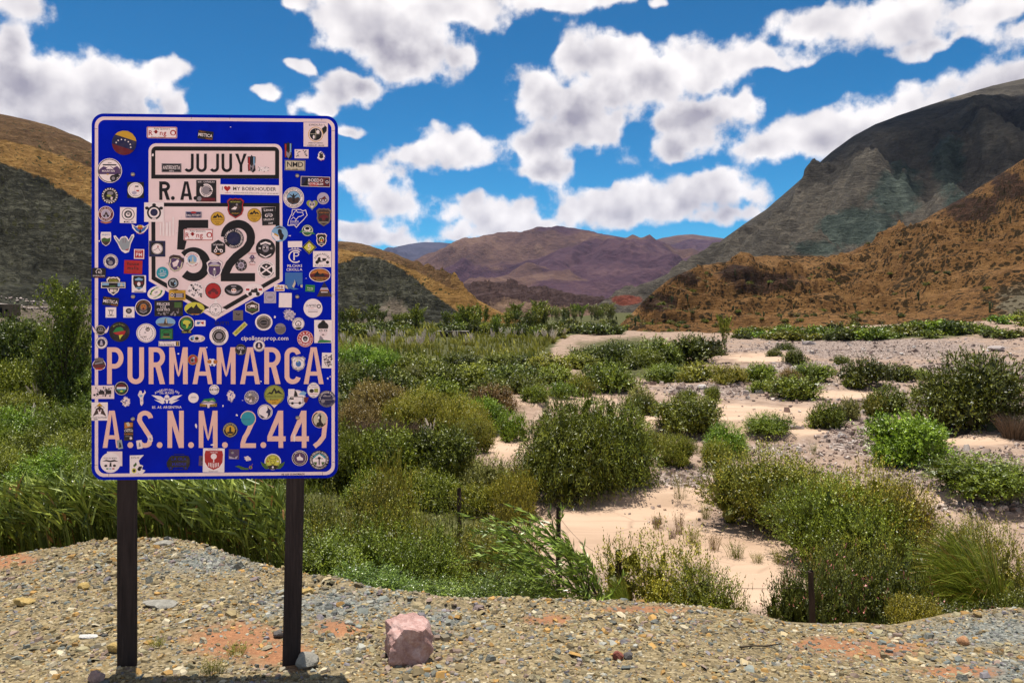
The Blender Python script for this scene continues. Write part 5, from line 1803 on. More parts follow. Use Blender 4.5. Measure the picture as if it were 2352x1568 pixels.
# shape, centre x, y, width, height, turn, base colour, [prints], description.  Prints: circle c, ring o, bar r, polygon p, text t, arc text a/A
STICKERS = [
    ('c', 498, 571, 98, 98, -18, 'N', [('p', [(-.9, .42), (.9, .42), (.75, .66), (.42, .9), (0, 1), (-.42, .9), (-.75, .66)], 'Y'), ('p', [(-.92, -.36), (.92, -.36), (.72, -.69), (.38, -.92), (0, -1), (-.38, -.92), (-.72, -.69)], 'M')] + [('star', .62 * math.cos(a), -.22 + .46 * math.sin(a), .085, 'w') for a in np.radians([5, 34, 62, 90, 118, 146, 175])], 'round yellow, blue and red flag sticker with an arc of stars'),
    ('rr', 649, 530, 120, 46, 0, 'w', [('rim', .06, 'R'), ('t', 'Peña Quemera', 0, .66, .30, 'K', 1.5), ('t', 'R', -.74, -.05, .86, 'R', .5), ('c', -.40, .12, .10, .36, 'W'), ('o', -.40, .12, .10, .32, .3, 'R'), ('t', 'ng', .08, -.02, .86, 'R', .75), ('c', .74, -.02, .2, .48, 'R'), ('c', .74, -.05, .12, .32, 'w'), ('t', 'Zárate - Campana', -.25, -.78, .22, 'K', 1.2)], 'white sticker with big red letters at the top of the sign'),
    ('rr', 823, 540, 62, 34, -7, 'K', [('t', 'MISTICA', 0, -.02, .75, 'w', 1.8), ('t', 'Tilcara', -.45, .7, .35, 'O', .9), ('t', 'Hostel', .5, -.72, .38, 'O', .9)], 'small black sticker with white cactus lettering, upper of two'),
    ('r', 1263.6, 538, 98, 97, 0, 'W', [('t', 'EXPEDIÇÃO', 0, .8, .15, 'K', 1.1), ('c', 0, .02, .50, .50, 'K'), ('o', 0, .02, .62, .62, .05, 'Y'), ('r', -.05, .05, .8, .03, 'C'), ('r', 0, .05, .03, .8, 'C'), ('c', .18, .22, .14, .16, 'w'), ('c', -.16, -.2, .08, .16, 'w'), ('p', [(.5, .5), (.75, .7), (.62, .9), (.92, .6), (.9, .3), (.65, .0)], 'K'), ('t', 'DESERTOS ANDINOS', 0, -.70, .10, 'K', 1.2), ('t', 'LORENA/SP - BRASIL', 0, -.9, .12, 'K', 1.4)], 'square white sticker with horned black emblem in the top corner'),
    ('c', 440, 682, 98, 98, 0, 'w', [('o', 0, 0, .95, .95, .06, 'K'), ('p', [(-.88, .05), (-.5, .35), (-.2, .25), (0, .42), (.3, .22), (.6, .38), (.88, .1), (.86, -.3), (-.86, -.3)], 'P'), ('p', [(-.3, .12), (0, .42), (.35, .08), (.1, .14)], 'w'), ('t', '2019', 0, .62, .12, 'K'), ('r', 0, .46, 1.1, .1, 'K'), ('t', 'MOUNTAIN', -.1, -.03, .16, 'w', 1.0), ('c', .3, -.62, .28, .28, 'K'), ('c', .3, -.62, .14, .14, 'S'), ('p', [(.3, -.35), (.7, -.2), (.8, -.45), (.55, -.6)], 'K'), ('c', -.15, -.3, .1, .05, 'Y')], 'round white sticker with snowy peak and motorbike'),
    ('c', 441, 782, 66, 66, 0, 'K', [('dash', 0, 0, .92, .13, 18, 'w'), ('o', 0, 0, .76, .76, .03, 'w'), ('c', .05, .3, .38, .22, 'S'), ('c', -.1, .0, .3, .14, 'e'), ('p', [(.1, -.1), (.4, -.2), (.25, -.5), (.1, -.45)], 'W'), ('A', 'BRASIL', .62, -90, .17, 'w')], 'round black sticker with a chequered edge'),
    ('r', 543.6, 759.5, 66, 64, 0, 'K', [('c', 0, 0, .94, .95, 'w'), ('o', 0, 0, .80, .80, .04, 'S'), ('r', -.1, .1, .2, .8, 'W'), ('r', .15, .45, .4, .16, 'K'), ('p', [(.1, .0), (.42, .0), (.42, -.2), (.1, -.16)], 'R'), ('c', -.15, -.35, .3, .2, 'L'), ('t', 'ETAPA', 0, -.66, .1, 'K', .8)], 'black square sticker with a white disc'),
    ('r', 687, 671, 78, 35, 0, 'K', [('rim', .05, 'S'), ('t', 'ANTIFEIXISTA', 0, .1, .9, 'w', 1.75), ('t', 'SEMPRE', 0, -.72, .24, 'w', .7)], 'black sticker with white slogan inside the upper name box'),
    ('pennant', 1007, 655, 32, 70, 0, 'K', [('r', -.6, .25, .35, 1.0, 'R'), ('r', .62, .3, .35, 1.0, 'V'), ('p', [(-.4, -.05), (.1, -.3), (.5, .05), (.7, -.4), (.1, -.9), (-.5, -.5)], 'S'), ('p', [(-.2, -.3), (.15, -.45), (.2, -.8), (-.3, -.55)], 'K'), ('r', -.6, -.5, .3, .5, 'R')], 'dark pennant sticker in red and blue after the place name'),
    ('pennant', 1153, 602, 32, 70, 0, 'K', [('r', -.6, .25, .35, 1.0, 'R'), ('r', .62, .3, .35, 1.0, 'V'), ('p', [(-.4, -.05), (.1, -.3), (.5, .05), (.7, -.4), (.1, -.9), (-.5, -.5)], 'S'), ('r', -.6, -.5, .3, .5, 'R')], 'dark pennant sticker on blue, above the lettered club plate'),
    ('rag', 1054, 677, 58, 24, 0, 'w', [('blot', 14, 'K', 3), ('blot', 8, 'S', 5)], 'scraped paper remnant inside the name box'),
    ('r', 1207, 615, 56, 36, 0, 'W', [('blot', 16, 'S', 4), ('blot', 8, 'K', 6)], 'faded paper remnant below the horned sticker'),
    ('r', 1181, 661, 82, 41, -1, 'C', [('rim', .05, 'K'), ('t', 'NMD', 0, .2, 1.05, 'K', 1.75), ('t', 'CLUB', 0, -.72, .3, 'K', .6), ('r', -.6, -.72, .35, .06, 'K'), ('r', .6, -.72, .35, .06, 'K')], 'cream plate sticker with three large black letters'),
    ('rag', 1286, 625, 34, 42, 0, 'w', [('c', 0, .45, .5, .28, 'K'), ('c', 0, -.05, .5, .36, 'K'), ('r', .1, .5, .5, .08, 'W'), ('t', 'VIAJERO', 0, -.7, .2, 'R', 1.5)], 'small white sticker of a helmeted head'),
    ('r', 1262, 726, 121, 42, -1.5, 'N', [('rim', .04, 'w'), ('p', [(-.9, -.8), (-.5, .7), (-.3, .2), (-.4, -.8)], 'K'), ('r', .55, .0, .8, 1.6, 'M'), ('r', -.1, -.5, .6, .7, 'R'), ('t', 'BOEDO', .02, .28, .62, 'w', 1.0), ('t', 'NO PROBLEM', .02, -.42, .42, 'w', 1.0), ('p', [(.62, .5), (.95, .5), (.93, -.2), (.78, -.6), (.64, -.2)], 'N'), ('c', .78, .0, .1, .28, 'w'), ('c', .78, .0, .06, .18, 'M')], 'dark red and blue banner sticker with white slogan'),
    ('r', 999, 758.6, 241, 40, -0.6, 'w', [('t', 'I', -.905, .22, .72, 'K'), ('heart', -.74, .18, .11, .62, 'R'), ('t', 'MY BOEKHOUDER', .17, .22, .72, 'K', 1.60), ('t', 'ADMIN NL', -.72, -.66, .18, 'R', .22), ('t', 'DE BOEKHOUDERS EN BELASTINGADVISEURS VOOR HET AMSTERDAMSE MKB', .22, -.66, .18, 'K', 1.48)], 'long white sticker with a red heart'),
    ('r', 826, 763, 80, 86, 0, 'K', [('t', '6/10 - CAÑUELAS', 0, .84, .14, 'w', 1.8), ('c', .0, .05, .66, .62, 'w'), ('o', 0, .05, .52, .5, .05, 'K'), ('c', .0, .05, .44, .4, 'S'), ('blot', 12, 'K', 8), ('r', .2, -.8, 1.4, .3, 'M'), ('c', -.68, -.72, .22, .22, 'S')], 'black square sticker with a grey animal-head disc'),
    ('c', 1175, 790, 84, 84, 0, 'w', [('o', 0, 0, .94, .94, .04, 'K'), ('o', 0, 0, .66, .66, .04, 'K'), ('c', 0, 0, .62, .62, 'V'), ('p', [(-.62, -.05), (-.3, .05), (.1, -.05), (.45, .08), (.62, -.1), (.4, -.5), (-.1, -.62), (-.5, -.4)], 'D'), ('p', [(-.5, .42), (-.08, .2), (-.06, .38), (.06, .38), (.08, .2), (.5, .42), (.12, .05), (.1, -.4), (-.1, -.4), (-.12, .05)], 'K'), ('a', 'CUMPLIENDO SUEÑOS', .79, 90, .15, 'K'), ('A', 'WALTER, PERGAMINO BUE.', .79, -90, .12, 'K')], 'large round white sticker with a figure raising both arms'),
    ('c', 1293, 793, 48, 48, 0, 'L', [('c', -.42, -.3, .28, .28, 'K'), ('c', .45, -.3, .28, .28, 'K'), ('c', -.42, -.3, .14, .14, 'W'), ('c', .45, -.3, .14, .14, 'W'), ('p', [(-.4, -.1), (0, .2), (.3, .4), (.5, .1), (.1, -.2)], 'M'), ('t', 'NO HAY', 0, -.75, .14, 'K', .8)], 'small round lilac sticker with a red motorbike'),
    ('heart', 1249, 817, 46, 42, 0, 'e', [('c', -.3, .1, .25, .5, 'L'), ('c', .3, .1, .25, .5, 'L'), ('c', -.25, 0, .12, .15, 'K'), ('c', .25, 0, .12, .15, 'K'), ('c', 0, -.45, .25, .2, 'W'), ('c', 0, -.8, .1, .12, 'V')], 'heart shaped sticker with a small animal face'),
    ('none', 1190.6, 872, 82, 78, 0, 'w', [('line', [(-.95, -.75), (-.9, -.3), (-.75, .05), (-.55, .45), (-.5, .9), (.3, .88), (.55, .75), (.8, .85), (.95, .3), (.6, -.15), (.2, -.55), (-.1, -.95), (-.3, -.7), (-.95, -.75)], .07, 'w'), ('line', [(-.5, .2), (-.3, .6), (-.1, .8), (0, .6), (.5, .6), (.6, .35), (.35, .2), (.1, .15), (-.1, -.1), (-.2, -.3)], .06, 'w'), ('line', [(-.65, -.15), (-.4, .1), (-.15, -.12)], .05, 'w'), ('t', 'DOGOS', -.3, -.35, .24, 'w', .8), ('t', 'DE TATACUA', -.3, -.62, .14, 'w', .8)], 'white line drawing of a dog head inside a map outline'),
    ('sh', 1295.5, 868, 62, 74, 0, 'D', [('rimsh', .08, 'E'), ('t', 'UN PUMA DE ESCALA', 0, .5, .12, 'O', 1.3), ('p', [(-.7, -.1), (-.3, .2), (.1, .3), (.6, .1), (.5, -.3), (-.5, -.35)], 'M'), ('c', -.4, -.25, .2, .18, 'K'), ('c', .4, -.25, .2, .18, 'K'), ('r', 0, -.55, 1.2, .05, 'C')], 'dark brown shield sticker with a thin coppery line'),
    ('r', 1076, 864, 56, 72, 3, 'K', [('t', 'Linces', 0, .72, .28, 'w', 1.4), ('c', -.3, .1, .25, .18, 'w'), ('c', .3, .1, .25, .18, 'w'), ('c', -.3, .1, .14, .1, 'K'), ('c', .3, .1, .14, .1, 'K'), ('p', [(-.4, .2), (0, .38), (.4, .3), (.2, .0)], 'S'), ('t', 'URUGUAY', 0, -.35, .24, 'w', 1.5), ('t', '2019', .2, -.78, .2, 'w', .8)], 'black rectangular sticker with white club lettering'),
    ('c', 1018, 860, 56, 56, 0, 'Y', [('o', 0, 0, .97, .97, .04, 'K'), ('p', [(-.75, .1), (-.4, .5), (-.25, .35), (0, .75), (.25, .35), (.4, .5), (.8, .05), (.3, .25), (.1, .1), (0, .4), (-.2, .1)], 'K'), ('t', 'Travesias Sin Limites', 0, -.1, .16, 'K', 1.7), ('t', 'Rosario', 0, -.45, .16, 'K', .8), ('t', '2019', 0, -.72, .16, 'K', .5)], 'yellow disc with black peaks over the second digit'),
    ('c', 871.5, 874, 56, 56, 0, 'Y', [('o', 0, 0, .97, .97, .04, 'K'), ('p', [(-.75, .1), (-.4, .5), (-.25, .35), (0, .75), (.25, .35), (.4, .5), (.8, .05), (.3, .25), (.1, .1), (0, .4), (-.2, .1)], 'K'), ('t', 'Travesias Sin Limites', 0, -.1, .16, 'K', 1.7), ('t', 'Rosario', 0, -.45, .16, 'K', .8), ('t', '2019', 0, -.72, .16, 'K', .5)], 'yellow disc with black peaks between the two digits'),
    ('sh', 943, 832, 70, 82, 0, 'K', [('rimsh', .06, 'R'), ('t', 'MOTOCASAU', 0, .62, .12, 'y', 1.1), ('p', [(-.6, .0), (-.2, .3), (.3, .35), (.6, .1), (.3, -.2), (-.4, -.25)], 'D'), ('p', [(-.5, -.1), (-.1, .15), (.2, .1), (.0, -.15)], 'w'), ('c', .15, .35, .12, .12, 'S'), ('t', 'URUGUAY', 0, -.5, .12, 'Y', .9)], 'black shield sticker with a rider on the upper frame'),
    ('rr', 775.5, 858, 64, 26, 0, 'N', [('rim', .08, 'L'), ('c', 0, .7, .35, .3, 'R'), ('t', 'RALLYSTORY', 0, -.15, .72, 'w', 1.75)], 'navy plate sticker with a small red car'),
    ('r', 617.6, 848, 78, 77, 0, 'w', [('o', 0, -.05, .72, .72, .18, 'K'), ('c', 0, -.02, .38, .38, 'N'), ('o', 0, -.02, .5, .5, .06, 'w'), ('c', 0, .75, .2, .16, 'K'), ('c', -.72, .42, .2, .16, 'K'), ('c', .72, .42, .2, .16, 'K'), ('r', 0, -.68, .4, .12, 'W')], 'white square sticker with black wheel emblem on the frame corner'),
    ('c', 425, 855, 62, 62, 0, 'W', [('o', 0, 0, .92, .92, .30, 'M'), ('a', 'Bodes do Asfalto', .77, 90, .18, 'w'), ('A', 'Moto Clube', .77, -90, .18, 'w'), ('c', 0, 0, .56, .56, 'L'), ('c', -.2, -.25, .15, .15, 'K'), ('c', .25, -.25, .15, .15, 'K'), ('p', [(-.2, -.1), (.0, .35), (.2, .1), (.3, -.15)], 'D'), ('p', [(-1, -.75), (-.6, -1.1), (0, -1.25), (.6, -1.1), (1, -.75), (.75, -.95), (0, -1.05), (-.75, -.95)], 'O')], 'red ringed round sticker with a ribbon'),
    ('r', 514, 860, 65, 63, -1, 'w', [('o', 0, .12, .78, .78, .08, 'K'), ('o', 0, .12, .48, .48, .18, 'K'), ('c', 0, .12, .08, .08, 'K')] + [('r2', .16 * math.cos(a), .12 + .16 * math.sin(a), .26, .06, math.degrees(a), 'K') for a in np.radians([0, 45, 90, 135])] + [('t', 'MG', 0, -.84, .2, 'K', .4), ('r', -.4, -.84, .2, .2, 'K'), ('r', .5, -.84, .35, .2, 'L')], 'white square sticker with a black wheel'),
    ('wing', 562, 914, 68, 48, 0, 'w', [('p', [(-.85, .5), (-.2, .1), (0, -.5), (.2, .1), (.85, .5), (.5, -.3), (0, -.75), (-.5, -.3)], 'B'), ('c', 0, .35, .28, .3, 'Y'), ('r', 0, .08, .6, .26, 'R'), ('p', [(-.08, -.05), (.08, -.05), (.14, -.7), (-.14, -.7)], 'K'), ('t', 'ARGENTINA', 0, -.75, .2, 'R', .9)], 'blue winged sticker with a yellow sun'),
    ('none', 669, 904, 60, 82, 0, 'C', [('r', -.85, -.3, .2, 1.2, 'w'), ('r', -.45, -.2, .25, 1.5, 'w'), ('r', 0, -.3, .3, 1.3, 'w'), ('r', .4, -.25, .25, 1.4, 'w'), ('r', .85, .0, .22, 1.8, 'w')], 'pale strips left where a sticker was torn off'),
    ('sh2', 425, 955, 42, 56, 0, 'w', [('t', 'ARGENTO', 0, .62, .26, 'B', 1.5), ('p', [(-.85, .0), (-.3, .2), (.3, .05), (.85, .2), (.8, -.4), (-.8, -.4)], 'g'), ('p', [(-.8, -.35), (.8, -.35), (.4, -.75), (0, -.92), (-.4, -.75)], 'D')], 'small badge with green hills and blue letters'),
    ('hand', 498, 973, 84, 78, 0, 'w', [('p', [(-.2, -.65), (.4, -.75), (.5, -.4), (.55, 0), (.85, .75), (.72, .8), (.4, .2), (.25, .5), (.1, .65), (-.1, .6), (-.3, .5), (-.45, .2), (-.85, .7), (-.85, .55), (-.5, -.05)], 'H'), ('p', [(-.15, .55), (-.05, .6), (-.02, .1), (-.15, .0)], 'S'), ('p', [(.1, .6), (.22, .5), (.2, .1), (.05, .05)], 'S'), ('r2', .28, -.62, .3, .1, 20, 'R')], 'grey cut-out hand with thumb and little finger spread'),
    ('r', 558, 1015, 41, 40, -1, 'R', [('rim', .08, 'w'), ('t', 'PM', 0, -.1, .7, 'w', 1.2), ('t', 'PUNTO', 0, .55, .22, 'w', 1.2), ('r', 0, -.72, 1.4, .04, 'w')], 'small red square sticker with white letters'),
    ('r', 534, 1067, 72, 54, -2, 'R', [('t', 'house', 0, .52, .5, 'K', 1.7), ('t', 'mafia', 0, -.12, .5, 'K', 1.7), ('r', .05, -.78, 1.3, .05, 'M')], 'red rectangle sticker with black lettering'),
    ('c', 444, 1044, 58, 58, 0, 'w', [('o', 0, 0, .95, .95, .05, 'K'), ('c', 0, 0, .66, .66, 'N'), ('a', 'TRANSITANDO SUEÑOS', .80, 90, .18, 'K'), ('c', 0, -.2, .3, .3, 'S'), ('c', -.3, .2, .15, .12, 'H'), ('A', 'TE SE DICE SI', .8, -90, .16, 'K')], 'round white-edged sticker with a dark night scene'),
    ('r', 630, 994, 64, 63, 0, 'N', [('r', 0, .05, 1.5, 1.5, 'K'), ('o', 0, .0, .68, .68, .04, 'w'), ('c', 0, 0, .6, .6, 'w'), ('line', [(-.5, -.2), (-.2, -.1), (.1, .15), (.4, -.3)], .05, 'M'), ('c', .1, .3, .1, .1, 'R')], 'dark blue square sticker with a white rounded map'),
    ('rr', 397, 1090.6, 54, 40, -1, 'K', [('line', [(-.3, -.1), (-.45, .3), (-.2, .75), (.2, .75), (.42, .3), (-.1, .25), (.0, .0), (.42, -.05)], .09, 'w'), ('t', 'ESCAPE DA CIDADE', 0, -.55, .24, 'w', 1.7), ('r', .1, -.82, 1.1, .06, 'R')], 'black sticker with white helmet outline on the left border'),
    ('rr', 795, 938, 118, 46, 0, 'w', [('rim', .06, 'R'), ('t', 'Peña Quemera', -.05, .66, .30, 'K', 1.5), ('t', 'R', -.74, -.05, .86, 'R', .5), ('c', -.40, .12, .10, .36, 'W'), ('o', -.40, .12, .10, .32, .3, 'R'), ('t', 'ng', .08, -.02, .86, 'R', .75), ('c', .74, -.02, .2, .48, 'R'), ('c', .74, -.05, .12, .32, 'w'), ('t', 'Zárate - Campana', -.25, -.78, .22, 'K', 1.2)], 'white sticker with big red letters across the first digit'),
    ('hex', 874, 991, 64, 66, 0, 'K', [('t', 'La Lectorela', 0, .45, .26, 'w', 1.3), ('c', -.35, -.35, .2, .2, 'w'), ('c', .4, -.35, .2, .2, 'w'), ('c', -.35, -.35, .1, .1, 'K'), ('c', .4, -.35, .1, .1, 'K'), ('line', [(-.35, -.2), (-.2, .2), (0, -.2), (.4, -.15)], .09, 'w'), ('p', [(-.6, -.62), (.6, -.62), (0, -.78)], 'O')], 'black hexagon sticker with a white scooter'),
    ('c', 936, 953, 80, 78, 0, 'k', [('o', 0, 0, .98, .98, .30, 'K'), ('a', 'LE COMBAT CONTINUE', .83, 90, .2, 'w'), ('A', 'DES PARIS', .83, -70, .2, 'w'), ('c', 0, 0, .55, .55, 'N')], 'round dark sticker with white arc lettering on the second digit'),
    ('c', 1119, 934, 66, 64, 0, 'V', [('p', [(-.95, .2), (-.2, -.2), (.3, -.7), (-.4, -.9), (-.9, -.3)], 'w'), ('p', [(-.7, -.1), (-.2, -.35), (-.1, -.2), (-.6, .1)], 'Y'), ('p', [(-.2, .5), (.0, .62), (.25, .5), (.3, .1), (.55, -.2), (.35, -.8), (.0, -.7), (-.05, -.2), (-.2, .1)], 'K'), ('p', [(-.8, .55), (0, .95), (.8, .55), (.5, .65), (0, .72), (-.5, .65)], 'D')], 'round sky blue sticker with a dark rider on the frame'),
    ('c', 1063, 993.5, 78, 78, 0, 'K', [('p', [(-.55, .55), (0, .75), (.55, .55), (.5, .38), (0, .55), (-.5, .38)], 'w'), ('c', 0, .05, .36, .42, 'S'), ('blot', 10, 'K', 11), ('c', -.15, .12, .08, .06, 'w'), ('c', .15, .12, .08, .06, 'w'), ('t', 'M', -.6, .05, .2, 'w'), ('t', 'G', .6, .05, .2, 'w'), ('p', [(-.6, -.5), (0, -.8), (.6, -.5), (.55, -.65), (0, -.95), (-.55, -.65)], 'w')], 'large round black sticker with a grey boar mask'),
    ('c', 1066, 1078, 74, 74, 0, 'w', [('c', 0, 0, .68, .68, 'K'), ('r2', 0, 0, 1.36, .16, 35, 'w'), ('r2', 0, 0, 1.36, .16, -35, 'w'), ('star', 0, .36, .17, 'w'), ('a', 'REPÚBLICA CATALANA', .83, 110, .13, 'K'), ('A', 'VOTAREM I VENCEREM', .83, -90, .13, 'K')], 'white ringed round sticker with black diagonal cross and star'),
    ('wing', 1010, 1034, 44, 56, 0, 'W', [('c', 0, .2, .4, .36, 'P'), ('star', 0, .3, .12, 'w'), ('c', 0, -.2, .3, .3, 'M'), ('r2', 0, -.2, 1.5, .14, 40, 'S'), ('r2', 0, -.2, 1.5, .14, -40, 'S'), ('t', 'LOS CHAKALES', 0, .78, .18, 'R', 1.5), ('t', 'GIPUZKOA', 0, -.8, .18, 'R', 1.0)], 'skull and crossbones sticker in purple and red'),
    ('c', 965.6, 1060, 46, 46, 0, 'K', [('dash', 0, 0, .85, .22, 8, 'S'), ('c', 0, 0, .55, .55, 'L'), ('o', 0, 0, .3, .3, .1, 'D'), ('star', 0, 0, .2, 'D')], 'small dark ring sticker inside the loop of the second digit'),
    ('sh', 859, 1076, 66, 74, 0, 'P', [('rimsh', .08, 'w'), ('p', [(-.7, .45), (0, .85), (.7, .45), (.5, .35), (-.5, .35)], 'L'), ('t', 'COMPAÑEROS', 0, .40, .14, 'y', 1.3), ('c', 0, -.3, .22, .3, 'S'), ('c', 0, .02, .12, .12, 'w'), ('r', 0, -.7, .1, .3, 'w')], 'purple shield sticker with a rider between the digits'),
    ('c', 770, 1038, 64, 64, 0, 'w', [('c', 0, .05, .58, .58, 'V'), ('p', [(0, .4), (.15, .35), (.2, -.4), (-.05, -.5)], 'C'), ('p', [(-.5, -.1), (-.2, -.2), (.5, -.3), (.3, -.5), (-.3, -.45)], 'C'), ('p', [(-.4, .0), (-.3, .1), (-.25, -.3), (-.4, -.3)], 'K'), ('a', 'EXPEDIÇÃO', .78, 90, .2, 'R'), ('A', 'ATACAMA', .78, -90, .22, 'R')], 'white round sticker with desert rock towers'),
    ('sh2', 704, 1056, 60, 62, -12, 'P', [('rimsh', .1, 'C'), ('p', [(-1.1, .7), (-.6, 1.15), (.3, 1.2), (1.1, .7), (.9, .4), (.2, .85), (-.5, .8), (-.9, .5)], 'D'), ('p', [(-.5, .1), (.0, .5), (.3, .3), (.2, -.2), (-.2, -.4)], 'W'), ('c', .15, .45, .18, .18, 'w'), ('p', [(.3, -.1), (.6, -.35), (.3, -.5)], 'C')], 'purple arched badge with a pale figure'),
    ('c', 651, 1090, 48, 48, 0, 'T', [('o', -.1, .3, .32, .3, .05, 'w'), ('p', [(.2, .1), (.5, .45), (.6, .1), (.3, -.05)], 'V'), ('t', 'CARACOLES', 0, -.18, .26, 'w', 1.3), ('r', 0, -.48, .8, .08, 'w')], 'teal disc with white lettering'),
    ('r', 694, 1131, 50, 48, 8, 'W', [('c', 0, 0, .88, .88, 'K'), ('c', 0, 0, .66, .66, 'H'), ('p', [(-.4, .4), (0, .1), (.3, .5), (.4, -.3), (0, -.6), (-.4, -.3)], 'K'), ('c', .3, -.1, .15, .2, 'V')], 'small dark disc on a white square below the digits'),
    ('sh2', 454.6, 1143, 56, 76, 0, 'K', [('rimsh', .08, 'w'), ('r', 0, .1, 3.6, .68, 'K'), ('r', 0, .1, 3.4, .60, 'w'), ('r', 0, .1, 3.2, .50, 'K'), ('r', -1.1, .2, .95, .25, 'V'), ('r', 1.1, .15, .95, .35, 'V'), ('p', [(.9, -.05), (1.1, .3), (1.3, .2), (1.4, -.05)], 'C'), ('r', -.1, -.05, .8, .2, 'g'), ('t', 'EXPEDIÇÃO', 0, .68, .12, 'y', 1.3), ('t', 'ATACAMA', 0, .5, .14, 'y', 1.3), ('r', -.25, -.48, .45, .32, 'W'), ('r', .25, -.48, .45, .32, 'C')], 'black crest sticker with a wide photo band'),
    ('r', 557, 1134, 56, 68, 0, 'w', [('shp', 0, .12, .82, .82, 'K'), ('p', [(-.6, .55), (0, .75), (.6, .55), (.5, .4), (-.5, .4)], 'V'), ('r', 0, .1, 1.2, .3, 'M'), ('c', 0, -.02, .24, .24, 'w'), ('p', [(-.5, -.4), (.5, -.4), (.3, -.55), (-.3, -.55)], 'V'), ('r', 0, -.9, 1.3, .08, 'K')], 'white rectangle sticker with a black crest'),
    ('c', 626, 1168.7, 72, 50, 22, 'w', [('p', [(-.75, .1), (-.4, .6), (.3, .75), (.6, .6), (.1, .62), (-.35, .4), (-.6, -.1)], 'G'), ('p', [(.75, -.1), (.4, -.6), (-.3, -.75), (-.6, -.6), (-.1, -.62), (.35, -.4), (.6, .1)], 'G'), ('o', 0, 0, .55, .5, .05, 'y'), ('t', 'SM', 0, .05, .3, 'S', .5)], 'tilted white oval sticker with green swooshes'),
    ('r', 710, 1179, 66, 40, 0, 'Y', [('r', .22, -.05, 1.15, .95, 'N'), ('c', -.6, .02, .26, .42, 'w'), ('c', -.6, .02, .22, .36, 'K'), ('t', 'M', -.6, .02, .4, 'w'), ('r', .25, .2, .8, .1, 'w'), ('r', .25, -.05, .8, .1, 'w'), ('r', .25, -.3, .8, .1, 'w'), ('t', 'COMPRAMOS', 0, .78, .2, 'K', 1.7), ('r', 0, -.78, 1.7, .1, 'K')], 'yellow card sticker with a dark panel'),
    ('r', 676, 1232, 113, 62, 0, 'K', [('t', 'FELICES', -.38, .58, .34, 'w', 1.0), ('t', 'LOS', -.38, .2, .28, 'w', .5), ('t', 'CUATRO', -.38, -.15, .32, 'w', .9), ('r', .65, .45, .5, .7, 'g'), ('blot2', 16, 'S', 9), ('r', .7, -.3, .06, .5, 'E')], 'wide black photo sticker with white lettering'),
    ('c', 575, 1229, 66, 66, 0, 'w', [('c', 0, 0, .93, .93, 'K'), ('a', 'TIGRES DO ASFALTO', .74, 90, .15, 'O'), ('c', 0, .05, .46, .5, 'E'), ('c', 0, .1, .34, .36, 'O'), ('c', -.14, .2, .06, .05, 'K'), ('c', .14, .2, .06, .05, 'K'), ('c', 0, -.12, .14, .14, 'M'), ('p', [(-.5, -.3), (0, -.55), (.5, -.3), (.4, -.5), (0, -.7), (-.4, -.5)], 'S')], 'round black sticker with an orange tiger head'),
    ('rr', 444, 1204, 64, 34, -7, 'K', [('t', 'MISTICA', 0, -.02, .75, 'w', 1.8), ('t', 'Tilcara', -.45, .7, .35, 'O', .9), ('t', 'Hostel', .5, -.72, .38, 'O', .9)], 'small black sticker with white cactus lettering, lower of two'),
    ('r', 445, 1248, 42, 41, 0, 'w', [('o', 0, 0, .3, .55, .1, 'K'), ('p', [(-.6, .5), (.6, .5), (.5, .3), (-.5, .3)], 'S'), ('r', 0, -.6, 1.2, .12, 'K')], 'small white square sticker with a wheel drawing'),
    ('r', 517, 1247, 44, 43, 0, 'w', [('c', 0, .25, .55, .5, 'K'), ('c', 0, .25, .3, .28, 'S'), ('t', 'MG', 0, -.2, .2, 'K', 1.6), ('t', 'Rutas', 0, -.75, .3, 'M', 1.3)], 'small white square sticker with a black flower wheel'),
    ('c', 779, 1233, 80, 52, 0, 'y', [('p', [(-.85, -.4), (-.5, .1), (-.3, .35), (-.1, .1), (.1, .5), (.2, .75), (.35, .3), (.6, -.1), (.9, -.2), (.6, -.8), (0, -1), (-.6, -.8)], 'K'), ('r', .1, -.82, .8, .1, 'O')], 'lime oval sticker with a dark rider silhouette'),
    ('c', 783, 1159.5, 64, 64, 0, 'w', [('blot', 18, 'S', 13), ('blot', 8, 'K', 15)], 'worn white disc under the first digit'),
    ('c', 853.6, 1162, 70, 70, 0, 'w', [('c', 0, 0, .93, .93, 'K'), ('c', 0, 0, .86, .86, 'R'), ('c', -.4, -.2, .2, .2, 'M'), ('c', .4, -.2, .2, .2, 'M'), ('p', [(-.4, 0), (0, .35), (.45, .1), (.1, -.2)], 'M')], 'round red sticker with a dark motorbike'),
    ('c', 936, 1158.6, 75, 47, 0, 'K', [('p', [(-.85, .1), (-.3, -.2), (0, -.6), (.3, -.2), (.85, .1), (.5, -.5), (0, -.75), (-.5, -.5)], 'S'), ('c', 0, -.1, .28, .42, 'W'), ('c', -.12, 0, .1, .14, 'O'), ('c', .12, 0, .1, .14, 'O'), ('r', 0, .65, .55, .28, 'S')], 'black oval sticker with a winged skull'),
    ('c', 1017, 1159.5, 78, 54, 0, 'w', [('c', -.4, -.55, .2, .3, 'K'), ('c', .4, -.55, .2, .3, 'K'), ('p', [(-.4, -.3), (-.2, .3), (.0, .1), (.15, .6), (.35, .2), (.4, -.4)], 'K'), ('c', -.12, .3, .13, .2, 'W'), ('c', .15, .45, .12, .18, 'W'), ('r', -.65, .1, .35, .3, 'R'), ('r', .65, .1, .35, .3, 'R')], 'white oval sticker with two riders on a motorbike'),
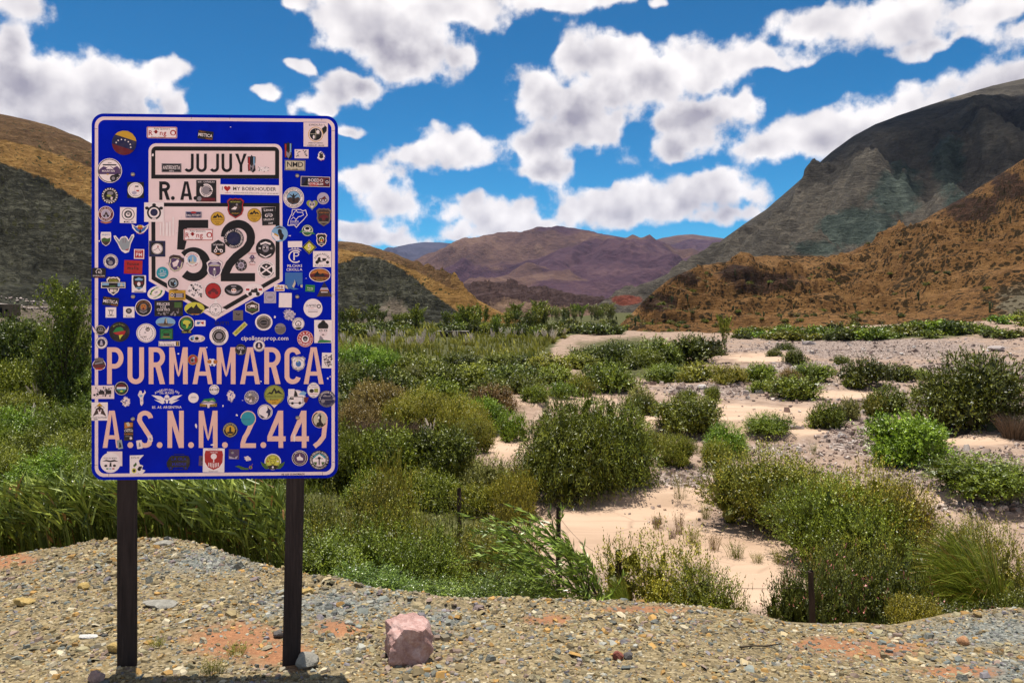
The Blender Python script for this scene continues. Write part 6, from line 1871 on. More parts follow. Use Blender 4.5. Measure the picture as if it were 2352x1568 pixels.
    ('r', 1118, 1150, 42, 26, -1, 'w', [('p', [(-.7, .3), (-.1, .85), (.3, .3)], 'Y'), ('p', [(.1, .3), (.5, .7), (.8, .3)], 'R'), ('t', 'RE.Y SE.', 0, .0, .5, 'K', 1.6), ('r', 0, -.6, 1.7, .4, 'O')], 'small sticker with roofs and black letters'),
    ('none', 1176, 1123, 70, 70, 0, 'V', [('p', [(-1, 1), (1, 1), (1, -.55), (.7, -.3), (.5, -.6), (.3, .0), (.15, -.55), (-.2, -.7), (-.6, -.95), (-.8, -.4), (-1, -.4)], 'B'), ('p', [(-1, -.45), (-.8, -.5), (-.65, -.9), (-.95, -.8)], 'C'), ('p', [(-.2, -.6), (.05, -.1), (.1, .2), (.2, -.3), (.0, -.8)], 'C'), ('p', [(.75, -.45), (1, -.4), (1, -.75), (.8, -.7)], 'C'), ('p', [(-.6, -.8), (0, -.75), (.6, -.9), (0, -1)], 'B')], 'torn light blue poster remnant'),
    ('r', 1241, 1151.5, 38, 28, -4, 'G', [('t', 'Verde', 0, .1, .45, 'w', 1.5), ('line', [(-.6, -.4), (0, -.6), (.6, -.4)], .08, 'w')], 'small green card sticker with white script'),
    ('tri', 1298, 1155, 62, 60, 0, 'D', [('p', [(-.42, .2), (.42, .2), (0, 1)], 'N'), ('p', [(-.55, -.1), (.55, -.1), (.42, .2), (-.42, .2)], 'L'), ('p', [(-.62, -.22), (.62, -.22), (.55, -.1), (-.55, -.1)], 'O'), ('r', 0, -.4, .9, .1, 'w')], 'triangular sticker with a dusk landscape'),
    ('c', 1279.6, 1099, 86, 56, 0, 'w', [('c', 0, 0, .94, .92, 'M'), ('p', [(-.9, .1), (-.6, .6), (0, .88), (.6, .6), (.9, .1), (.4, .25), (.1, .2), (-.3, .35)], 'O'), ('p', [(-.6, -.2), (-.4, .2), (-.2, .6), (-.1, .3), (.0, .05), (.3, .3), (.45, .0), (.6, -.2)], 'K'), ('t', 'ESTRADA AVENTURA', 0, -.42, .24, 'Y', 1.5), ('r', 0, -.75, .7, .12, 'e')], 'red and orange oval sticker with rider silhouettes'),
    ('r', 1289, 1035, 73, 64, 0, 'w', [('arcK', 'DEMALAECUIA', 0, -.35, 1.0, 90, .22), ('c', -.55, -.4, .2, .22, 'K'), ('c', .6, -.4, .18, .2, 'K'), ('p', [(-.55, -.2), (-.45, .2), (-.2, .25), (-.15, -.2), (.2, -.3), (-.3, -.4)], 'K'), ('p', [(.0, .1), (.45, .1), (.4, -.25), (.05, -.25)], 'K'), ('line', [(.45, .0), (.7, .4)], .04, 'K'), ('t', 'MOTO GRUPO - TAPES-RS', 0, -.8, .14, 'K', 1.6)], 'white square sticker with a black motorbike and arched name'),
    ('dia', 1237.6, 988, 58, 58, 0, 'y', [('rimd', .1, 'K'), ('t', '5', 0, .08, .8, 'W'), ('r', 0, -.55, .5, .08, 'K')], 'yellow diamond sticker with a big number'),
    ('sh', 1286.5, 959, 46, 56, 0, 'K', [('rimsh', .08, 'W'), ('c', 0, .08, .46, .4, 'w'), ('p', [(-.4, .1), (0, .45), (.4, .1)], 'G'), ('p', [(-.42, .1), (.42, .1), (.3, -.25), (-.3, -.25)], 'R'), ('p', [(-.05, .15), (.12, .15), (.05, -.25), (-.12, -.25)], 'y'), ('r', 0, -.5, .9, .07, 'w')], 'black shield sticker with a red and green disc'),
    ('c', 1230, 921, 48, 48, 0, 'g', [('o', 0, 0, .9, .9, .08, 'w'), ('c', 0, .25, .55, .42, 'w'), ('c', 0, .35, .38, .25, 'K'), ('p', [(-1.4, -.35), (-.9, .05), (.9, -.25), (1.4, -.65), (.9, -.6), (-.9, -.3)], 'G'), ('t', 'CARLOS AIMAR', 0, -.18, .26, 'w', 1.7)], 'green round sticker with a tree and a ribbon'),
    ('r', 1181, 976, 57, 25, 1, 'w', [], 'small blank white paper sticker'),
    ('none', 1181, 1022, 66, 60, 0, 'w', [('lineS', arc(.05, -.1, .78, .78, 50, 310, 20), .16, 'w'), ('r', -.12, -.05, .16, 1.1, 'w'), ('lineS', [(-.12, .42)] + arc(.15, .2, .3, .24, 90, -90, 10) + [(-.12, -.04)], .12, 'w'), ('line', [(-.75, .72), (-.5, .84), (0, .9), (.5, .84), (.75, .72)], .08, 'w'), ('r', -.35, 1.0, .08, .2, 'w'), ('r', 0, 1.04, .08, .2, 'w'), ('r', .35, 1.0, .08, .2, 'w')], 'white interlaced two-letter monogram'),
    ('none', 1180, 1069, 78, 30, 1, 'w', [('t', 'PILCHAS', 0, .5, .72, 'w', 1.95), ('t', 'CRIOLLA', -.05, -.52, .72, 'w', 1.95)], 'white two-line lettering under the monogram'),
    ('r', 1142, 1199, 51, 58, -1, 'w', [], 'larger blank white paper sticker beside the point of the shield'),
    ('r', 1081, 1188, 48, 46, 0, 'L', [('o', 0, 0, .8, .8, .07, 'S'), ('r', 0, .3, 1.1, .05, 'S'), ('c', 0, 0, .5, .15, 'S')], 'lilac square sticker with a faint ring'),
    ('hex', 1010, 1228.6, 64, 56, 0, 'w', [('hexp', .9, 'D'), ('o', -.38, .12, .2, .22, .05, 'w'), ('o', .42, .12, .2, .22, .05, 'w'), ('p', [(-.38, .15), (-.1, .4), (.25, .38), (.42, .15), (.1, .05)], 'w'), ('r', 0, -.32, 1.1, .26, 'g')], 'brown hexagon sticker with a white motorbike'),
    ('c', 1252.6, 1231, 76, 76, 0, 'w', [('t', 'U-NITED', -.18, .28, .26, 'K', 1.1), ('hexat', .62, .2, .24, 'K'), ('t', 'DETAILING', -.2, .02, .08, 'R', .8), ('r', .0, -.22, 1.1, .05, 'L'), ('r', .0, -.38, 1.0, .05, 'K')], 'large plain white disc with dark sans lettering'),
    ('rag', 1158, 1256.6, 56, 48, -20, 'L', [('blot', 20, 'W', 17), ('blot', 10, 'S', 19)], 'fuzzy grey heart-shaped remnant of torn paper'),
    ('r', 953, 1259.6, 40, 40, 0, 'E', [('p', [(-.5, .6), (-.1, .2), (.5, .4), (.2, -.05), (-.3, .1)], 'K'), ('r', 0, -.4, 1.2, .06, 'K'), ('r', 0, -.75, 1.2, .08, 'K')], 'grey square sticker with a small bird'),
    ('star8', 864, 1237, 88, 88, 0, 'w', [('c', 0, 0, .56, .56, 'K'), ('c', 0, 0, .52, .52, 'w'), ('a', 'ROTAS', .38, 90, .13, 'K'), ('A', 'ROLHAS', .38, -90, .13, 'K'), ('r', 0, .06, .22, .06, 'K'), ('r', 0, -.04, .05, .2, 'K')], 'white compass rose sticker on the tip of the shield'),
    ('rr', 802, 1291, 42, 24, 0, 'w', [('p', [(-.6, .5), (.1, .5), (.0, .1), (-.3, -.4), (-.7, -.3)], 'B'), ('p', [(.0, .4), (.7, .5), (.6, -.5), (.2, .0)], 'R')], 'little white emblem sticker in blue and red'),
    ('none', 888, 1291, 108, 18, 0, 'K', [('t', 'GUTTI', 0, 0, 1.5, 'K', 2.0)], 'wide black lettering barely showing on the blue'),
    ('c', 1056, 1287, 70, 66, 0, 'w', [('c', 0, 0, .82, .82, 'E'), ('o', 0, -.05, .6, .6, .06, 'K'), ('a', 'EXPEDIÇÃO', .68, 90, .17, 'C'), ('c', 0, -.05, .4, .3, 'K'), ('r', 0, -.05, 1.1, .06, 'S'), ('r2', 0, .1, 1.7, .05, 20, 'K')], 'round grey-brown sticker with a steering wheel'),
    ('c', 1122, 1313.5, 45, 45, 0, 'S', [('p', [(-.95, -.1), (-.2, .1), (.95, .45), (.85, -.5), (0, -.98), (-.8, -.55)], 'E'), ('t', 'Monte', -.2, .35, .28, 'K', 1.2)], 'small grey disc with mountains'),
    ('c', 1194, 1293, 49, 49, 0, 'w', [('o', 0, 0, .95, .95, .04, 'K'), ('o', 0, 0, .5, .5, .12, 'K'), ('t', 'e', 0, -.04, .5, 'K'), ('a', 'EXPEDIÇÃO', .76, 110, .2, 'K'), ('p', [(-.5, -.6), (.55, -.55), (.4, -.8), (0, -.92), (-.4, -.8)], 'K')], 'white disc with a black letter ring'),
    ('r', 1293, 1324, 71, 92, 0, 'w', [('c', 0, .45, .62, .38, 'K'), ('c', .02, .82, .24, .16, 'K'), ('p', [(-.55, .25), (.55, .25), (.48, -.2), (.1, -.55), (-.12, -.52), (-.5, -.1)], 'W'), ('c', -.25, .08, .2, .09, 'K'), ('c', .28, .08, .2, .09, 'K'), ('c', -.25, .08, .12, .05, 'w'), ('c', .28, .08, .12, .05, 'w'), ('c', .0, -.28, .14, .05, 'D'), ('p', [(-.35, -.35), (-.1, -.5), (.1, -.75), (-.5, -.85)], 'S'), ('p', [(-.6, -.85), (-.2, -.72), (.4, -.75), (.9, -.8), (.9, -.95), (-.6, -.98)], 'G')], 'white portrait sticker of a face with a black hair bun'),
    ('c', 1222, 1353.5, 66, 66, 0, 'R', [('o', 0, 0, .97, .97, .04, 'w'), ('a', 'PATA PALO', .70, 90, .30, 'w'), ('A', 'GRANADA', .70, -90, .28, 'w'), ('c', 0, 0, .46, .46, 'w'), ('c', 0, .02, .28, .32, 'K'), ('c', 0, -.06, .16, .16, 'S'), ('r', 0, .16, .7, .07, 'K')], 'round red sticker with a black-hatted face'),
    ('none', 1060, 1350, 246, 20, 0, 'w', [('t', 'cipolloneprop.com', 0, 0, 1.7, 'w', 1.98)], 'white lower-case web address lettering'),
    ('rr', 961, 1314, 68, 18, 44, 'y', [('rim', .12, 'C'), ('t', 'NÃOASECAR', .05, 0, .9, 'K', 1.6)], 'tilted yellow pod-shaped sticker'),
    ('c', 964, 1396.6, 46, 46, 0, 'K', [('o', 0, 0, .9, .9, .04, 'S'), ('t', 'UPDL', 0, .3, .42, 'w', 1.3), ('r', 0, -.02, .9, .06, 'S'), ('p', [(-.1, -.2), (.1, -.2), (.05, -.6), (.25, -.7), (-.3, -.75), (0, -.5)], 'w')], 'black disc above the second M of the town name'),
    ('c', 1037, 1381, 47, 47, 0, 'w', [('o', 0, 0, .95, .95, .05, 'K'), ('c', 0, 0, .62, .62, 'N'), ('p', [(-.6, -.1), (.6, -.1), (.4, -.5), (-.4, -.5)], 'D'), ('p', [(-.1, .4), (.1, .4), (.22, -.3), (-.22, -.3)], 'W'), ('A', 'LOS TOLDOS', .78, -90, .16, 'K')], 'white ringed disc with a night road, above the A'),
    ('c', 877, 1341.5, 76, 76, 0, 'w', [('c', 0, -.02, .72, .72, 'K'), ('o', 0, -.02, .58, .58, .03, 'w'), ('a', 'ANNIE E SERGIO', .85, 90, .15, 'K'), ('c', 0, -.02, .34, .34, 'S'), ('A', 'RODANDO', .85, -90, .14, 'K')], 'white round sticker with a black disc and ring lettering'),
    ('sh', 1194, 1453, 58, 60, 0, 'w', [('rimsh', .06, 'S'), ('c', .02, .0, .38, .4, 'B'), ('p', [(-.2, .3), (.0, .5), (.1, .2), (-.1, .1)], 'V'), ('c', -.1, .35, .1, .1, 'y'), ('a', 'EL CANARIO', .7, 90, .16, 'K'), ('t', 'ARTIGAS', 0, -.55, .16, 'K', .9), ('t', 'URUGUAY', 0, -.78, .15, 'K', .7)], 'white shield sticker with a blue map on the C'),
    ('r', 1311, 1439.6, 46, 62, -1, 'w', [('blot', 40, 'K', 23), ('blot', 14, 'S', 25)], 'scuffed black and white paper on the border'),
    ('c', 404, 1319, 42, 42, 0, 'K', [('wingp', 'W'), ('o', 0, 0, .92, .92, .07, 'w'), ('c', 0, .15, .5, .38, 'S'), ('r', 0, -.2, 1.6, .18, 'E'), ('c', -.2, .2, .15, .15, 'K'), ('c', .2, .2, .15, .15, 'K')], 'black disc with pale wings on the left border'),
    ('c', 479, 1325.5, 82, 80, 0, 'K', [('p', [(-.65, -.05), (-.3, .4), (.1, .5), (.3, .4), (.45, .1), (-.3, -.02)], 'G'), ('p', [(-.6, -.08), (.48, .12), (.62, .05), (.45, -.3), (.1, -.35), (-.35, -.25)], 'R'), ('p', [(-.05, -.33), (.38, -.28), (.15, -.55), (.05, -.78), (-.02, -.5)], 'y'), ('a', 'Moto Grupo', .78, 95, .15, 'e')], 'large black disc with a green, red and yellow map'),
    ('c', 586, 1330, 78, 76, 0, 'w', [('o', 0, 0, .94, .94, .04, 'K'), ('c', .15, .38, .22, .2, 'K'), ('c', .08, .36, .06, .06, 'w'), ('c', .22, .36, .06, .06, 'w'), ('dash', 0, 0, .72, .1, 22, 'S'), ('t', 'RCMG', -.2, -.4, .16, 'K', .5), ('c', -.1, .05, .1, .06, 'S')], 'white disc with laurel and a small skull'),
    ('c', 663.5, 1286.4, 78, 40, 0, 'V', [('p', [(-.9, -.35), (-.4, -.2), (.3, -.25), (.9, -.35), (.5, -.85), (-.5, -.85)], 'E'), ('p', [(-.2, -.5), (-.05, .7), (.1, .75), (.25, -.5)], 'D'), ('p', [(.0, .6), (.1, .7), (.15, -.2), (.05, -.2)], 'C')], 'oval photo sticker of a rock pillar'),
    ('r', 667, 1334, 52, 44, 0, 'G', [('rim', .06, 'K'), ('r', 0, -.05, .9, .5, 'K'), ('r', 0, .08, .7, .14, 'g'), ('p', [(-.6, -.45), (.6, -.45), (.5, -.6), (-.5, -.6)], 'O'), ('a', 'CAMIONAZO', .7, 90, .2, 'K')], 'green square sticker with a black van'),
    ('r', 678, 1372.5, 84, 21, 0, 'w', [('rim', .06, 'K'), ('t', 'Los de Siempre', -.22, -.25, .8, 'K', 1.4), ('t', 'Almirante Brown', -.2, .68, .3, 'K', 1.2), ('r', .78, 0, .28, 1.5, 'K'), ('r', .78, 0, .1, 1.3, 'Y')], 'narrow white sticker with gothic lettering and a crest'),
    ('c', 747, 1293, 62, 62, 0, 'w', [('c', 0, 0, .93, .93, 'K'), ('c', 0, -.02, .74, .74, 'G'), ('p', [(-.5, .25), (-.2, .5), (.3, .42), (.55, .2), (.3, -.15), (.12, -.55), (-.05, -.6), (.0, -.2), (-.4, .0)], 'y'), ('c', -.3, -.15, .15, .12, 'K'), ('c', .4, -.15, .15, .12, 'K'), ('r', 0, -1.05, 1.3, .36, 'K'), ('t', 'Tapes - RS', 0, -1.05, .22, 'y', 1.1), ('a', 'Andarilhos do Sul', .84, 90, .14, 'y')], 'black and green badge with a yellow map'),
    ('c', 789, 1352, 64, 30, 0, 'W', [('p', [(-.95, .0), (-.6, .6), (-.3, .7), (-.4, -.5), (-.8, -.4)], 'V'), ('p', [(-.75, .1), (-.6, .3), (-.5, -.5), (-.75, -.5)], 'D'), ('c', -.02, .0, .25, .45, 'K'), ('p', [(.5, -.5), (.6, .5), (.85, .4), (.9, -.3)], 'C'), ('r', 0, -.75, .8, .15, 'K')], 'small oval photo sticker with a dark rider'),
    ('c', 407, 1369, 48, 48, 0, 'w', [('o', 0, 0, .95, .95, .05, 'K'), ('c', 0, 0, .66, .66, 'N'), ('p', [(-.62, -.1), (.62, -.1), (.4, -.55), (-.4, -.55)], 'D'), ('p', [(-.1, .4), (.1, .4), (.25, -.4), (-.25, -.4)], 'L'), ('a', 'CYCLES - CAFE', .80, 90, .16, 'K')], 'white ringed disc with a night road, by the left border'),
    ('c', 398, 1457, 52, 44, 0, 'w', [('c', 0, 0, .92, .92, 'D'), ('c', -.4, .9, .3, .3, 'E'), ('c', .0, 1.0, .3, .35, 'E'), ('c', .4, .9, .3, .3, 'E'), ('p', [(-.7, .3), (.5, .6), (.6, .35), (-.6, .05)], 'S'), ('r', 0, -.2, 1.9, .4, 'M'), ('r', 0, -.7, 1.1, .3, 'R')], 'dark cluster sticker with a red base on the left border'),
    ('c', 772.5, 1437, 41, 42, 0, 'R', [('o', 0, 0, .98, .98, .1, 'e'), ('p', [(-.5, .1), (-.1, .6), (.5, .5), (.3, -.1), (.5, -.5), (-.4, -.6)], 'S'), ('c', -.1, -.1, .25, .25, 'K'), ('c', .2, .4, .15, .12, 'W')], 'small red disc between M and A of the town name'),
    ('rag', 851, 1448, 46, 36, 0, 'w', [('c', -.5, .2, .4, .45, 'O'), ('c', .5, .15, .4, .45, 'O'), ('p', [(-.15, .8), (.15, .8), (.2, -.7), (-.2, -.7)], 'w'), ('c', -.28, .15, .08, .1, 'K'), ('c', .28, .15, .08, .1, 'K'), ('c', -.05, -.55, .16, .18, 'K')], 'cut-out brown and white dog head between the letters'),
    ('r', 413, 1566, 89, 53, 0, 'W', [('blot', 26, 'S', 27), ('r', -.1, -.1, .5, .5, 'K'), ('r', .5, .0, .5, .6, 'K'), ('blot', 18, 'K', 29)], 'faded paper with black smudges over the left border'),
    ('c', 487, 1551, 56, 56, 0, 'K', [('o', 0, 0, .95, .95, .05, 'w'), ('p', [(-.6, .4), (0, .65), (.6, .4), (.66, .2), (-.66, .2)], 'M'), ('r', 0, .08, 1.3, .2, 'w'), ('r', 0, -.1, 1.35, .16, 'V'), ('p', [(-.62, -.2), (.62, -.2), (.3, -.6), (-.3, -.6)], 'G'), ('c', 0, -.4, .2, .12, 'y')], 'round black-edged sticker with stacked flags'),
    ('rag', 504, 1604, 40, 42, 0, 'W', [('blot', 10, 'K', 31), ('blot', 6, 'b', 33)], 'spiky white sticker remnant left of the blue one'),
    ('none', 568, 1588, 38, 66, 0, 'W', [('p', [(-.8, .3), (-.4, .85), (0, .8), (.1, .5), (.5, .6), (.6, .95), (.9, .6), (.5, .3), (.3, -.1), (.35, -.7), (.0, -1), (-.3, -.8), (-.35, -.1)], 'W'), ('p', [(-.6, .3), (.2, .35), (.1, .1), (-.3, .05)], 'V'), ('r', .0, -.35, .4, .08, 'S')], 'torn bluish-white remnant below the U'),
    ('none', 669, 1590, 126, 84, 0, 'w', [('p', [(-.98, .3), (-.6, -.1), (-.2, -.35), (-.1, -.1), (-.4, .2)], 'w'), ('p', [(.98, .3), (.6, -.1), (.2, -.35), (.1, -.1), (.4, .2)], 'w'), ('p', [(-.8, -.15), (-.3, -.55), (-.12, -.45), (-.2, -.3)], 'w'), ('p', [(.8, -.15), (.3, -.55), (.12, -.45), (.2, -.3)], 'w'), ('c', 0, .02, .16, .3, 'w'), ('c', -.06, -.05, .045, .08, 'b'), ('c', .06, -.05, .045, .08, 'b'), ('p', [(-.08, -.2), (.08, -.2), (.05, -.5), (-.05, -.5)], 'w'), ('arcW', 'ANGELES DEL FIN', 0, -1.3, 2.1, 90, .2), ('t', 'DEL MUNDO', 0, .5, .2, 'w', .9), ('t', 'BS. AS. ARGENTINA', 0, -.85, .24, 'w', 1.85)], 'white winged skull with gothic lettering on the blue'),
    ('c', 775, 1589, 41, 40, 0, 'w', [('r', 0, .2, .9, .1, 'S'), ('r', 0, 0, 1.2, .05, 'S')], 'nearly blank white disc below the town name'),
    ('c', 858, 1556, 40, 40, 0, 'w', [('dash', 0, 0, .85, .2, 16, 'D'), ('c', 0, 0, .7, .7, 'w'), ('t', 'THE RIBS', 0, 0, .45, 'K', 2.1)], 'white disc with a rope edge and black word'),
    ('none', 835, 1610, 70, 42, 0, 'G', [('p', [(-.8, .2), (-.5, .8), (.6, .98), (.9, .3)], 'G'), ('p', [(-.8, .2), (-.4, .5), (0, .3), (.4, .55), (.8, .2)], 'C'), ('r', 0, -.35, 2.0, .75, 'K'), ('t', 'FREE RIDERS', 0, -.35, .55, 'Y', 1.9), ('p', [(-.9, -.05), (-.2, .05), (.2, .05), (.9, -.05), (.15, -.3), (.1, -.9), (-.1, -.9), (-.15, -.3)], 'W')], 'green and black sticker with a horned skull'),
    ('rag', 924, 1582, 36, 54, 0, 'W', [('blot', 14, 'b', 35), ('blot', 8, 'L', 37)], 'scratched white smear between the town name and the height'),
    ('c', 1007, 1587, 58, 56, 0, 'L', [('dash', 0, 0, .9, .18, 20, 'K'), ('c', 0, 0, .74, .74, 'S'), ('c', -.2, .4, .22, .16, 'C'), ('p', [(-.6, 0), (0, .3), (.6, -.1), (.3, -.5), (-.4, -.4)], 'E'), ('blot', 10, 'W', 39)], 'round grey scene sticker with a lettered edge'),
    ('none', 1098, 1620, 44, 30, 0, 'W', [('p', [(-1, .9), (1, .9), (0, -.6)], 'W')], 'white paper point showing under the big yellow disc'),
    ('c', 1098, 1577, 82, 80, 0, 'e', [('o', 0, 0, .97, .97, .04, 'K'), ('p', [(-.8, -.02), (-.45, .3), (-.3, .22), (0, .75), (.25, .35), (.4, .5), (.9, .0), (.35, .2), (.1, .1), (0, .45), (-.2, .05), (-.5, .12)], 'K'), ('p', [(-.8, -.55), (.7, -.4), (.4, -.88), (0, -.97), (-.4, -.88)], 'Y'), ('t', 'Travesias Sin Limites', 0, -.14, .16, 'K', 1.8), ('t', 'Rosario', 0, -.47, .17, 'K', .8), ('t', '2019', 0, -.76, .16, 'K', .5)], 'largest yellow disc, with black peaks, above the height line'),
    ('c', 1187, 1594, 74, 74, 0, 'w', [('o', 0, 0, .95, .95, .04, 'S'), ('p', [(-.9, 1.1), (-.2, 1.1), (-.2, .4), (-.9, .4)], 'w'), ('p', [(-.2, 1.0), (.05, .7), (.15, .3), (-.3, .3)], 'K'), ('p', [(-.85, -.1), (-.6, .25), (.7, .25), (.7, -.4), (-.85, -.4)], 'w'), ('line', [(-.85, -.1), (-.6, .25), (.7, .25), (.7, -.4), (-.85, -.4), (-.85, -.1)], .06, 'K'), ('c', -.45, -.45, .15, .15, 'K'), ('c', .35, -.42, .15, .15, 'K'), ('r', -.5, .05, .4, .18, 'K'), ('p', [(.2, .5), (.7, .9), (1.1, .7), (.9, .4)], 'V'), ('p', [(.8, .2), (1.35, .2), (1.1, -.4), (.8, -.3)], 'M')], 'white sticker with a camper van and a howling dog'),
    ('c', 1255, 1558, 52, 62, 0, 'w', [('o', 0, 0, .97, .97, .04, 'S'), ('c', -.3, -.1, .35, .25, 'K'), ('r', .4, -.05, .6, .5, 'e'), ('t', 'EL CANARIO', 0, .4, .13, 'K', 1.4), ('r', 0, .68, .9, .08, 'S'), ('r', 0, -.48, 1.2, .05, 'R'), ('t', '2019', 0, -.8, .14, 'K', .6)], 'upright white oval with a dark motorbike'),
    ('c', 1308, 1593, 70, 68, 0, 'N', [('o', 0, 0, .95, .95, .04, 'S'), ('a', 'LA LONGUE ROUTE', .80, 90, .20, 'w'), ('p', [(-.5, .35), (-.2, .5), (.1, .35), (.5, .45), (.4, .25), (-.4, .25)], 'S'), ('c', -.45, -.25, .22, .22, 'S'), ('r', .1, -.1, 1.0, .06, 'S'), ('A', 'ON FACEBOOK', .80, -90, .14, 'S')], 'dark navy disc with white ring lettering on the right border'),
    ('c', 1061, 1645, 60, 60, 0, 'w', [('o', 0, 0, .92, .92, .06, 'N'), ('p', [(.3, .7), (.8, .2), (.7, -.4), (.3, -.8), (.4, -.2), (.1, -.1), (.35, .3)], 'N'), ('p', [(-.8, -.3), (-.4, -.5), (.0, -.75), (-.4, -.8)], 'N')], 'white and navy disc with a continent shape'),
    ('c', 993, 1672, 56, 56, 0, 'T', [('r', -.3, -.1, 1.2, .04, 'N')], 'plain light blue disc on the digit two'),
    ('c', 1279, 1676, 54, 58, 0, 'C', [('lineS', arc(0, 0, 1.0, 1.0, 110, 330, 18), .15, 'K'), ('p', [(-.55, -.95), (-.4, -.45), (-.1, -.3), (-.2, .1), (-.3, .5), (0, .85), (.3, .5), (.2, .0), (.35, -.4), (.6, -.6), (.5, -.85)], 'K'), ('c', -.12, .3, .12, .22, 'w'), ('c', .05, .75, .18, .14, 'S')], 'cream disc with a black silhouette on the last digit'),
    ('c', 922, 1717, 60, 60, 0, 'K', [('dia4', 1.18, 'K'), ('o', 0, 0, .92, .92, .05, 'C'), ('c', 0, 0, .62, .62, 'Y'), ('p', [(-.5, -.3), (-.15, -.2), (-.12, .3), (0, .45), (.12, .3), (.15, -.2), (.5, -.3), (.3, -.5), (-.3, -.5)], 'K'), ('a', 'EXPEDIÇÃO QUIJOTE', .76, 90, .15, 'C'), ('A', 'BRASIL', .76, -90, .15, 'Y')], 'black compass disc with an orange sunset'),
    ('r', 400, 1643, 64, 72, 0, 'w', [('p', [(-.85, -.55), (-.4, .3), (0, .6), (.4, .3), (.85, -.55), (.3, -.3), (-.3, -.3)], 'D'), ('p', [(-.4, .6), (-.2, .75), (0, .95), (.2, .75), (.4, .6), (0, .55)], 'Y'), ('p', [(-.25, .2), (.25, .2), (.1, -.4), (-.1, -.4)], 'w'), ('c', 0, .1, .15, .12, 'M'), ('t', 'VALLES CALCHAQUIES', 0, -.66, .17, 'K', 1.8), ('r', -.5, -.88, .5, .08, 'K'), ('o', 0, .4, .6, .2, .05, 'K')], 'white square sticker with a brown mountain beast on the left border'),
    ('r', 516, 1722, 36, 74, 0, 'K', [('p', [(-.9, .9), (.9, .9), (.9, .5), (-.9, .3)], 'O'), ('p', [(-.6, .9), (.0, .98), (.4, .6), (-.2, .5)], 'C'), ('t', 'COMPRO', 0, .22, .12, 'w', 1.6), ('t', 'CARTAS', 0, .04, .20, 'w', 1.9), ('t', 'POKÉMON', 0, -.3, .18, 'O', 1.9), ('r', 0, -.55, 1.4, .06, 'S'), ('c', .5, -.75, .3, .14, 'W')], 'tall dark sticker with orange and white lettering'),
    ('rr', 481, 1775, 20, 36, 10, 'H', [('p', [(-.5, -.7), (-.2, .3), (.2, .6), (.4, .2), (.5, -.6)], 'K')], 'little pale sticker with a dark figure at the foot of the A'),
    ('rr', 559, 1775, 22, 34, 8, 'W', [('p', [(-.4, -.6), (.0, .5), (.3, .3), (.4, -.5)], 'S')], 'little faded sticker at the foot of the S'),
    ('rr', 602, 1751, 18, 26, 6, 'W', [('c', 0, -.1, .5, .4, 'L'), ('c', .2, -.4, .3, .2, 'H')], 'little blue-marked sticker on the curve of the S'),
    ('r', 460, 1832, 60, 58, 0, 'W', [], 'pale paper square behind the white disc'),
    ('c', 443, 1847.5, 80, 80, 0, 'w', [('t', 'PASEO DEL MUNDO', 0, .45, .14, 'K', 1.3), ('p', [(-.8, .15), (-.4, .3), (0, .2), (.4, .3), (.8, .1), (.4, .12), (0, .05), (-.4, .14)], 'K'), ('c', -.45, -.3, .15, .12, 'K'), ('c', .4, -.3, .15, .12, 'K'), ('p', [(-.1, -.4), (-.05, .0), (.1, .0), (.12, -.4)], 'K'), ('r', -.3, -.6, .22, .12, 'G'), ('r', .0, -.6, .22, .12, 'V'), ('r', .3, -.6, .22, .12, 'R')], 'white disc with motorbikes and tiny flags, bottom corner'),
    ('torn', 552, 1855.6, 62, 78, 0, 'w', [('t', 'ROTA DE', -.3, .72, .16, 'K', 1.0), ('p', [(-.6, -.1), (-.2, .25), (-.1, .0), (-.4, -.25)], 'g'), ('c', -.45, -.6, .3, .26, 'y'), ('c', -.45, -.6, .16, .14, 'K'), ('c', .2, -.45, .22, .18, 'K'), ('p', [(.1, -.2), (.6, -.15), (.5, -.4), (.2, -.35)], 'K')], 'torn white map sticker with a yellow badge'),
    ('van', 713.6, 1846, 94, 66, 0, 'K', [('c', -.62, -.68, .2, .26, 'K'), ('c', .65, -.68, .2, .26, 'K'), ('c', -.62, -.68, .09, .12, 'b'), ('c', .65, -.68, .09, .12, 'b'), ('r', .1, .98, .9, .06, 'K'), ('t', 'LA OLA', .08, .42, .34, 'b', 1.5), ('t', 'MADRE', .1, -.22, .36, 'b', 1.35), ('t', '.COM.AR', .05, -.85, .2, 'K', .8)], 'black van shaped sticker with cut-out lettering'),
    ('r', 856, 1838, 86, 96, -1, 'w', [('shp', 0, 0, .86, .80, 'R'), ('c', 0, .32, .28, .24, 'w'), ('r', 0, .02, .1, .4, 'w'), ('t', 'FANFARE', 0, .66, .1, 'w', 1.1)] + [('r', -.45 + .15 * i, -.35 - .03 * (3 - abs(i - 3)), .07, .4 - .03 * abs(i - 3), 'w') for i in range(7)] + [('t', 'FANE ET BONNEFAMILLE', .0, .90, .06, 'R', 1.2), ('t', 'HONEYVAST', 0, -.92, .09, 'S', 1.0)], 'red crest with a white tree on white paper'),
    ('r', 815.5, 1840.6, 38, 40, -3, 'P', [('c', -.1, .3, .5, .4, 'D'), ('c', .2, .4, .2, .2, 'M'), ('p', [(-.6, -.6), (0, -.2), (.7, -.5), (.3, -.9)], 'N')], 'small dark photo patch beside the red crest'),
    ('r', 936.5, 1814, 42, 40, -2, 'P', [('c', -.3, .3, .3, .25, 'S'), ('p', [(-.9, -.4), (0, -.7), (.8, -.3), (.5, -.9), (-.8, -.9)], 'L'), ('blot', 6, 'D', 41)], 'dark violet photo scrap below the two'),
    ('rag', 991, 1831, 32, 22, -10, 'W', [('blot', 6, 'S', 43)], 'crumpled white scrap near the bottom'),
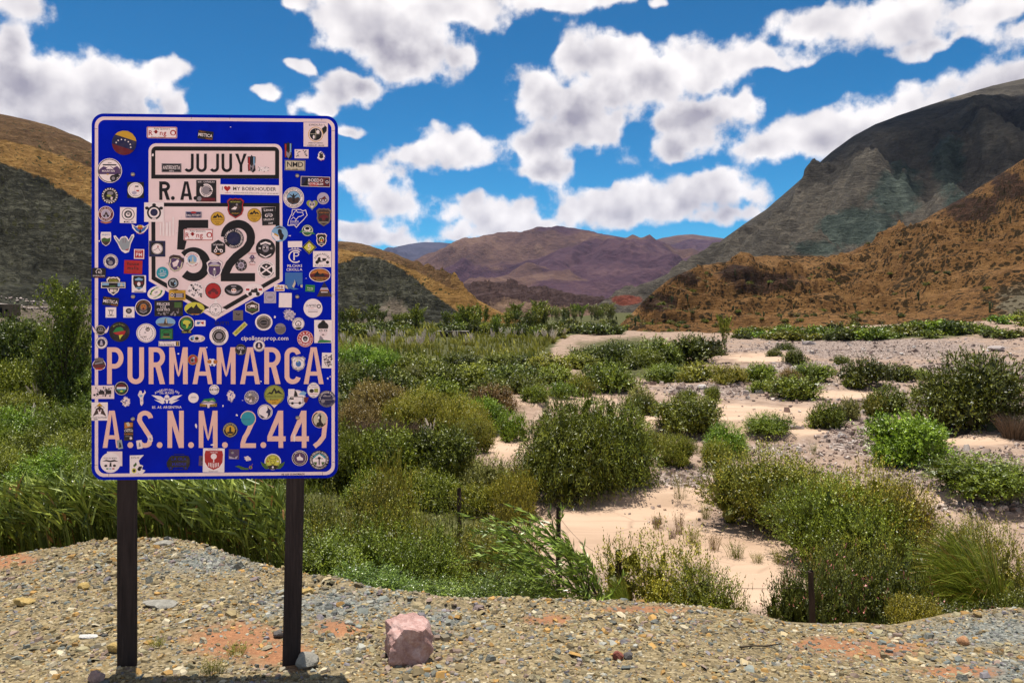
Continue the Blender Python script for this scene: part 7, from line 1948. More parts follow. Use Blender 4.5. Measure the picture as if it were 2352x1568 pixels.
    ('none', 977, 1865, 74, 28, 0, 'G', [('p', [(-1, .2), (-.6, .5), (-.2, .1), (.1, -.2), (.5, -.3), (.5, -.8), (-.3, -.75), (-.5, -.3)], 'g'), ('o', .72, -.1, .18, .5, .08, 'O'), ('line', [(.8, .2), (.9, .9), (.98, .6)], .06, 'O'), ('c', .72, -.1, .1, .28, 'G')], 'green smear with a little orange bird drawing'),
    ('c', 1092, 1844, 66, 64, 0, 'w', [('wingg', 'g'), ('c', 0, 0, .9, .9, 'e'), ('c', 0, .1, .82, .72, 'y'), ('line', [(-.3, .1), (-.4, .5), (-.15, .3), (.15, .3), (.4, .5), (.3, .1), (.15, -.3), (-.15, -.3), (-.3, .1)], .05, 'K'), ('c', -.12, .08, .05, .06, 'K'), ('c', .12, .08, .05, .06, 'K'), ('r', -.6, .05, .25, .15, 'R'), ('r', .6, .05, .25, .15, 'w'), ('p', [(-.7, -.55), (0, -.35), (.7, -.55), (.4, -.95), (-.4, -.95)], 'K'), ('c', 0, -.68, .12, .14, 'w'), ('a', 'MAURICIO ATACAMA', .72, 90, .12, 'K')], 'yellow winged badge with a bulldog face'),
    ('c', 1200, 1829, 64, 62, 0, 'W', [('c', 0, 0, .95, .95, 'D'), ('o', 0, 0, .78, .78, .04, 'w'), ('c', 0, 0, .66, .66, 'P'), ('p', [(-.2, .5), (.1, .55), (.3, .0), (-.1, .0)], 'M'), ('p', [(-.4, .1), (-.1, .2), (0, .6), (.08, .2), (.4, .0), (.4, -.3), (-.3, -.3)], 'w'), ('a', 'MOTOVIAJEROS', .86, 90, .12, 'w')], 'dark round sticker with a white thumbs-up'),
    ('c', 1277.6, 1837, 80, 78, 0, 'K', [('c', 0, 0, .66, .66, 'w'), ('p', [(-.6, .1), (-.3, .4), (0, .6), (.3, .4), (.6, .1), (.6, .35), (.2, .64), (-.2, .64), (-.6, .35)], 'T'), ('p', [(-.6, -.2), (.6, -.2), (.4, -.5), (0, -.65), (-.4, -.5)], 'g'), ('p', [(-.2, -.1), (.2, -.1), (.3, -.62), (-.3, -.62)], 'W'), ('r', 0, -.15, .12, .7, 'K'), ('c', 0, .2, .16, .14, 'K'), ('r', 0, .15, .8, .06, 'K'), ('a', 'MOTO GRUPO AVENTURA', .83, 90, .2, 'w'), ('A', 'BLUMENAU SC', .83, -90, .16, 'w')], 'large black round sticker with a motorbike on a green road, bottom corner'),
    ('none', 1173, 1893.5, 106, 9, 0.5, 'K', [('t', 'FB: LES GUSNOMADS', 0, 0, 1.5, 'K', 1.95)], 'black handwriting on the lower border'),
]


def draw_items(F, items, hw, hh, X):
    """X maps sticker-local metres to the panel plane"""
    def poly(pts, col):
        F.face([X(p) for p in pts], col); F.up()
    m = min(hw, hh)
    for it in items:
        k = it[0]
        if k == 'c':
            _, x, y, rx, ry, c = it
            poly([(x * hw + rx * hw * math.cos(a), y * hh + ry * hh * math.sin(a)) for a in np.linspace(0, 2 * math.pi, 18, endpoint=False)], CC[c])
        elif k == 'o':
            _, x, y, rx, ry, t, c = it
            A = [(x * hw + rx * hw * math.cos(a), y * hh + ry * hh * math.sin(a)) for a in np.linspace(0, 2 * math.pi, 28, endpoint=False)]
            B = [(x * hw + (rx - t) * hw * math.cos(a), y * hh + (ry - t) * hh * math.sin(a)) for a in np.linspace(0, 2 * math.pi, 28, endpoint=False)]
            F.strip([X(p) for p in A], [X(p) for p in B], CC[c], True); F.up()
        elif k == 'r':
            _, x, y, w, h, c = it
            x, y, w, h = x * hw, y * hh, w * hw / 2, h * hh / 2
            poly([(x - w, y - h), (x + w, y - h), (x + w, y + h), (x - w, y + h)], CC[c])
        elif k == 'r2':
            _, x, y, w, h, ang, c = it
            x, y, w, h = x * hw, y * hh, w * hw / 2, h * hh / 2
            ca, sa = math.cos(math.radians(ang)), math.sin(math.radians(ang))
            poly([(x + a * ca - b * sa, y + a * sa + b * ca) for a, b in ((-w, -h), (w, -h), (w, h), (-w, h))], CC[c])
        elif k == 'p':
            poly([(a * hw, b * hh) for a, b in it[1]], CC[it[2]])
        elif k == 'star':
            _, x, y, r, c = it
            poly([(x * hw + r * hw * (1 if i % 2 == 0 else .42) * math.sin(math.pi * i / 5), y * hh + r * hh * (1 if i % 2 == 0 else .42) * math.cos(math.pi * i / 5)) for i in range(10)], CC[c])
        elif k == 'heart':
            _, x, y, rx, ry, c = it
            poly([(x * hw + a, y * hh + b) for a, b in outline('heart', rx * hw, ry * hh)], CC[c])
        elif k in ('rim', 'rimsh', 'rimd', 'rims'):
            t, c = it[1], it[2]
            sh = {'rim': 'r', 'rimsh': 'sh', 'rimd': 'dia'}[k]
            A = outline(sh, hw * .97, hh * .97); d = t * m * 2
            B = outline(sh, hw * .97 - d, hh * .97 - d)
            F.strip([X(p) for p in A], [X(p) for p in B], CC[c], True); F.up()
        elif k == 'shp':
            _, x, y, rx, ry, c = it
            poly([(x * hw + a, y * hh + b) for a, b in outline('sh2', rx * hw, ry * hh)], CC[c])
        elif k == 'hexp':
            poly(outline('hex', hw * it[1], hh * it[1]), CC[it[2]])
        elif k == 'hexat':
            _, x, y, r, c = it
            A = [(x * hw + a, y * hh + b) for a, b in outline('hex', r * hw, r * hh)]
            B = [(x * hw + a, y * hh + b) for a, b in outline('hex', r * hw * .6, r * hh * .6)]
            F.strip([X(p) for p in A], [X(p) for p in B], CC[c], True); F.up()
        elif k == 'dia4':
            for a0 in (0, 90, 180, 270):
                a = math.radians(a0)
                poly([(hw * it[1] * math.cos(a), hh * it[1] * math.sin(a)), (hw * .9 * math.cos(a + .14), hh * .9 * math.sin(a + .14)), (hw * .9 * math.cos(a - .14), hh * .9 * math.sin(a - .14))][::-1], CC[it[2]])
        elif k in ('wingp', 'wingg'):
            for s in (-1, 1):
                poly([(s * a * hw, b * hh) for a, b in ([(.7, -.3), (1.1, .1), (1.55, .85), (1.5, .2), (1.25, -.4), (.9, -.6)] if k == 'wingp' else [(.7, -.2), (1.1, -.2), (1.5, .05), (1.3, -.5), (.9, -.9), (.5, -.9)])], CC[it[1]])
        elif k == 'dash':
            _, x, y, r, t, n, c = it
            for i in range(n):
                a = np.linspace(2 * math.pi * i / n, 2 * math.pi * (i + .5) / n, 3)
                A = [(x * hw + r * hw * math.cos(q), y * hh + r * hh * math.sin(q)) for q in a]
                B = [(x * hw + (r - t) * hw * math.cos(q), y * hh + (r - t) * hh * math.sin(q)) for q in a]
                F.strip([X(p) for p in A], [X(p) for p in B], CC[c])
            F.up()
        elif k in ('line', 'lineS'):
            _, pts, w, c = it
            A, B = stroke_poly([(a * hw, b * hh) for a, b in pts], w * m)
            F.strip([X(p) for p in A], [X(p) for p in B], CC[c]); F.up()
        elif k in ('blot', 'blot2'):
            _, n, c, sd = it
            rg = random.Random(sd)
            for _ in range(n):
                x, y = rg.uniform(-.75, .75), (rg.uniform(-.75, .75) if k == 'blot' else rg.uniform(-.8, -.3))
                r = rg.uniform(.06, .2)
                poly([(x * hw + r * m * rg.uniform(.4, 1.2) * math.cos(a), y * hh + r * m * rg.uniform(.4, 1.2) * math.sin(a)) for a in np.linspace(0, 2 * math.pi, 8, endpoint=False)], CC[c])
        elif k == 't':
            txt, x, y, h, c = it[1:6]
            mw = it[6] * hw if len(it) > 6 else None
            G = Flat(0); put_text(G, txt, x * hw, y * hh, h * hh, CC[c], mw)
            F.tris([X((p[0], p[2])) for p in G.v], G.f, CC[c]); F.up()
        elif k in ('a', 'A'):
            _, txt, r, mid, h, c = it
            G = Flat(0)
            # spread the run over at most 200 degrees of the ring
            runs, wd = text_run(txt, 0.14)
            lim = math.radians(230 if k == 'a' else 140)
            hh2 = h * m
            sp = min(1.0, lim * r * m / (wd * hh2 / CAP))
            put_arc(G, txt, 0, 0, r * m, hh2, mid, CC[c], k == 'A', sp)
            F.tris([X((p[0] * hw / m, p[2] * hh / m)) for p in G.v], G.f, CC[c]); F.up()
        elif k in ('arcK', 'arcW'):
            _, txt, x, y, r, mid, h = it
            G = Flat(0)
            put_arc(G, txt, x * hw, y * hh, r * hh, h * hh, mid, CC['K'], False)
            F.tris([X((p[0], p[2])) for p in G.v], G.f, CC['K' if k == 'arcK' else 'w']); F.up()


def prism(pts, y0, y1):
    """thin sheet with an edge: front at y1 (towards the viewer), back at y0"""
    a = sum(pts[i][0] * pts[(i + 1) % len(pts)][1] - pts[(i + 1) % len(pts)][0] * pts[i][1] for i in range(len(pts)))
    if a < 0:
        pts = pts[::-1]
    n = len(pts)
    V = [(p[0], y1, p[1]) for p in pts] + [(p[0], y0, p[1]) for p in pts]
    F = [list(range(n))] + [[(i + 1) % n, i, n + i, n + (i + 1) % n] for i in range(n)]
    return V, F


def mat_print(name, rough=0.45, spec=0.3, wear=0.25):
    t = NT(name, rough, spec)
    c = t.attr('Col')
    n = t.noise(t.coord(), 35.0, 5, 0.6)
    c = t.mix(t.rng(n, 0.45, 0.75, 0, wear), c, t.mix(0.5, c, (0.30, 0.24, 0.20)), 'MIX')
    t.color(c)
    return t.m


def mat_blue():
    t = NT('blue_sheeting', 0.5, 0.05)
    p = t.coord()
    n = t.noise(p, 6.0, 4, 0.6)
    c = t.ramp(n, [(0.3, (0.0, 0.008, 0.36)), (0.7, (0.0, 0.013, 0.48))])
    d = t.noise(p, 60.0, 4, 0.7)
    c = t.mix(t.rng(d, 0.62, 0.8, 0, 0.18), c, (0.03, 0.05, 0.36))
    t.color(c)
    t.put(t.b.inputs['Roughness'], t.rng(n, 0.3, 0.7, 0.4, 0.55))
    return t.m


def mat_sheet(name, col, pattern=0.0):
    t = NT(name, 0.42, 0.4)
    p = t.coord()
    n = t.noise(p, 9.0, 5, 0.6)
    c = t.ramp(n, [(0.3, tuple(v * 0.90 for v in col)), (0.7, col)])
    if pattern:
        q = t.map(p, (1, 1, 1), (0, math.radians(45), 0))
        v = t.n('ShaderNodeTexChecker'); v.inputs['Scale'].default_value = 260.0
        t.put(v.inputs['Vector'], q)
        c = t.mix(t.math('MULTIPLY', v.outputs['Fac'], pattern), c, tuple(x * 0.62 for x in col))
    d = t.noise(p, 45.0, 3, 0.6)
    c = t.mix(t.rng(d, 0.70, 0.76, 0, 0.5), c, (0.25, 0.13, 0.08))
    t.color(c)
    return t.m


def build_sign():
    root = bpy.data.objects.new('road_sign', None)
    COL.objects.link(root)
    root.location = (SIGN_C[0], SIGN_C[1], 0.0)
    root.rotation_euler = (0, 0, SIGN_A)
    tag(root, 'tall blue road sign covered in stickers on two dark posts', 'road sign')
    ZC = SIGN_C[2]
    blue = mat_blue()
    HW, HH = 0.600, 0.900

    def rrect(hw, hh, r, n=10):
        q = []
        for (sx, sy, a0) in ((1, -1, -90), (1, 1, 0), (-1, 1, 90), (-1, -1, 180)):
            q += arc(sx * (hw - r), sy * (hh - r), r, r, a0, a0 + 90, n)
        return q
    V, F = prism(rrect(HW, HH, 0.058), 0.0025, -0.0015)
    F.append(list(range(len(V) // 2, len(V)))[::-1])
    me = bpy.data.meshes.new('panel'); me.from_pydata([(a, b, c) for a, b, c in V], [], F)
    alu = NT('panel_edge', 0.4, 0.5); alu.color((0.45, 0.45, 0.47)); alu.b.inputs['Metallic'].default_value = 0.7
    me.materials.append(blue); me.materials.append(alu.m)
    for p in me.polygons:
        p.material_index = 0 if p.index == 0 else 1
    panel = link('panel', me, None, root, loc=(0, 0, ZC))
    white = mat_sheet('white_sheeting', (0.90, 0.705, 0.69))
    salmon = mat_sheet('salmon_sheeting', (0.95, 0.58, 0.47), 0.45)
    black = NT('black_vinyl', 0.5, 0.3); black.color((0.008, 0.006, 0.006)); black = black.m

    def sheet(name, F_, mat, parent):
        return link(name, F_.mesh(name), mat, parent)

    # border line
    Fb = Flat(-0.0020)
    A, B = rrect(HW - 0.0155, HH - 0.0155, 0.045, 12), rrect(HW - 0.0315, HH - 0.0315, 0.034, 12)
    Fb.strip(A, B, CC['W'], True)
    sheet('border', Fb, white, panel)
    # joints of the border tape
    for (x, y, v) in [(766, 468, 0), (920, 470, 0), (1287, 475, 0), (384, 515, 1), (384, 1195, 1), (1334, 523, 1), (1335, 1176, 1), (384, 1858, 1), (436, 1896, 0), (1290, 1893, 0), (1336, 1846, 1)]:
        cx, cy = uv(x, y)
        w, h = (0.0085, 0.0007) if v else (0.0007, 0.0085)
        Fj = Flat(-0.0023)
        Fj.face([(cx - w, cy - h), (cx + w, cy - h), (cx + w, cy + h), (cx - w, cy + h)], CC['K'])
        sheet('border_joint', Fj, black, panel)

    # white plate with the shield, as one outline
    def Q(pts):
        return [uv(a, b) for a, b in pts]
    Fp = Flat(-0.0020)
    top = arc(625, 603, 30, 30, 180, 270, 8) + arc(1099, 605, 30, 30, 270, 360, 8)
    Fp.face(Q([(595, 812)] + [(595, 603)] + top[1:] + [(1129, 714), (1117, 714), (882, 714), (882, 812)]), CC['W'])
    Fp.face(Q([(1117, 714), (1129.5, 714), (1130, 812), (1118, 812)]), CC['W'])
    Fp.face(Q([(595, 812), (1130, 812), (1131, 1122), (864, 1277), (596, 1122)]), CC['W'])
    sheet('white_plate', Fp, white, panel)
    Fk = Flat(-0.0026)
    o = [(606, 714)] + arc(626, 605, 20, 20, 180, 270, 6) + arc(1097, 607, 20, 20, 270, 360, 6) + [(1117, 714)]
    i = [(622, 698)] + [(622, 606 + k * 0.0) if k < 1 else (622 + min(k, 4) * 0.8, 603 - min(k, 1)) for k in range(6)] + [(1098 + min(k, 3), 603.5) for k in range(6)] + [(1101, 699)]
    Fk.strip(Q(o), Q(i), CC['K'], True)
    sheet('name_frame', Fk, black, panel)
    Fk = Flat(-0.0026)
    o = [(606, 810), (1119, 811), (1119, 1114), (864, 1262), (607, 1116)]
    i = [(622, 825), (1103, 826), (1103, 1105), (864, 1243), (623, 1106)]
    Fk.strip(Q(o), Q(i), CC['K'], True)
    sheet('shield_frame', Fk, black, panel)

    # lettering: each letter is cut out on its own
    def word(spec, y0, y1, w, mat, y=-0.0031):
        for ch, x0, x1 in spec:
            G = Flat(y, 0.00003)
            a, b = (y0, y1)
            if ch == '.':
                r = (x1 - x0) / 2
                a, b = y1 - 2 * r, y1 + 0.5
            for kind, pts in letter_shapes(ch, x0, x1, a, b, w):
                if kind == 's':
                    A, B = stroke_poly(pts, w)
                    G.strip(Q(A), Q(B), CC['K'])
                else:
                    G.face(Q(pts), CC['K'])
                G.up()
            sheet('letter', G, mat, panel)
    word([('J', 736.5, 775.5), ('U', 786, 828), ('J', 838.5, 876.5), ('U', 887, 929), ('Y', 941.5, 987.5)], 614.5, 688, 11, black)
    word([('R', 638, 681), ('.', 685, 700), ('A', 722, 770), ('.', 775, 790)], 725, 799, 12.5, black)
    word([('5', 709, 843), ('2', 884, 1021)], 878.5, 1124, 33, black)
    word([('P', 429.5, 495), ('U', 511.5, 577), ('R', 596, 661), ('M', 678, 752), ('A', 771, 852), ('M', 868, 943), ('A', 961, 1041), ('R', 1058, 1123), ('C', 1139, 1204), ('A', 1215.5, 1295)], 1387, 1534, 19, salmon)
    word([('A', 412, 485), ('.', 511, 534), ('S', 549, 613), ('.', 628, 651), ('N', 671, 736), ('.', 753.5, 776.5), ('M', 796, 871), ('.', 889, 912), ('2', 962.5, 1024.5), ('.', 1042.5, 1065.5), ('4', 1070, 1143), ('4', 1163, 1236), ('9', 1247.6, 1311)], 1640, 1788.5, 18.5, salmon)
    # small scratches and chips in the sheeting
    chip = mat_print('chip_white')
    rg = random.Random(7)
    for (x, y, a, b) in [(923, 508, 4, 2), (1160, 942, 7, 3), (1225, 1112, 4, 2), (398, 963, 4, 4), (1100, 1266, 5, 6), (714, 1413, 7, 4), (828, 1388, 4, 3), (948, 1658, 5, 6), (971, 1599, 5, 2), (785, 1700, 6, 14), (850, 1776, 9, 5), (1178, 1745, 5, 22), (1312, 1512, 5, 5), (1321, 1504, 3, 3), (612, 620, 5, 8), (1045, 1523, 4, 4), (1222, 940, 3, 3), (893, 1621, 4, 6)]:
        cx, cy = uv(x, y)
        s = 1.2 / 984
        q = rg.uniform(0, 3)
        Fs = Flat(-0.0032)
        Fs.face([(cx + a * s * math.cos(t + q) * rg.uniform(.5, 1), cy + b * s * math.sin(t + q) * rg.uniform(.5, 1)) for t in np.linspace(0, 6.28, 7, endpoint=False)], CC['w'])
        sheet('paint_chip', Fs, chip, panel)

    # stickers
    load_glyphs(''.join(it[1] for s in STICKERS for it in s[7] if it[0] in ('t', 'a', 'A', 'arcK', 'arcW')))
    pm = mat_print('printed_vinyl')
    for n, (shape, sx, sy, w, h, rot, base, items, lab) in enumerate(STICKERS):
        cx, cy = uv(sx, sy)
        hw, hh = w / 2 * 1.2 / 984, h / 2 * 1.8 / 1455
        ca, sa = math.cos(math.radians(rot)), math.sin(math.radians(rot))

        def X(p, ca=ca, sa=sa):
            return (p[0] * ca - p[1] * sa, p[0] * sa + p[1] * ca)
        y0 = -0.0034 - (n % 7) * 0.00012
        if shape == 'none':
            G = Flat(y0 - 0.0002)
            draw_items(G, items, hw, hh, X)
            link('sticker', G.mesh('sticker'), pm, root, label=lab, loc=(cx, 0, ZC + cy))
            continue
        V, F = prism([X(p) for p in outline(shape, hw, hh, 32, n)], y0 + 0.0004, y0 - 0.0002)
        me = bpy.data.meshes.new('sticker'); me.from_pydata(V, [], F)
        set_col(me, np.tile(np.array([CC[base]]), (len(V), 1)))
        st = link('sticker', me, pm, root, label=lab, loc=(cx, 0, ZC + cy))
        if items:
            G = Flat(y0 - 0.00026)
            draw_items(G, items, hw, hh, X)
            link('print', G.mesh('print'), pm, st)

    # bolt heads through the panel
    bm_ = NT('zinc_bolt', 0.35, 0.5); bm_.color((0.42, 0.36, 0.30)); bm_.b.inputs['Metallic'].default_value = 0.85
    pr = [(0.0, 0.0), (0.0105, 0.0), (0.0105, 0.0012), (0.0088, 0.0020), (0.0082, 0.0044), (0.0060, 0.0062), (0.0, 0.0070)]
    n = 14
    V = [(r * math.cos(2 * math.pi * k / n), -0.0044 - d, r * math.sin(2 * math.pi * k / n)) for r, d in pr for k in range(n)]
    Fc = [(a * n + k, a * n + (k + 1) % n, (a + 1) * n + (k + 1) % n, (a + 1) * n + k) for a in range(len(pr) - 1) for k in range(n)]
    bme = new_mesh('bolt', V, Fc, True)
    for (sx, sy) in [(533, 697), (1190, 702), (534, 1185), (1190, 1185), (533, 1673), (1191, 1668)]:
        cx, cy = uv(sx, sy)
        link('bolt', bme, bm_.m, root, loc=(cx, 0, ZC + cy))

    # posts behind the panel
    t = NT('dark_stained_post', 0.75, 0.2)
    p = t.coord()
    g = t.noise(t.map(p, (14, 14, 0.8)), 6.0, 6, 0.65)
    c = t.ramp(g, [(0.3, (0.014, 0.010, 0.010)), (0.6, (0.030, 0.022, 0.021)), (0.8, (0.050, 0.039, 0.036))])
    c = t.mix(t.rng(t.noise(p, 5.0, 4), 0.6, 0.8, 0, 0.4), c, (0.06, 0.046, 0.04))
    t.color(c)
    t.normal(t.bump(g, 0.5, 0.004))

    def post(xb, yb, xt, yt, wpx):
        Yp = 3.86
        w = wpx / 3072 * Yp / 2 / math.cos(SIGN_A)
        def loc(sx):
            return ((sx - 2048) / 3072 * Yp - SIGN_C[0]) / math.cos(SIGN_A)
        zb = CAM_H - (yb - 1248) / 3072 * Yp; zt = CAM_H - (yt - 1248) / 3072 * Yp
        sl = (loc(xt) - loc(xb)) / (zt - zb)
        ztop = ZC + HH - 0.06
        zbot = zb - 0.16
        c = 0.004
        dp = 0.011
        sec = [(-w + c, -dp), (w - c, -dp), (w, -dp + c), (w, dp - c), (w - c, dp), (-w + c, dp), (-w, dp - c), (-w, -dp + c)]
        zs = np.linspace(zbot, ztop, 9)
        rg = np.random.default_rng(int(xb))
        V, Fq = [], []
        for z in zs:
            x = loc(xb) + sl * (z - zb)
            j = rg.normal(0, 0.0008, 2)
            V += [(x + a + j[0], 0.0035 + dp + b + j[1] * 0.3, z) for a, b in sec]
        for k in range(len(zs) - 1):
            for m in range(8):
                Fq.append((k * 8 + m, k * 8 + (m + 1) % 8, k * 8 + 8 + (m + 1) % 8, k * 8 + 8 + m))
        me = bpy.data.meshes.new('post')
        me.from_pydata(V, [], [list(f) for f in Fq] + [list(range(len(V) - 8, len(V)))])
        link('post', me, t.m, root)
    post(535, 2650, 535.5, 1912, 74)
    post(1172, 2652, 1188, 1912, 69)


build_sign()

# ------------------------------------------------------------------ loose stone
TAN = np.array([(0.34, 0.265, 0.135), (0.27, 0.205, 0.10), (0.42, 0.335, 0.19), (0.20, 0.155, 0.085), (0.31, 0.27, 0.16), (0.48, 0.41, 0.28), (0.17, 0.145, 0.10), (0.40, 0.235, 0.075), (0.29, 0.21, 0.165)])
BLU = np.array([(0.20, 0.215, 0.19), (0.155, 0.17, 0.155), (0.27, 0.275, 0.235), (0.12, 0.125, 0.115), (0.33, 0.325, 0.28), (0.22, 0.20, 0.21), (0.30, 0.27, 0.20)])


def flakes(rng, x, y, z, r, thick, tilt, cols, n=5):
    """angular flakes as one soup of triangles"""
    m = len(x)
    a = (np.arange(n) * 2 * np.pi / n)[None, :] + rng.uniform(-0.35, 0.35, (m, n)) + rng.uniform(0, 6.28, (m, 1))
    rr = r[:, None] * rng.uniform(0.65, 1.25, (m, n))
    el = rng.uniform(0.55, 1.0, (m, 1)); ph = rng.uniform(0, 3.14, (m, 1))
    px = rr * np.cos(a); py = rr * np.sin(a) * el
    bx = px * np.cos(ph) - py * np.sin(ph); by = px * np.sin(ph) + py * np.cos(ph)
    tx = bx * 0.72 + rng.normal(0, 0.12, (m, 1)) * r[:, None]; ty = by * 0.72 + rng.normal(0, 0.12, (m, 1)) * r[:, None]
    tz = (thick * r)[:, None] * rng.uniform(0.7, 1.3, (m, n))
    P = np.stack([np.concatenate([bx, tx], 1), np.concatenate([by, ty], 1), np.concatenate([np.full((m, n), -0.35) * (thick * r)[:, None], tz], 1)], -1)
    # random tilt
    ax = rng.normal(0, 1, (m, 2)); ax /= np.linalg.norm(ax, axis=1, keepdims=True)
    th = rng.normal(0, 1, m) * tilt
    u = np.zeros((m, 1, 3)); u[:, 0, 0] = ax[:, 0]; u[:, 0, 1] = ax[:, 1]
    c = np.cos(th)[:, None, None]; s = np.sin(th)[:, None, None]
    P = P * c + np.cross(np.broadcast_to(u, P.shape), P) * s + u * (P * u).sum(-1, keepdims=True) * (1 - c)
    P = P + np.stack([x, y, z], -1)[:, None, :]
    tri = [(n + 0, n + i, n + i + 1) for i in range(1, n - 1)]
    for i in range(n):
        j = (i + 1) % n
        tri += [(i, j, n + j), (i, n + j, n + i)]
    F = (np.arange(m) * 2 * n)[:, None, None] + np.array(tri)[None]
    return P.reshape(-1, 3), F.reshape(-1, 3), np.repeat(cols, 2 * n, axis=0)


def mat_stone(name, rough=0.85, scale=60.0):
    t = NT(name, rough, 0.25)
    c = t.attr('Col')
    n = t.noise(t.pos(), scale, 4, 0.6)
    c = t.mix(t.rng(n, 0.35, 0.7, 0.0, 0.35), c, t.mix(1.0, c, (0.62, 0.58, 0.52), 'MULTIPLY'))
    t.color(c)
    t.normal(t.bump(n, 0.4, 0.004))
    return t.m


def build_gravel():
    rng = np.random.default_rng(77)
    n = 60000
    y = rng.uniform(3.25, 6.75, n)
    dxl = rng.uniform(-60, 2420, n)
    keep = rng.uniform(0, 6.75, n) < y
    y, dxl = y[keep], dxl[keep]
    yc = interp(dxl, CREST_Y)
    keep = y < yc + 0.22
    y, dxl = y[keep], dxl[keep]
    x = (dxl - CEN) / FOC * y
    z = bank_z(x, y)
    dx, dy = to_px(x, y, z)
    soil = ellmask(dx, dy, SOIL)
    blu = ellmask(dx, dy, BLUISH)
    keep = rng.uniform(size=len(x)) > 0.72 * soil
    x, y, z, blu = x[keep], y[keep], z[keep], blu[keep]
    m = len(x)
    r = np.clip(rng.lognormal(math.log(0.0092), 0.50, m), 0.004, 0.036)
    near = (fbm(x * 2.2, y * 2.2, 2, 90) > 0.55)
    r = np.where(near, r * 1.25, r * 0.9)
    k = rng.integers(0, len(TAN), m); kb = rng.integers(0, len(BLU), m)
    isb = rng.uniform(size=m) < (0.16 + 0.75 * blu)
    col = np.where(isb[:, None], BLU[kb], TAN[k]) * rng.uniform(0.55, 1.12, (m, 1))
    V, F, C = flakes(rng, x, y, z + r * 0.12, r, rng.uniform(0.16, 0.46, m), 0.36, col)
    me = mesh_from('gravel', V, F, C)
    link('gravel', me, mat_stone('gravel_chips'), label='loose angular gravel chips covering the bank', category='gravel', kind='stuff')

    # the larger slates and lumps one can pick out
    sm = NT('shale_lump', 0.85, 0.25)
    oi = sm.n('ShaderNodeObjectInfo').outputs['Random']
    nz = sm.noise(sm.coord(), 3.0, 5, 0.6)
    c = sm.ramp(oi, [(0.0, (0.17, 0.17, 0.145)), (0.14, (0.30, 0.25, 0.155)), (0.3, (0.24, 0.19, 0.105)), (0.45, (0.42, 0.36, 0.24)), (0.58, (0.20, 0.205, 0.18)), (0.7, (0.36, 0.25, 0.11)), (0.82, (0.27, 0.21, 0.20)), (0.92, (0.46, 0.42, 0.34))], 'CONSTANT')
    sm.color(sm.mix(sm.rng(nz, 0.35, 0.7, 0, 0.6), c, sm.mix(1.0, c, (0.5, 0.48, 0.45), 'MULTIPLY')))
    sm.normal(sm.bump(nz, 0.5, 0.1))
    temps = []
    for i in range(8):
        rg = np.random.default_rng(200 + i)
        z0 = np.zeros(1)
        V, F, C = flakes(rg, z0, z0, z0, np.ones(1), np.array([rg.uniform(0.3, 0.75)]), 0.05, np.array([[0.3, 0.3, 0.3]]), 7)
        me = new_mesh('stone', V, F)
        me.materials.append(sm.m)
        temps.append(me)
    n = 0
    while n < 285:
        yy = float(rng.uniform(3.4, 6.4)); dd = float(rng.uniform(-20, 2370))
        if yy > interp(dd, CREST_Y) + 0.05 or rng.uniform(0, 6.4) > yy:
            continue
        xx = (dd - CEN) / FOC * yy
        zz = float(bank_z(xx, yy))
        r = float(np.clip(rng.lognormal(math.log(0.022), 0.36), 0.015, 0.055))
        o = link('stone', temps[n % 8], None, label='flat angular stone lying loose on the gravel bank', category='stone', group='loose stones on the gravel bank', loc=(xx, yy, zz + r * 0.1))
        o.scale = (r, r * rng.uniform(0.7, 1.0), r * rng.uniform(0.6, 1.0)); o.rotation_euler = (rng.normal(0, 0.2), rng.normal(0, 0.2), rng.uniform(0, 6.28))
        n += 1


def lump(name, seed, size, planes=14, sub=4, rough=0.02, boxy=False):
    """a broken rock: a ball cut by random planes, then roughened. size (x, y, z) full extents"""
    import bmesh
    bm = bmesh.new()
    bmesh.ops.create_icosphere(bm, subdivisions=sub, radius=1.0)
    rg = np.random.default_rng(seed)
    N_ = unit(rg.normal(size=(planes, 3)))
    D = rg.uniform(0.62, 0.86, planes)
    if boxy:
        bx = unit(np.array([[1, .1, -.05], [-1, .15, -.04], [.1, 1, .1], [-.05, -1, .10], [.12, -.1, 1], [0, 0, -1], [.75, -.3, .65], [-.75, -.2, .6]], float))
        N_ = np.vstack([bx, N_[:planes // 2]]); D = np.concatenate([[.72, .70, .70, .68, .72, .70, .88, .84], D[:planes // 2] + 0.14])
    co = np.array([v.co[:] for v in bm.verts])
    u = unit(co)
    den = u @ N_.T
    rr = np.where(den > 0.05, D[None, :] / np.maximum(den, 0.05), 9.0).min(1)
    rr = np.minimum(rr, 1.05)
    q = u * rr[:, None]
    nz = fbm(q[:, 0] * 3 + q[:, 2] * 2.1 + 9, q[:, 1] * 3 + q[:, 2] * 1.3, 4, seed)
    q = q * (1 + rough * 2 * (nz[:, None] - 0.5) * 2)
    ext = q.max(0) - q.min(0)
    q = (q - (q.max(0) + q.min(0)) / 2) / ext * np.array(size)
    q[:, 2] += size[2] / 2
    for v, p in zip(bm.verts, q):
        v.co = p
    me = bpy.data.meshes.new(name)
    bm.to_mesh(me); bm.free()
    me.polygons.foreach_set('use_smooth', np.ones(len(me.polygons), bool))
    try:
        me.set_sharp_from_angle(angle=math.radians(28))
    except Exception:
        pass
    return me


def rock_surface(name, c0, c1, c2, sc=9.0):
    t = NT(name, 0.85, 0.25)
    p = t.coord()
    n = t.noise(p, sc, 7, 0.68, dist=0.5)
    n2 = t.noise(p, sc * 6, 5, 0.7)
    m = t.math('ADD', t.math('MULTIPLY', n, 0.65), t.math('MULTIPLY', n2, 0.35))
    t.color(t.ramp(m, [(0.33, c0), (0.5, c1), (0.66, c2)]))
    t.normal(t.bump(m, 0.9, 0.02))
    return t.m


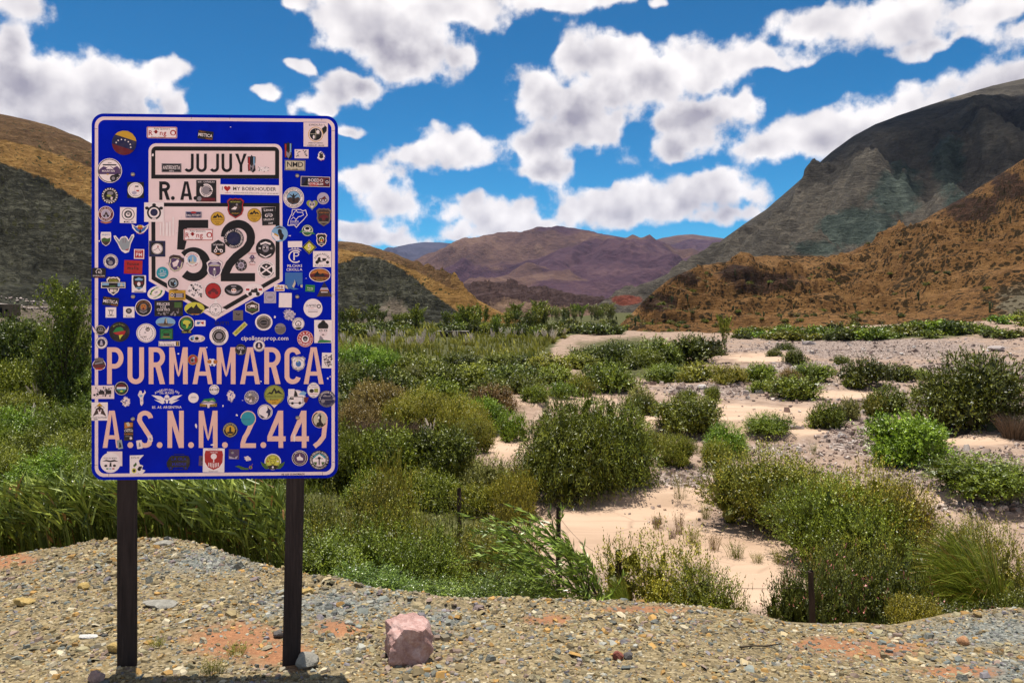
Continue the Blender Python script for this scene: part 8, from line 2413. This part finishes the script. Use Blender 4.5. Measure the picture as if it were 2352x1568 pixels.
def gz(dx, dy):
    """a point of the gravel bank seen at dx, dy"""
    Y = CAM_H * FOC / (dy - HOR)
    for _ in range(30):
        x = (dx - CEN) / FOC * Y
        Y = 0.5 * Y + 0.5 * (CAM_H - float(bank_z(x, Y))) * FOC / (dy - HOR)
    x = (dx - CEN) / FOC * Y
    return x, Y, float(bank_z(x, Y))


def build_rocks():
    x, y, z = gz(926, 1527)
    y += 0.10
    o = link('boulder', lump('boulder', 4, (0.245, 0.24, 0.222), 14, 5, 0.10, boxy=True), rock_surface('pink_granite', (0.20, 0.10, 0.085), (0.40, 0.24, 0.21), (0.58, 0.42, 0.38), 11.0),
             label='pinkish block of rock standing on the gravel right of the sign', category='boulder', loc=(x, y, z - 0.025))
    o.rotation_euler = (0.04, 0.05, 0.42)
    S = lambda nm, dx, dy, w, h, d, seed, cols, lab, sc=25: link(nm, lump(nm, seed, (w, d, h), 10, 3, 0.03), rock_surface(nm + '_stone', *cols, sc), label=lab, category='stone', loc=(*gz(dx, dy)[:2], gz(dx, dy)[2] - h * 0.15))
    tanc = ((0.25, 0.16, 0.05), (0.42, 0.29, 0.10), (0.52, 0.40, 0.18)); gry = ((0.17, 0.16, 0.14), (0.27, 0.25, 0.21), (0.38, 0.36, 0.31)); wht = ((0.40, 0.38, 0.35), (0.55, 0.52, 0.48), (0.65, 0.62, 0.58))
    red = ((0.13, 0.035, 0.025), (0.22, 0.07, 0.05), (0.30, 0.12, 0.09)); brn = ((0.26, 0.12, 0.05), (0.42, 0.22, 0.11), (0.52, 0.32, 0.19)); drk = ((0.05, 0.045, 0.045), (0.10, 0.09, 0.085), (0.17, 0.15, 0.14)); pnk = ((0.24, 0.15, 0.13), (0.36, 0.24, 0.21), (0.45, 0.33, 0.30))
    S('yellow_stone', 55, 1388, 0.135, 0.055, 0.09, 11, tanc, 'long yellow stone on the gravel at the left')
    S('grey_slab', 366, 1392, 0.20, 0.05, 0.15, 12, gry, 'flat grey slab between the two posts, high on the gravel')
    S('white_chip', 201, 1461, 0.115, 0.014, 0.05, 13, wht, 'thin white slate chip left of the sign')
    S('pale_slab', 706, 1530, 0.11, 0.085, 0.09, 14, gry, 'pale angular slab against the foot of the second post')
    S('round_stone', 222, 1562, 0.085, 0.065, 0.07, 15, pnk, 'rounded brownish stone at the bottom edge before the first post')
    S('brown_stone', 2212, 1478, 0.072, 0.052, 0.06, 16, brn, 'rounded orange-brown stone on the gravel at the right')
    S('red_stone', 1420, 1513, 0.058, 0.05, 0.05, 17, red, 'dark red stone lying with a black one')
    S('black_stone', 1443, 1510, 0.05, 0.035, 0.05, 18, drk, 'small black stone touching the dark red one')
    S('ochre_stone', 192, 1352, 0.075, 0.05, 0.06, 19, tanc, 'ochre stone high on the gravel at the left')
    S('tan_slab', 700, 1360, 0.12, 0.04, 0.09, 20, tanc, 'tan slab on the gravel just behind the second post')
    S('crest_slab', 376, 1250, 0.16, 0.045, 0.12, 21, gry, 'pale slab on the very top of the gravel mound')
    S('dark_stone', 640, 1462, 0.06, 0.045, 0.05, 22, drk, 'dark stone on the red soil beside the second post')
    S('corner_stone', 262, 1495, 0.075, 0.055, 0.06, 23, tanc, 'squarish stone in front of the first post')
    # a dead stick
    pts = [gz(dx, dy) for dx, dy in [(1700, 1490), (1730, 1486), (1760, 1487), (1795, 1481)]]
    V, F = tubes([(np.array([(a, b, c + 0.012) for a, b, c in pts]), np.array([0.006, 0.005, 0.005, 0.003]))], 6)
    link('stick', new_mesh('stick', V, F, True), BARK, label='dry stick lying on the gravel at the right', category='stick')
    for i, (dx, dy, w) in enumerate([(362, 1482, 0.10), (545, 1502, 0.13), (488, 1545, 0.14), (2300, 1500, 0.08)]):
        x, y, z = gz(dx, dy)
        plant('', 'gravel_weed', 'sprig2', 'olive' if i < 3 else 'dry', (x, y, z - 0.01), w, w * 0.7, ('tiny green weed on the gravel right of the first post', 'wider low weed on the red soil between the posts', 'low weed near the bottom edge between the posts', 'tiny dry weed on the gravel at the right edge')[i], 'weed')
    link('litter_scrap', lump('litter', 31, (0.035, 0.02, 0.012), 8, 2), rock_surface('blue_plastic', (0.03, 0.16, 0.40), (0.05, 0.25, 0.55), (0.1, 0.35, 0.65)), label='tiny bright blue scrap of litter at the gravel edge', category='litter', loc=gz(2003, 1455))

    # cobbles of the river bed
    rng = np.random.default_rng(78)
    n = 90000
    dy = HOR + 26 + (1200 - HOR - 26) * rng.uniform(0, 1, n) ** 1.5; dx = rng.uniform(1420, 2400, n)
    Y = 5.2 * FOC / (dy - HOR); x = (dx - CEN) / FOC * Y
    z = bed_z(x, Y)
    m = bed_masks(x, Y, z)
    prob = np.clip(m[:, 0] + 0.5 * (fbm(x * 0.45, Y * 0.45, 4, 5) - 0.5) - 0.12, 0.03, 1) * (m[:, 1] < 0.6)
    k = rng.uniform(size=n) < prob * 0.8
    x, Y, z = x[k], Y[k], z[k]
    x, Y, z = x[:11000], Y[:11000], z[:11000]
    r = np.clip(rng.lognormal(math.log(0.055), 0.5, len(x)), 0.02, 0.26) * np.clip(Y / 32, 0.7, 1.7)
    pal = np.array([(0.34, 0.26, 0.22), (0.25, 0.18, 0.15), (0.42, 0.34, 0.29), (0.17, 0.125, 0.105), (0.50, 0.43, 0.38), (0.30, 0.21, 0.17)])
    col = pal[rng.integers(0, len(pal), len(x))] * rng.uniform(0.8, 1.15, (len(x), 1))
    V, F, C = flakes(rng, x, Y, z + r * 0.1, r, rng.uniform(0.5, 0.9, len(x)), 0.3, col)
    link('river_cobbles', mesh_from('river_cobbles', V, F, C), mat_stone('cobble_grey', 0.85, 8.0), label='grey cobbles strewn over the river bed', category='cobbles', kind='stuff')
    cob = [lump('cobble', 300 + i, (1, 0.85, 0.65), 12, 2, 0.03) for i in range(5)]
    cm = NT('pale_cobble', 0.85, 0.2)
    oi = cm.n('ShaderNodeObjectInfo').outputs['Random']
    cm.color(cm.ramp(oi, [(0, (0.24, 0.19, 0.175)), (0.3, (0.34, 0.29, 0.27)), (0.6, (0.46, 0.41, 0.38)), (0.85, (0.56, 0.52, 0.48))], 'CONSTANT'))
    cm.normal(cm.bump(cm.noise(cm.coord(), 5, 5), 0.5, 0.1))
    for me in cob:
        me.materials.append(cm.m)
    for i in range(130):
        dxx = rng.uniform(1500, 2352); dyy = rng.uniform(770, 1190)
        xx, yy, zz = on_ground(dxx, dyy)
        mm = bed_masks(np.array([xx]), np.array([yy]), np.array([zz]))[0]
        if mm[0] < 0.15 and rng.uniform() < 0.75:
            continue
        s = rng.uniform(4, 9) / FOC * yy
        o = link('river_stone', cob[i % 5], None, label='pale stone lying out on the stony river bed', category='stone', group='larger stones of the river bed', loc=(xx, yy, zz - s * 0.15))
        o.scale = (s, s, s); o.rotation_euler = (0, 0, rng.uniform(0, 6))
    for (dxx, dyy, w, h, lab) in [(1823, 972, 52, 12, 'long white slab of rock on the pale sand flat'), (1612, 893, 26, 16, 'biggest pale stone on the cobble heap'), (1590, 905, 24, 14, 'tan stone low on the cobble heap'), (1935, 1004, 24, 14, 'pale block at the edge of the pebble bar'),
                                  (1770, 858, 24, 14, 'white rock behind the cobble heap'), (1745, 902, 22, 14, 'dark edged stone at the end of the cobble heap'), (2288, 805, 44, 14, 'yellowish boulder on the far stony terrace'), (1858, 790, 34, 12, 'pale boulder on the far cobble flat'), (2320, 968, 26, 12, 'pale rock by the dry shrubs'), (1680, 1192, 22, 12, 'dark stone on the sand track under the broom')]:
        xx, yy, zz = on_ground(dxx, dyy)
        w, h = w / FOC * yy, h / FOC * yy
        o = link('river_rock', cob[len(lab) % 5], None, label=lab, category='rock', loc=(xx, yy, zz - h * 0.2))
        o.scale = (w, w * 0.7, h * 1.4)


# ------------------------------------------------------------------ fence, hut, shed
def build_fence():
    wood = bark_mat('weathered_post', (0.018, 0.012, 0.010), (0.075, 0.05, 0.038), 14)
    P = [(893, 1098, 15.0, 'short black fence post standing in the thicket'), (1054, 1120, 13.0, 'straight fence post right of the thicket'), (1151, 1156, 11.8, 'fence post behind the blown willow, half hidden'), (1283, 1162, 10.4, 'knobbly fence post in front of the bright sand'),
         (1421, 1262, 9.0, 'black fence post at the edge of the yellow-green broom'), (1862, 1310, 6.4, 'dark fence post at the gravel edge on the right')]
    tops = []
    rg = np.random.default_rng(5)
    for i, (dx, top, Y, lab) in enumerate(P):
        x, y, zt = pt(dx, top, Y)
        zb = float(ground_z(x, y)) - 0.3
        r = (0.035, 0.036, 0.042, 0.032, 0.040, 0.026)[i]
        n = 9
        t = np.linspace(0, 1, n)[:, None]
        lean = np.array([rg.normal(0, 0.03), rg.normal(0, 0.02), 0])
        pts = np.array([[0, 0, 0]]) * (1 - t) + (np.array([0, 0, zt - zb]) + lean * 0) * t + lean * (1 - t) + rg.normal(0, r * 0.10, (n, 3)) * np.array([1, 1, 0])
        rad = r * (1 + rg.normal(0, 0.05, n)); rad[-1] = r * 0.92
        V, F = tubes([(pts, rad)], 8)
        me = new_mesh('fence_post', V, F, False)
        # flat sawn top
        link('fence_post', me, wood, label=lab, category='fence post', group='old posts of the wire fence', loc=(x, y, zb))
        tops.append((x, y, zt, zb))
    wire = NT('rusty_wire', 0.6, 0.4); wire.color((0.06, 0.04, 0.03)); wire.b.inputs['Metallic'].default_value = 0.6
    for a in range(len(tops) - 1):
        for k, off in enumerate((0.12, 0.5)):
            A, B = np.array(tops[a][:3]) - (0, 0.03, off), np.array(tops[a + 1][:3]) - (0, 0.03, off)
            t = np.linspace(0, 1, 13)[:, None]
            pts = A * (1 - t) + B * t
            pts[:, 2] -= 0.12 * (4 * t * (1 - t))[:, 0]
            V, F = tubes([(pts, np.full(13, 0.0025))], 4)
            link('fence_wire', new_mesh('fence_wire', V, F, True), wire.m, label='sagging barbed wire strand strung between two fence posts', category='wire', group='strands of the wire fence')
    # thin palings among the rusty shrubs
    for (dx, top, base, w) in [(803, 940, 985, .022), (825, 905, 985, .028), (843, 900, 975, .02), (858, 908, 968, .022), (870, 898, 962, .03), (884, 912, 955, .02)]:
        x, y, z = on_ground(dx, base)
        h = (base - top) / FOC * y
        V, F = tubes([(np.array([[0, 0, -0.1], [0.01, 0, h * 0.5], [-0.01, 0, h]]), np.array([w, w * .95, w * .8]))], 6)
        link('paling', new_mesh('paling', V, F), wood, label='thin grey paling standing in the rusty shrubs right of the sign', category='paling', group='thin palings of the old corral', loc=(x, y, z))


def build_hut():
    ad = rock_surface('adobe', (0.075, 0.05, 0.035), (0.14, 0.095, 0.065), (0.20, 0.145, 0.105), 1.5)
    rf = NT('tin_roof', 0.6, 0.4); rf.color(rf.ramp(rf.noise(rf.coord(), 3, 4), [(0.3, (0.20, 0.15, 0.12)), (0.7, (0.42, 0.37, 0.33))]))
    dk = NT('dark_opening', 0.9, 0.1); dk.color((0.012, 0.01, 0.009))

    def box(x0, x1, y0, y1, z0, z1, dz=0.0):
        V = [(x0, y0, z0), (x1, y0, z0), (x1, y1, z0), (x0, y1, z0), (x0, y0, z1), (x1, y0, z1 - dz), (x1, y1, z1 - dz), (x0, y1, z1)]
        F = [(0, 3, 2, 1), (4, 5, 6, 7), (0, 1, 5, 4), (1, 2, 6, 5), (2, 3, 7, 6), (3, 0, 4, 7)]
        return new_mesh('box', V, F)
    hill_me = bpy.data.objects['ochre_hill'].data
    co = np.empty(len(hill_me.vertices) * 3, np.float32); hill_me.vertices.foreach_get('co', co); co = co.reshape(-1, 3)

    def hill_at(dx, dy):
        px, py = to_px(co[:, 0], co[:, 1], co[:, 2])
        i = np.argmin((px - dx) ** 2 + (py - dy) ** 2 + np.where(co[:, 1] > 300, 1e6, 0))
        return [float(v) for v in co[i]]
    x, y, z = hill_at(4, 718)
    root = bpy.data.objects.new('stone_hut', None); COL.objects.link(root); root.location = (x, y, z - 0.4)
    tag(root, 'low stone hut with a tin roof at the foot of the left hill', 'hut')
    link('wall', box(-2.4, 2.2, 0, 3.4, 0, 2.6), ad, root)
    link('roof', box(-2.8, 0.6, -1.8, 3.6, 2.7, 2.95, 0.35), rf.m, root)
    link('door', box(-0.6, 0.3, -0.06, 0.02, 0.1, 1.9), dk.m, root)
    link('window', box(1.0, 1.6, -0.05, 0.02, 1.0, 1.6), dk.m, root)
    V, F = tubes([(np.array([[0.1, -1.6, -0.6], [0.1, -1.6, 1.2], [0.1, -1.6, 2.62]]), np.array([0.09, 0.09, 0.08]))], 6)
    link('porch_post', new_mesh('porch_post', V, F), BARK, root)
    # field stones cleared into rows on the talus
    rng = np.random.default_rng(8)
    fs = [lump('field_stone', 330 + i, (1, 0.8, 0.7), 10, 2, 0.03) for i in range(3)]
    fm = NT('field_stone_white', 0.85, 0.2); fm.color(fm.ramp(fm.n('ShaderNodeObjectInfo').outputs['Random'], [(0, (0.22, 0.17, 0.15)), (1, (0.48, 0.40, 0.37))]))
    for i in range(90):
        if i < 55:
            t = rng.uniform(0, 1); dx = 0 + 150 * t; dy = 684 + 20 * t + rng.normal(0, 3.0)
        else:
            t = rng.uniform(0, 1); dx = 30 + 130 * t; dy = 704 + 8 * t + rng.normal(0, 1.5)
        hx, hy, hz = hill_at(dx, dy)
        s = rng.uniform(0.35, 0.8)
        o = link('field_stone', fs[i % 3], fm.m, label='pale field stone in the rows beside the hut', category='stone', group='rows of field stones by the hut', loc=(hx + rng.normal(0, .3), hy, hz - 0.05))
        o.scale = (s, s, s); o.rotation_euler = (0, 0, rng.uniform(0, 6))
    # farm shed far out in the meadow
    x, y, z = on_ground(1040, 774)
    root = bpy.data.objects.new('farm_shed', None); COL.objects.link(root); root.location = (x, y, z)
    tag(root, 'long low farm shed in the far meadow under the ochre hill', 'shed')
    link('wall', box(-2.6, 2.6, 0, 2.4, 0, 1.05), ad, root)
    link('roof', box(-2.9, 2.8, -0.3, 2.7, 1.06, 1.18, 0.05), rf.m, root)
    link('door', box(-1.4, -0.7, -0.05, 0.02, 0.05, 0.9), dk.m, root)


build_gravel()
build_rocks()
build_fence()
build_hut()
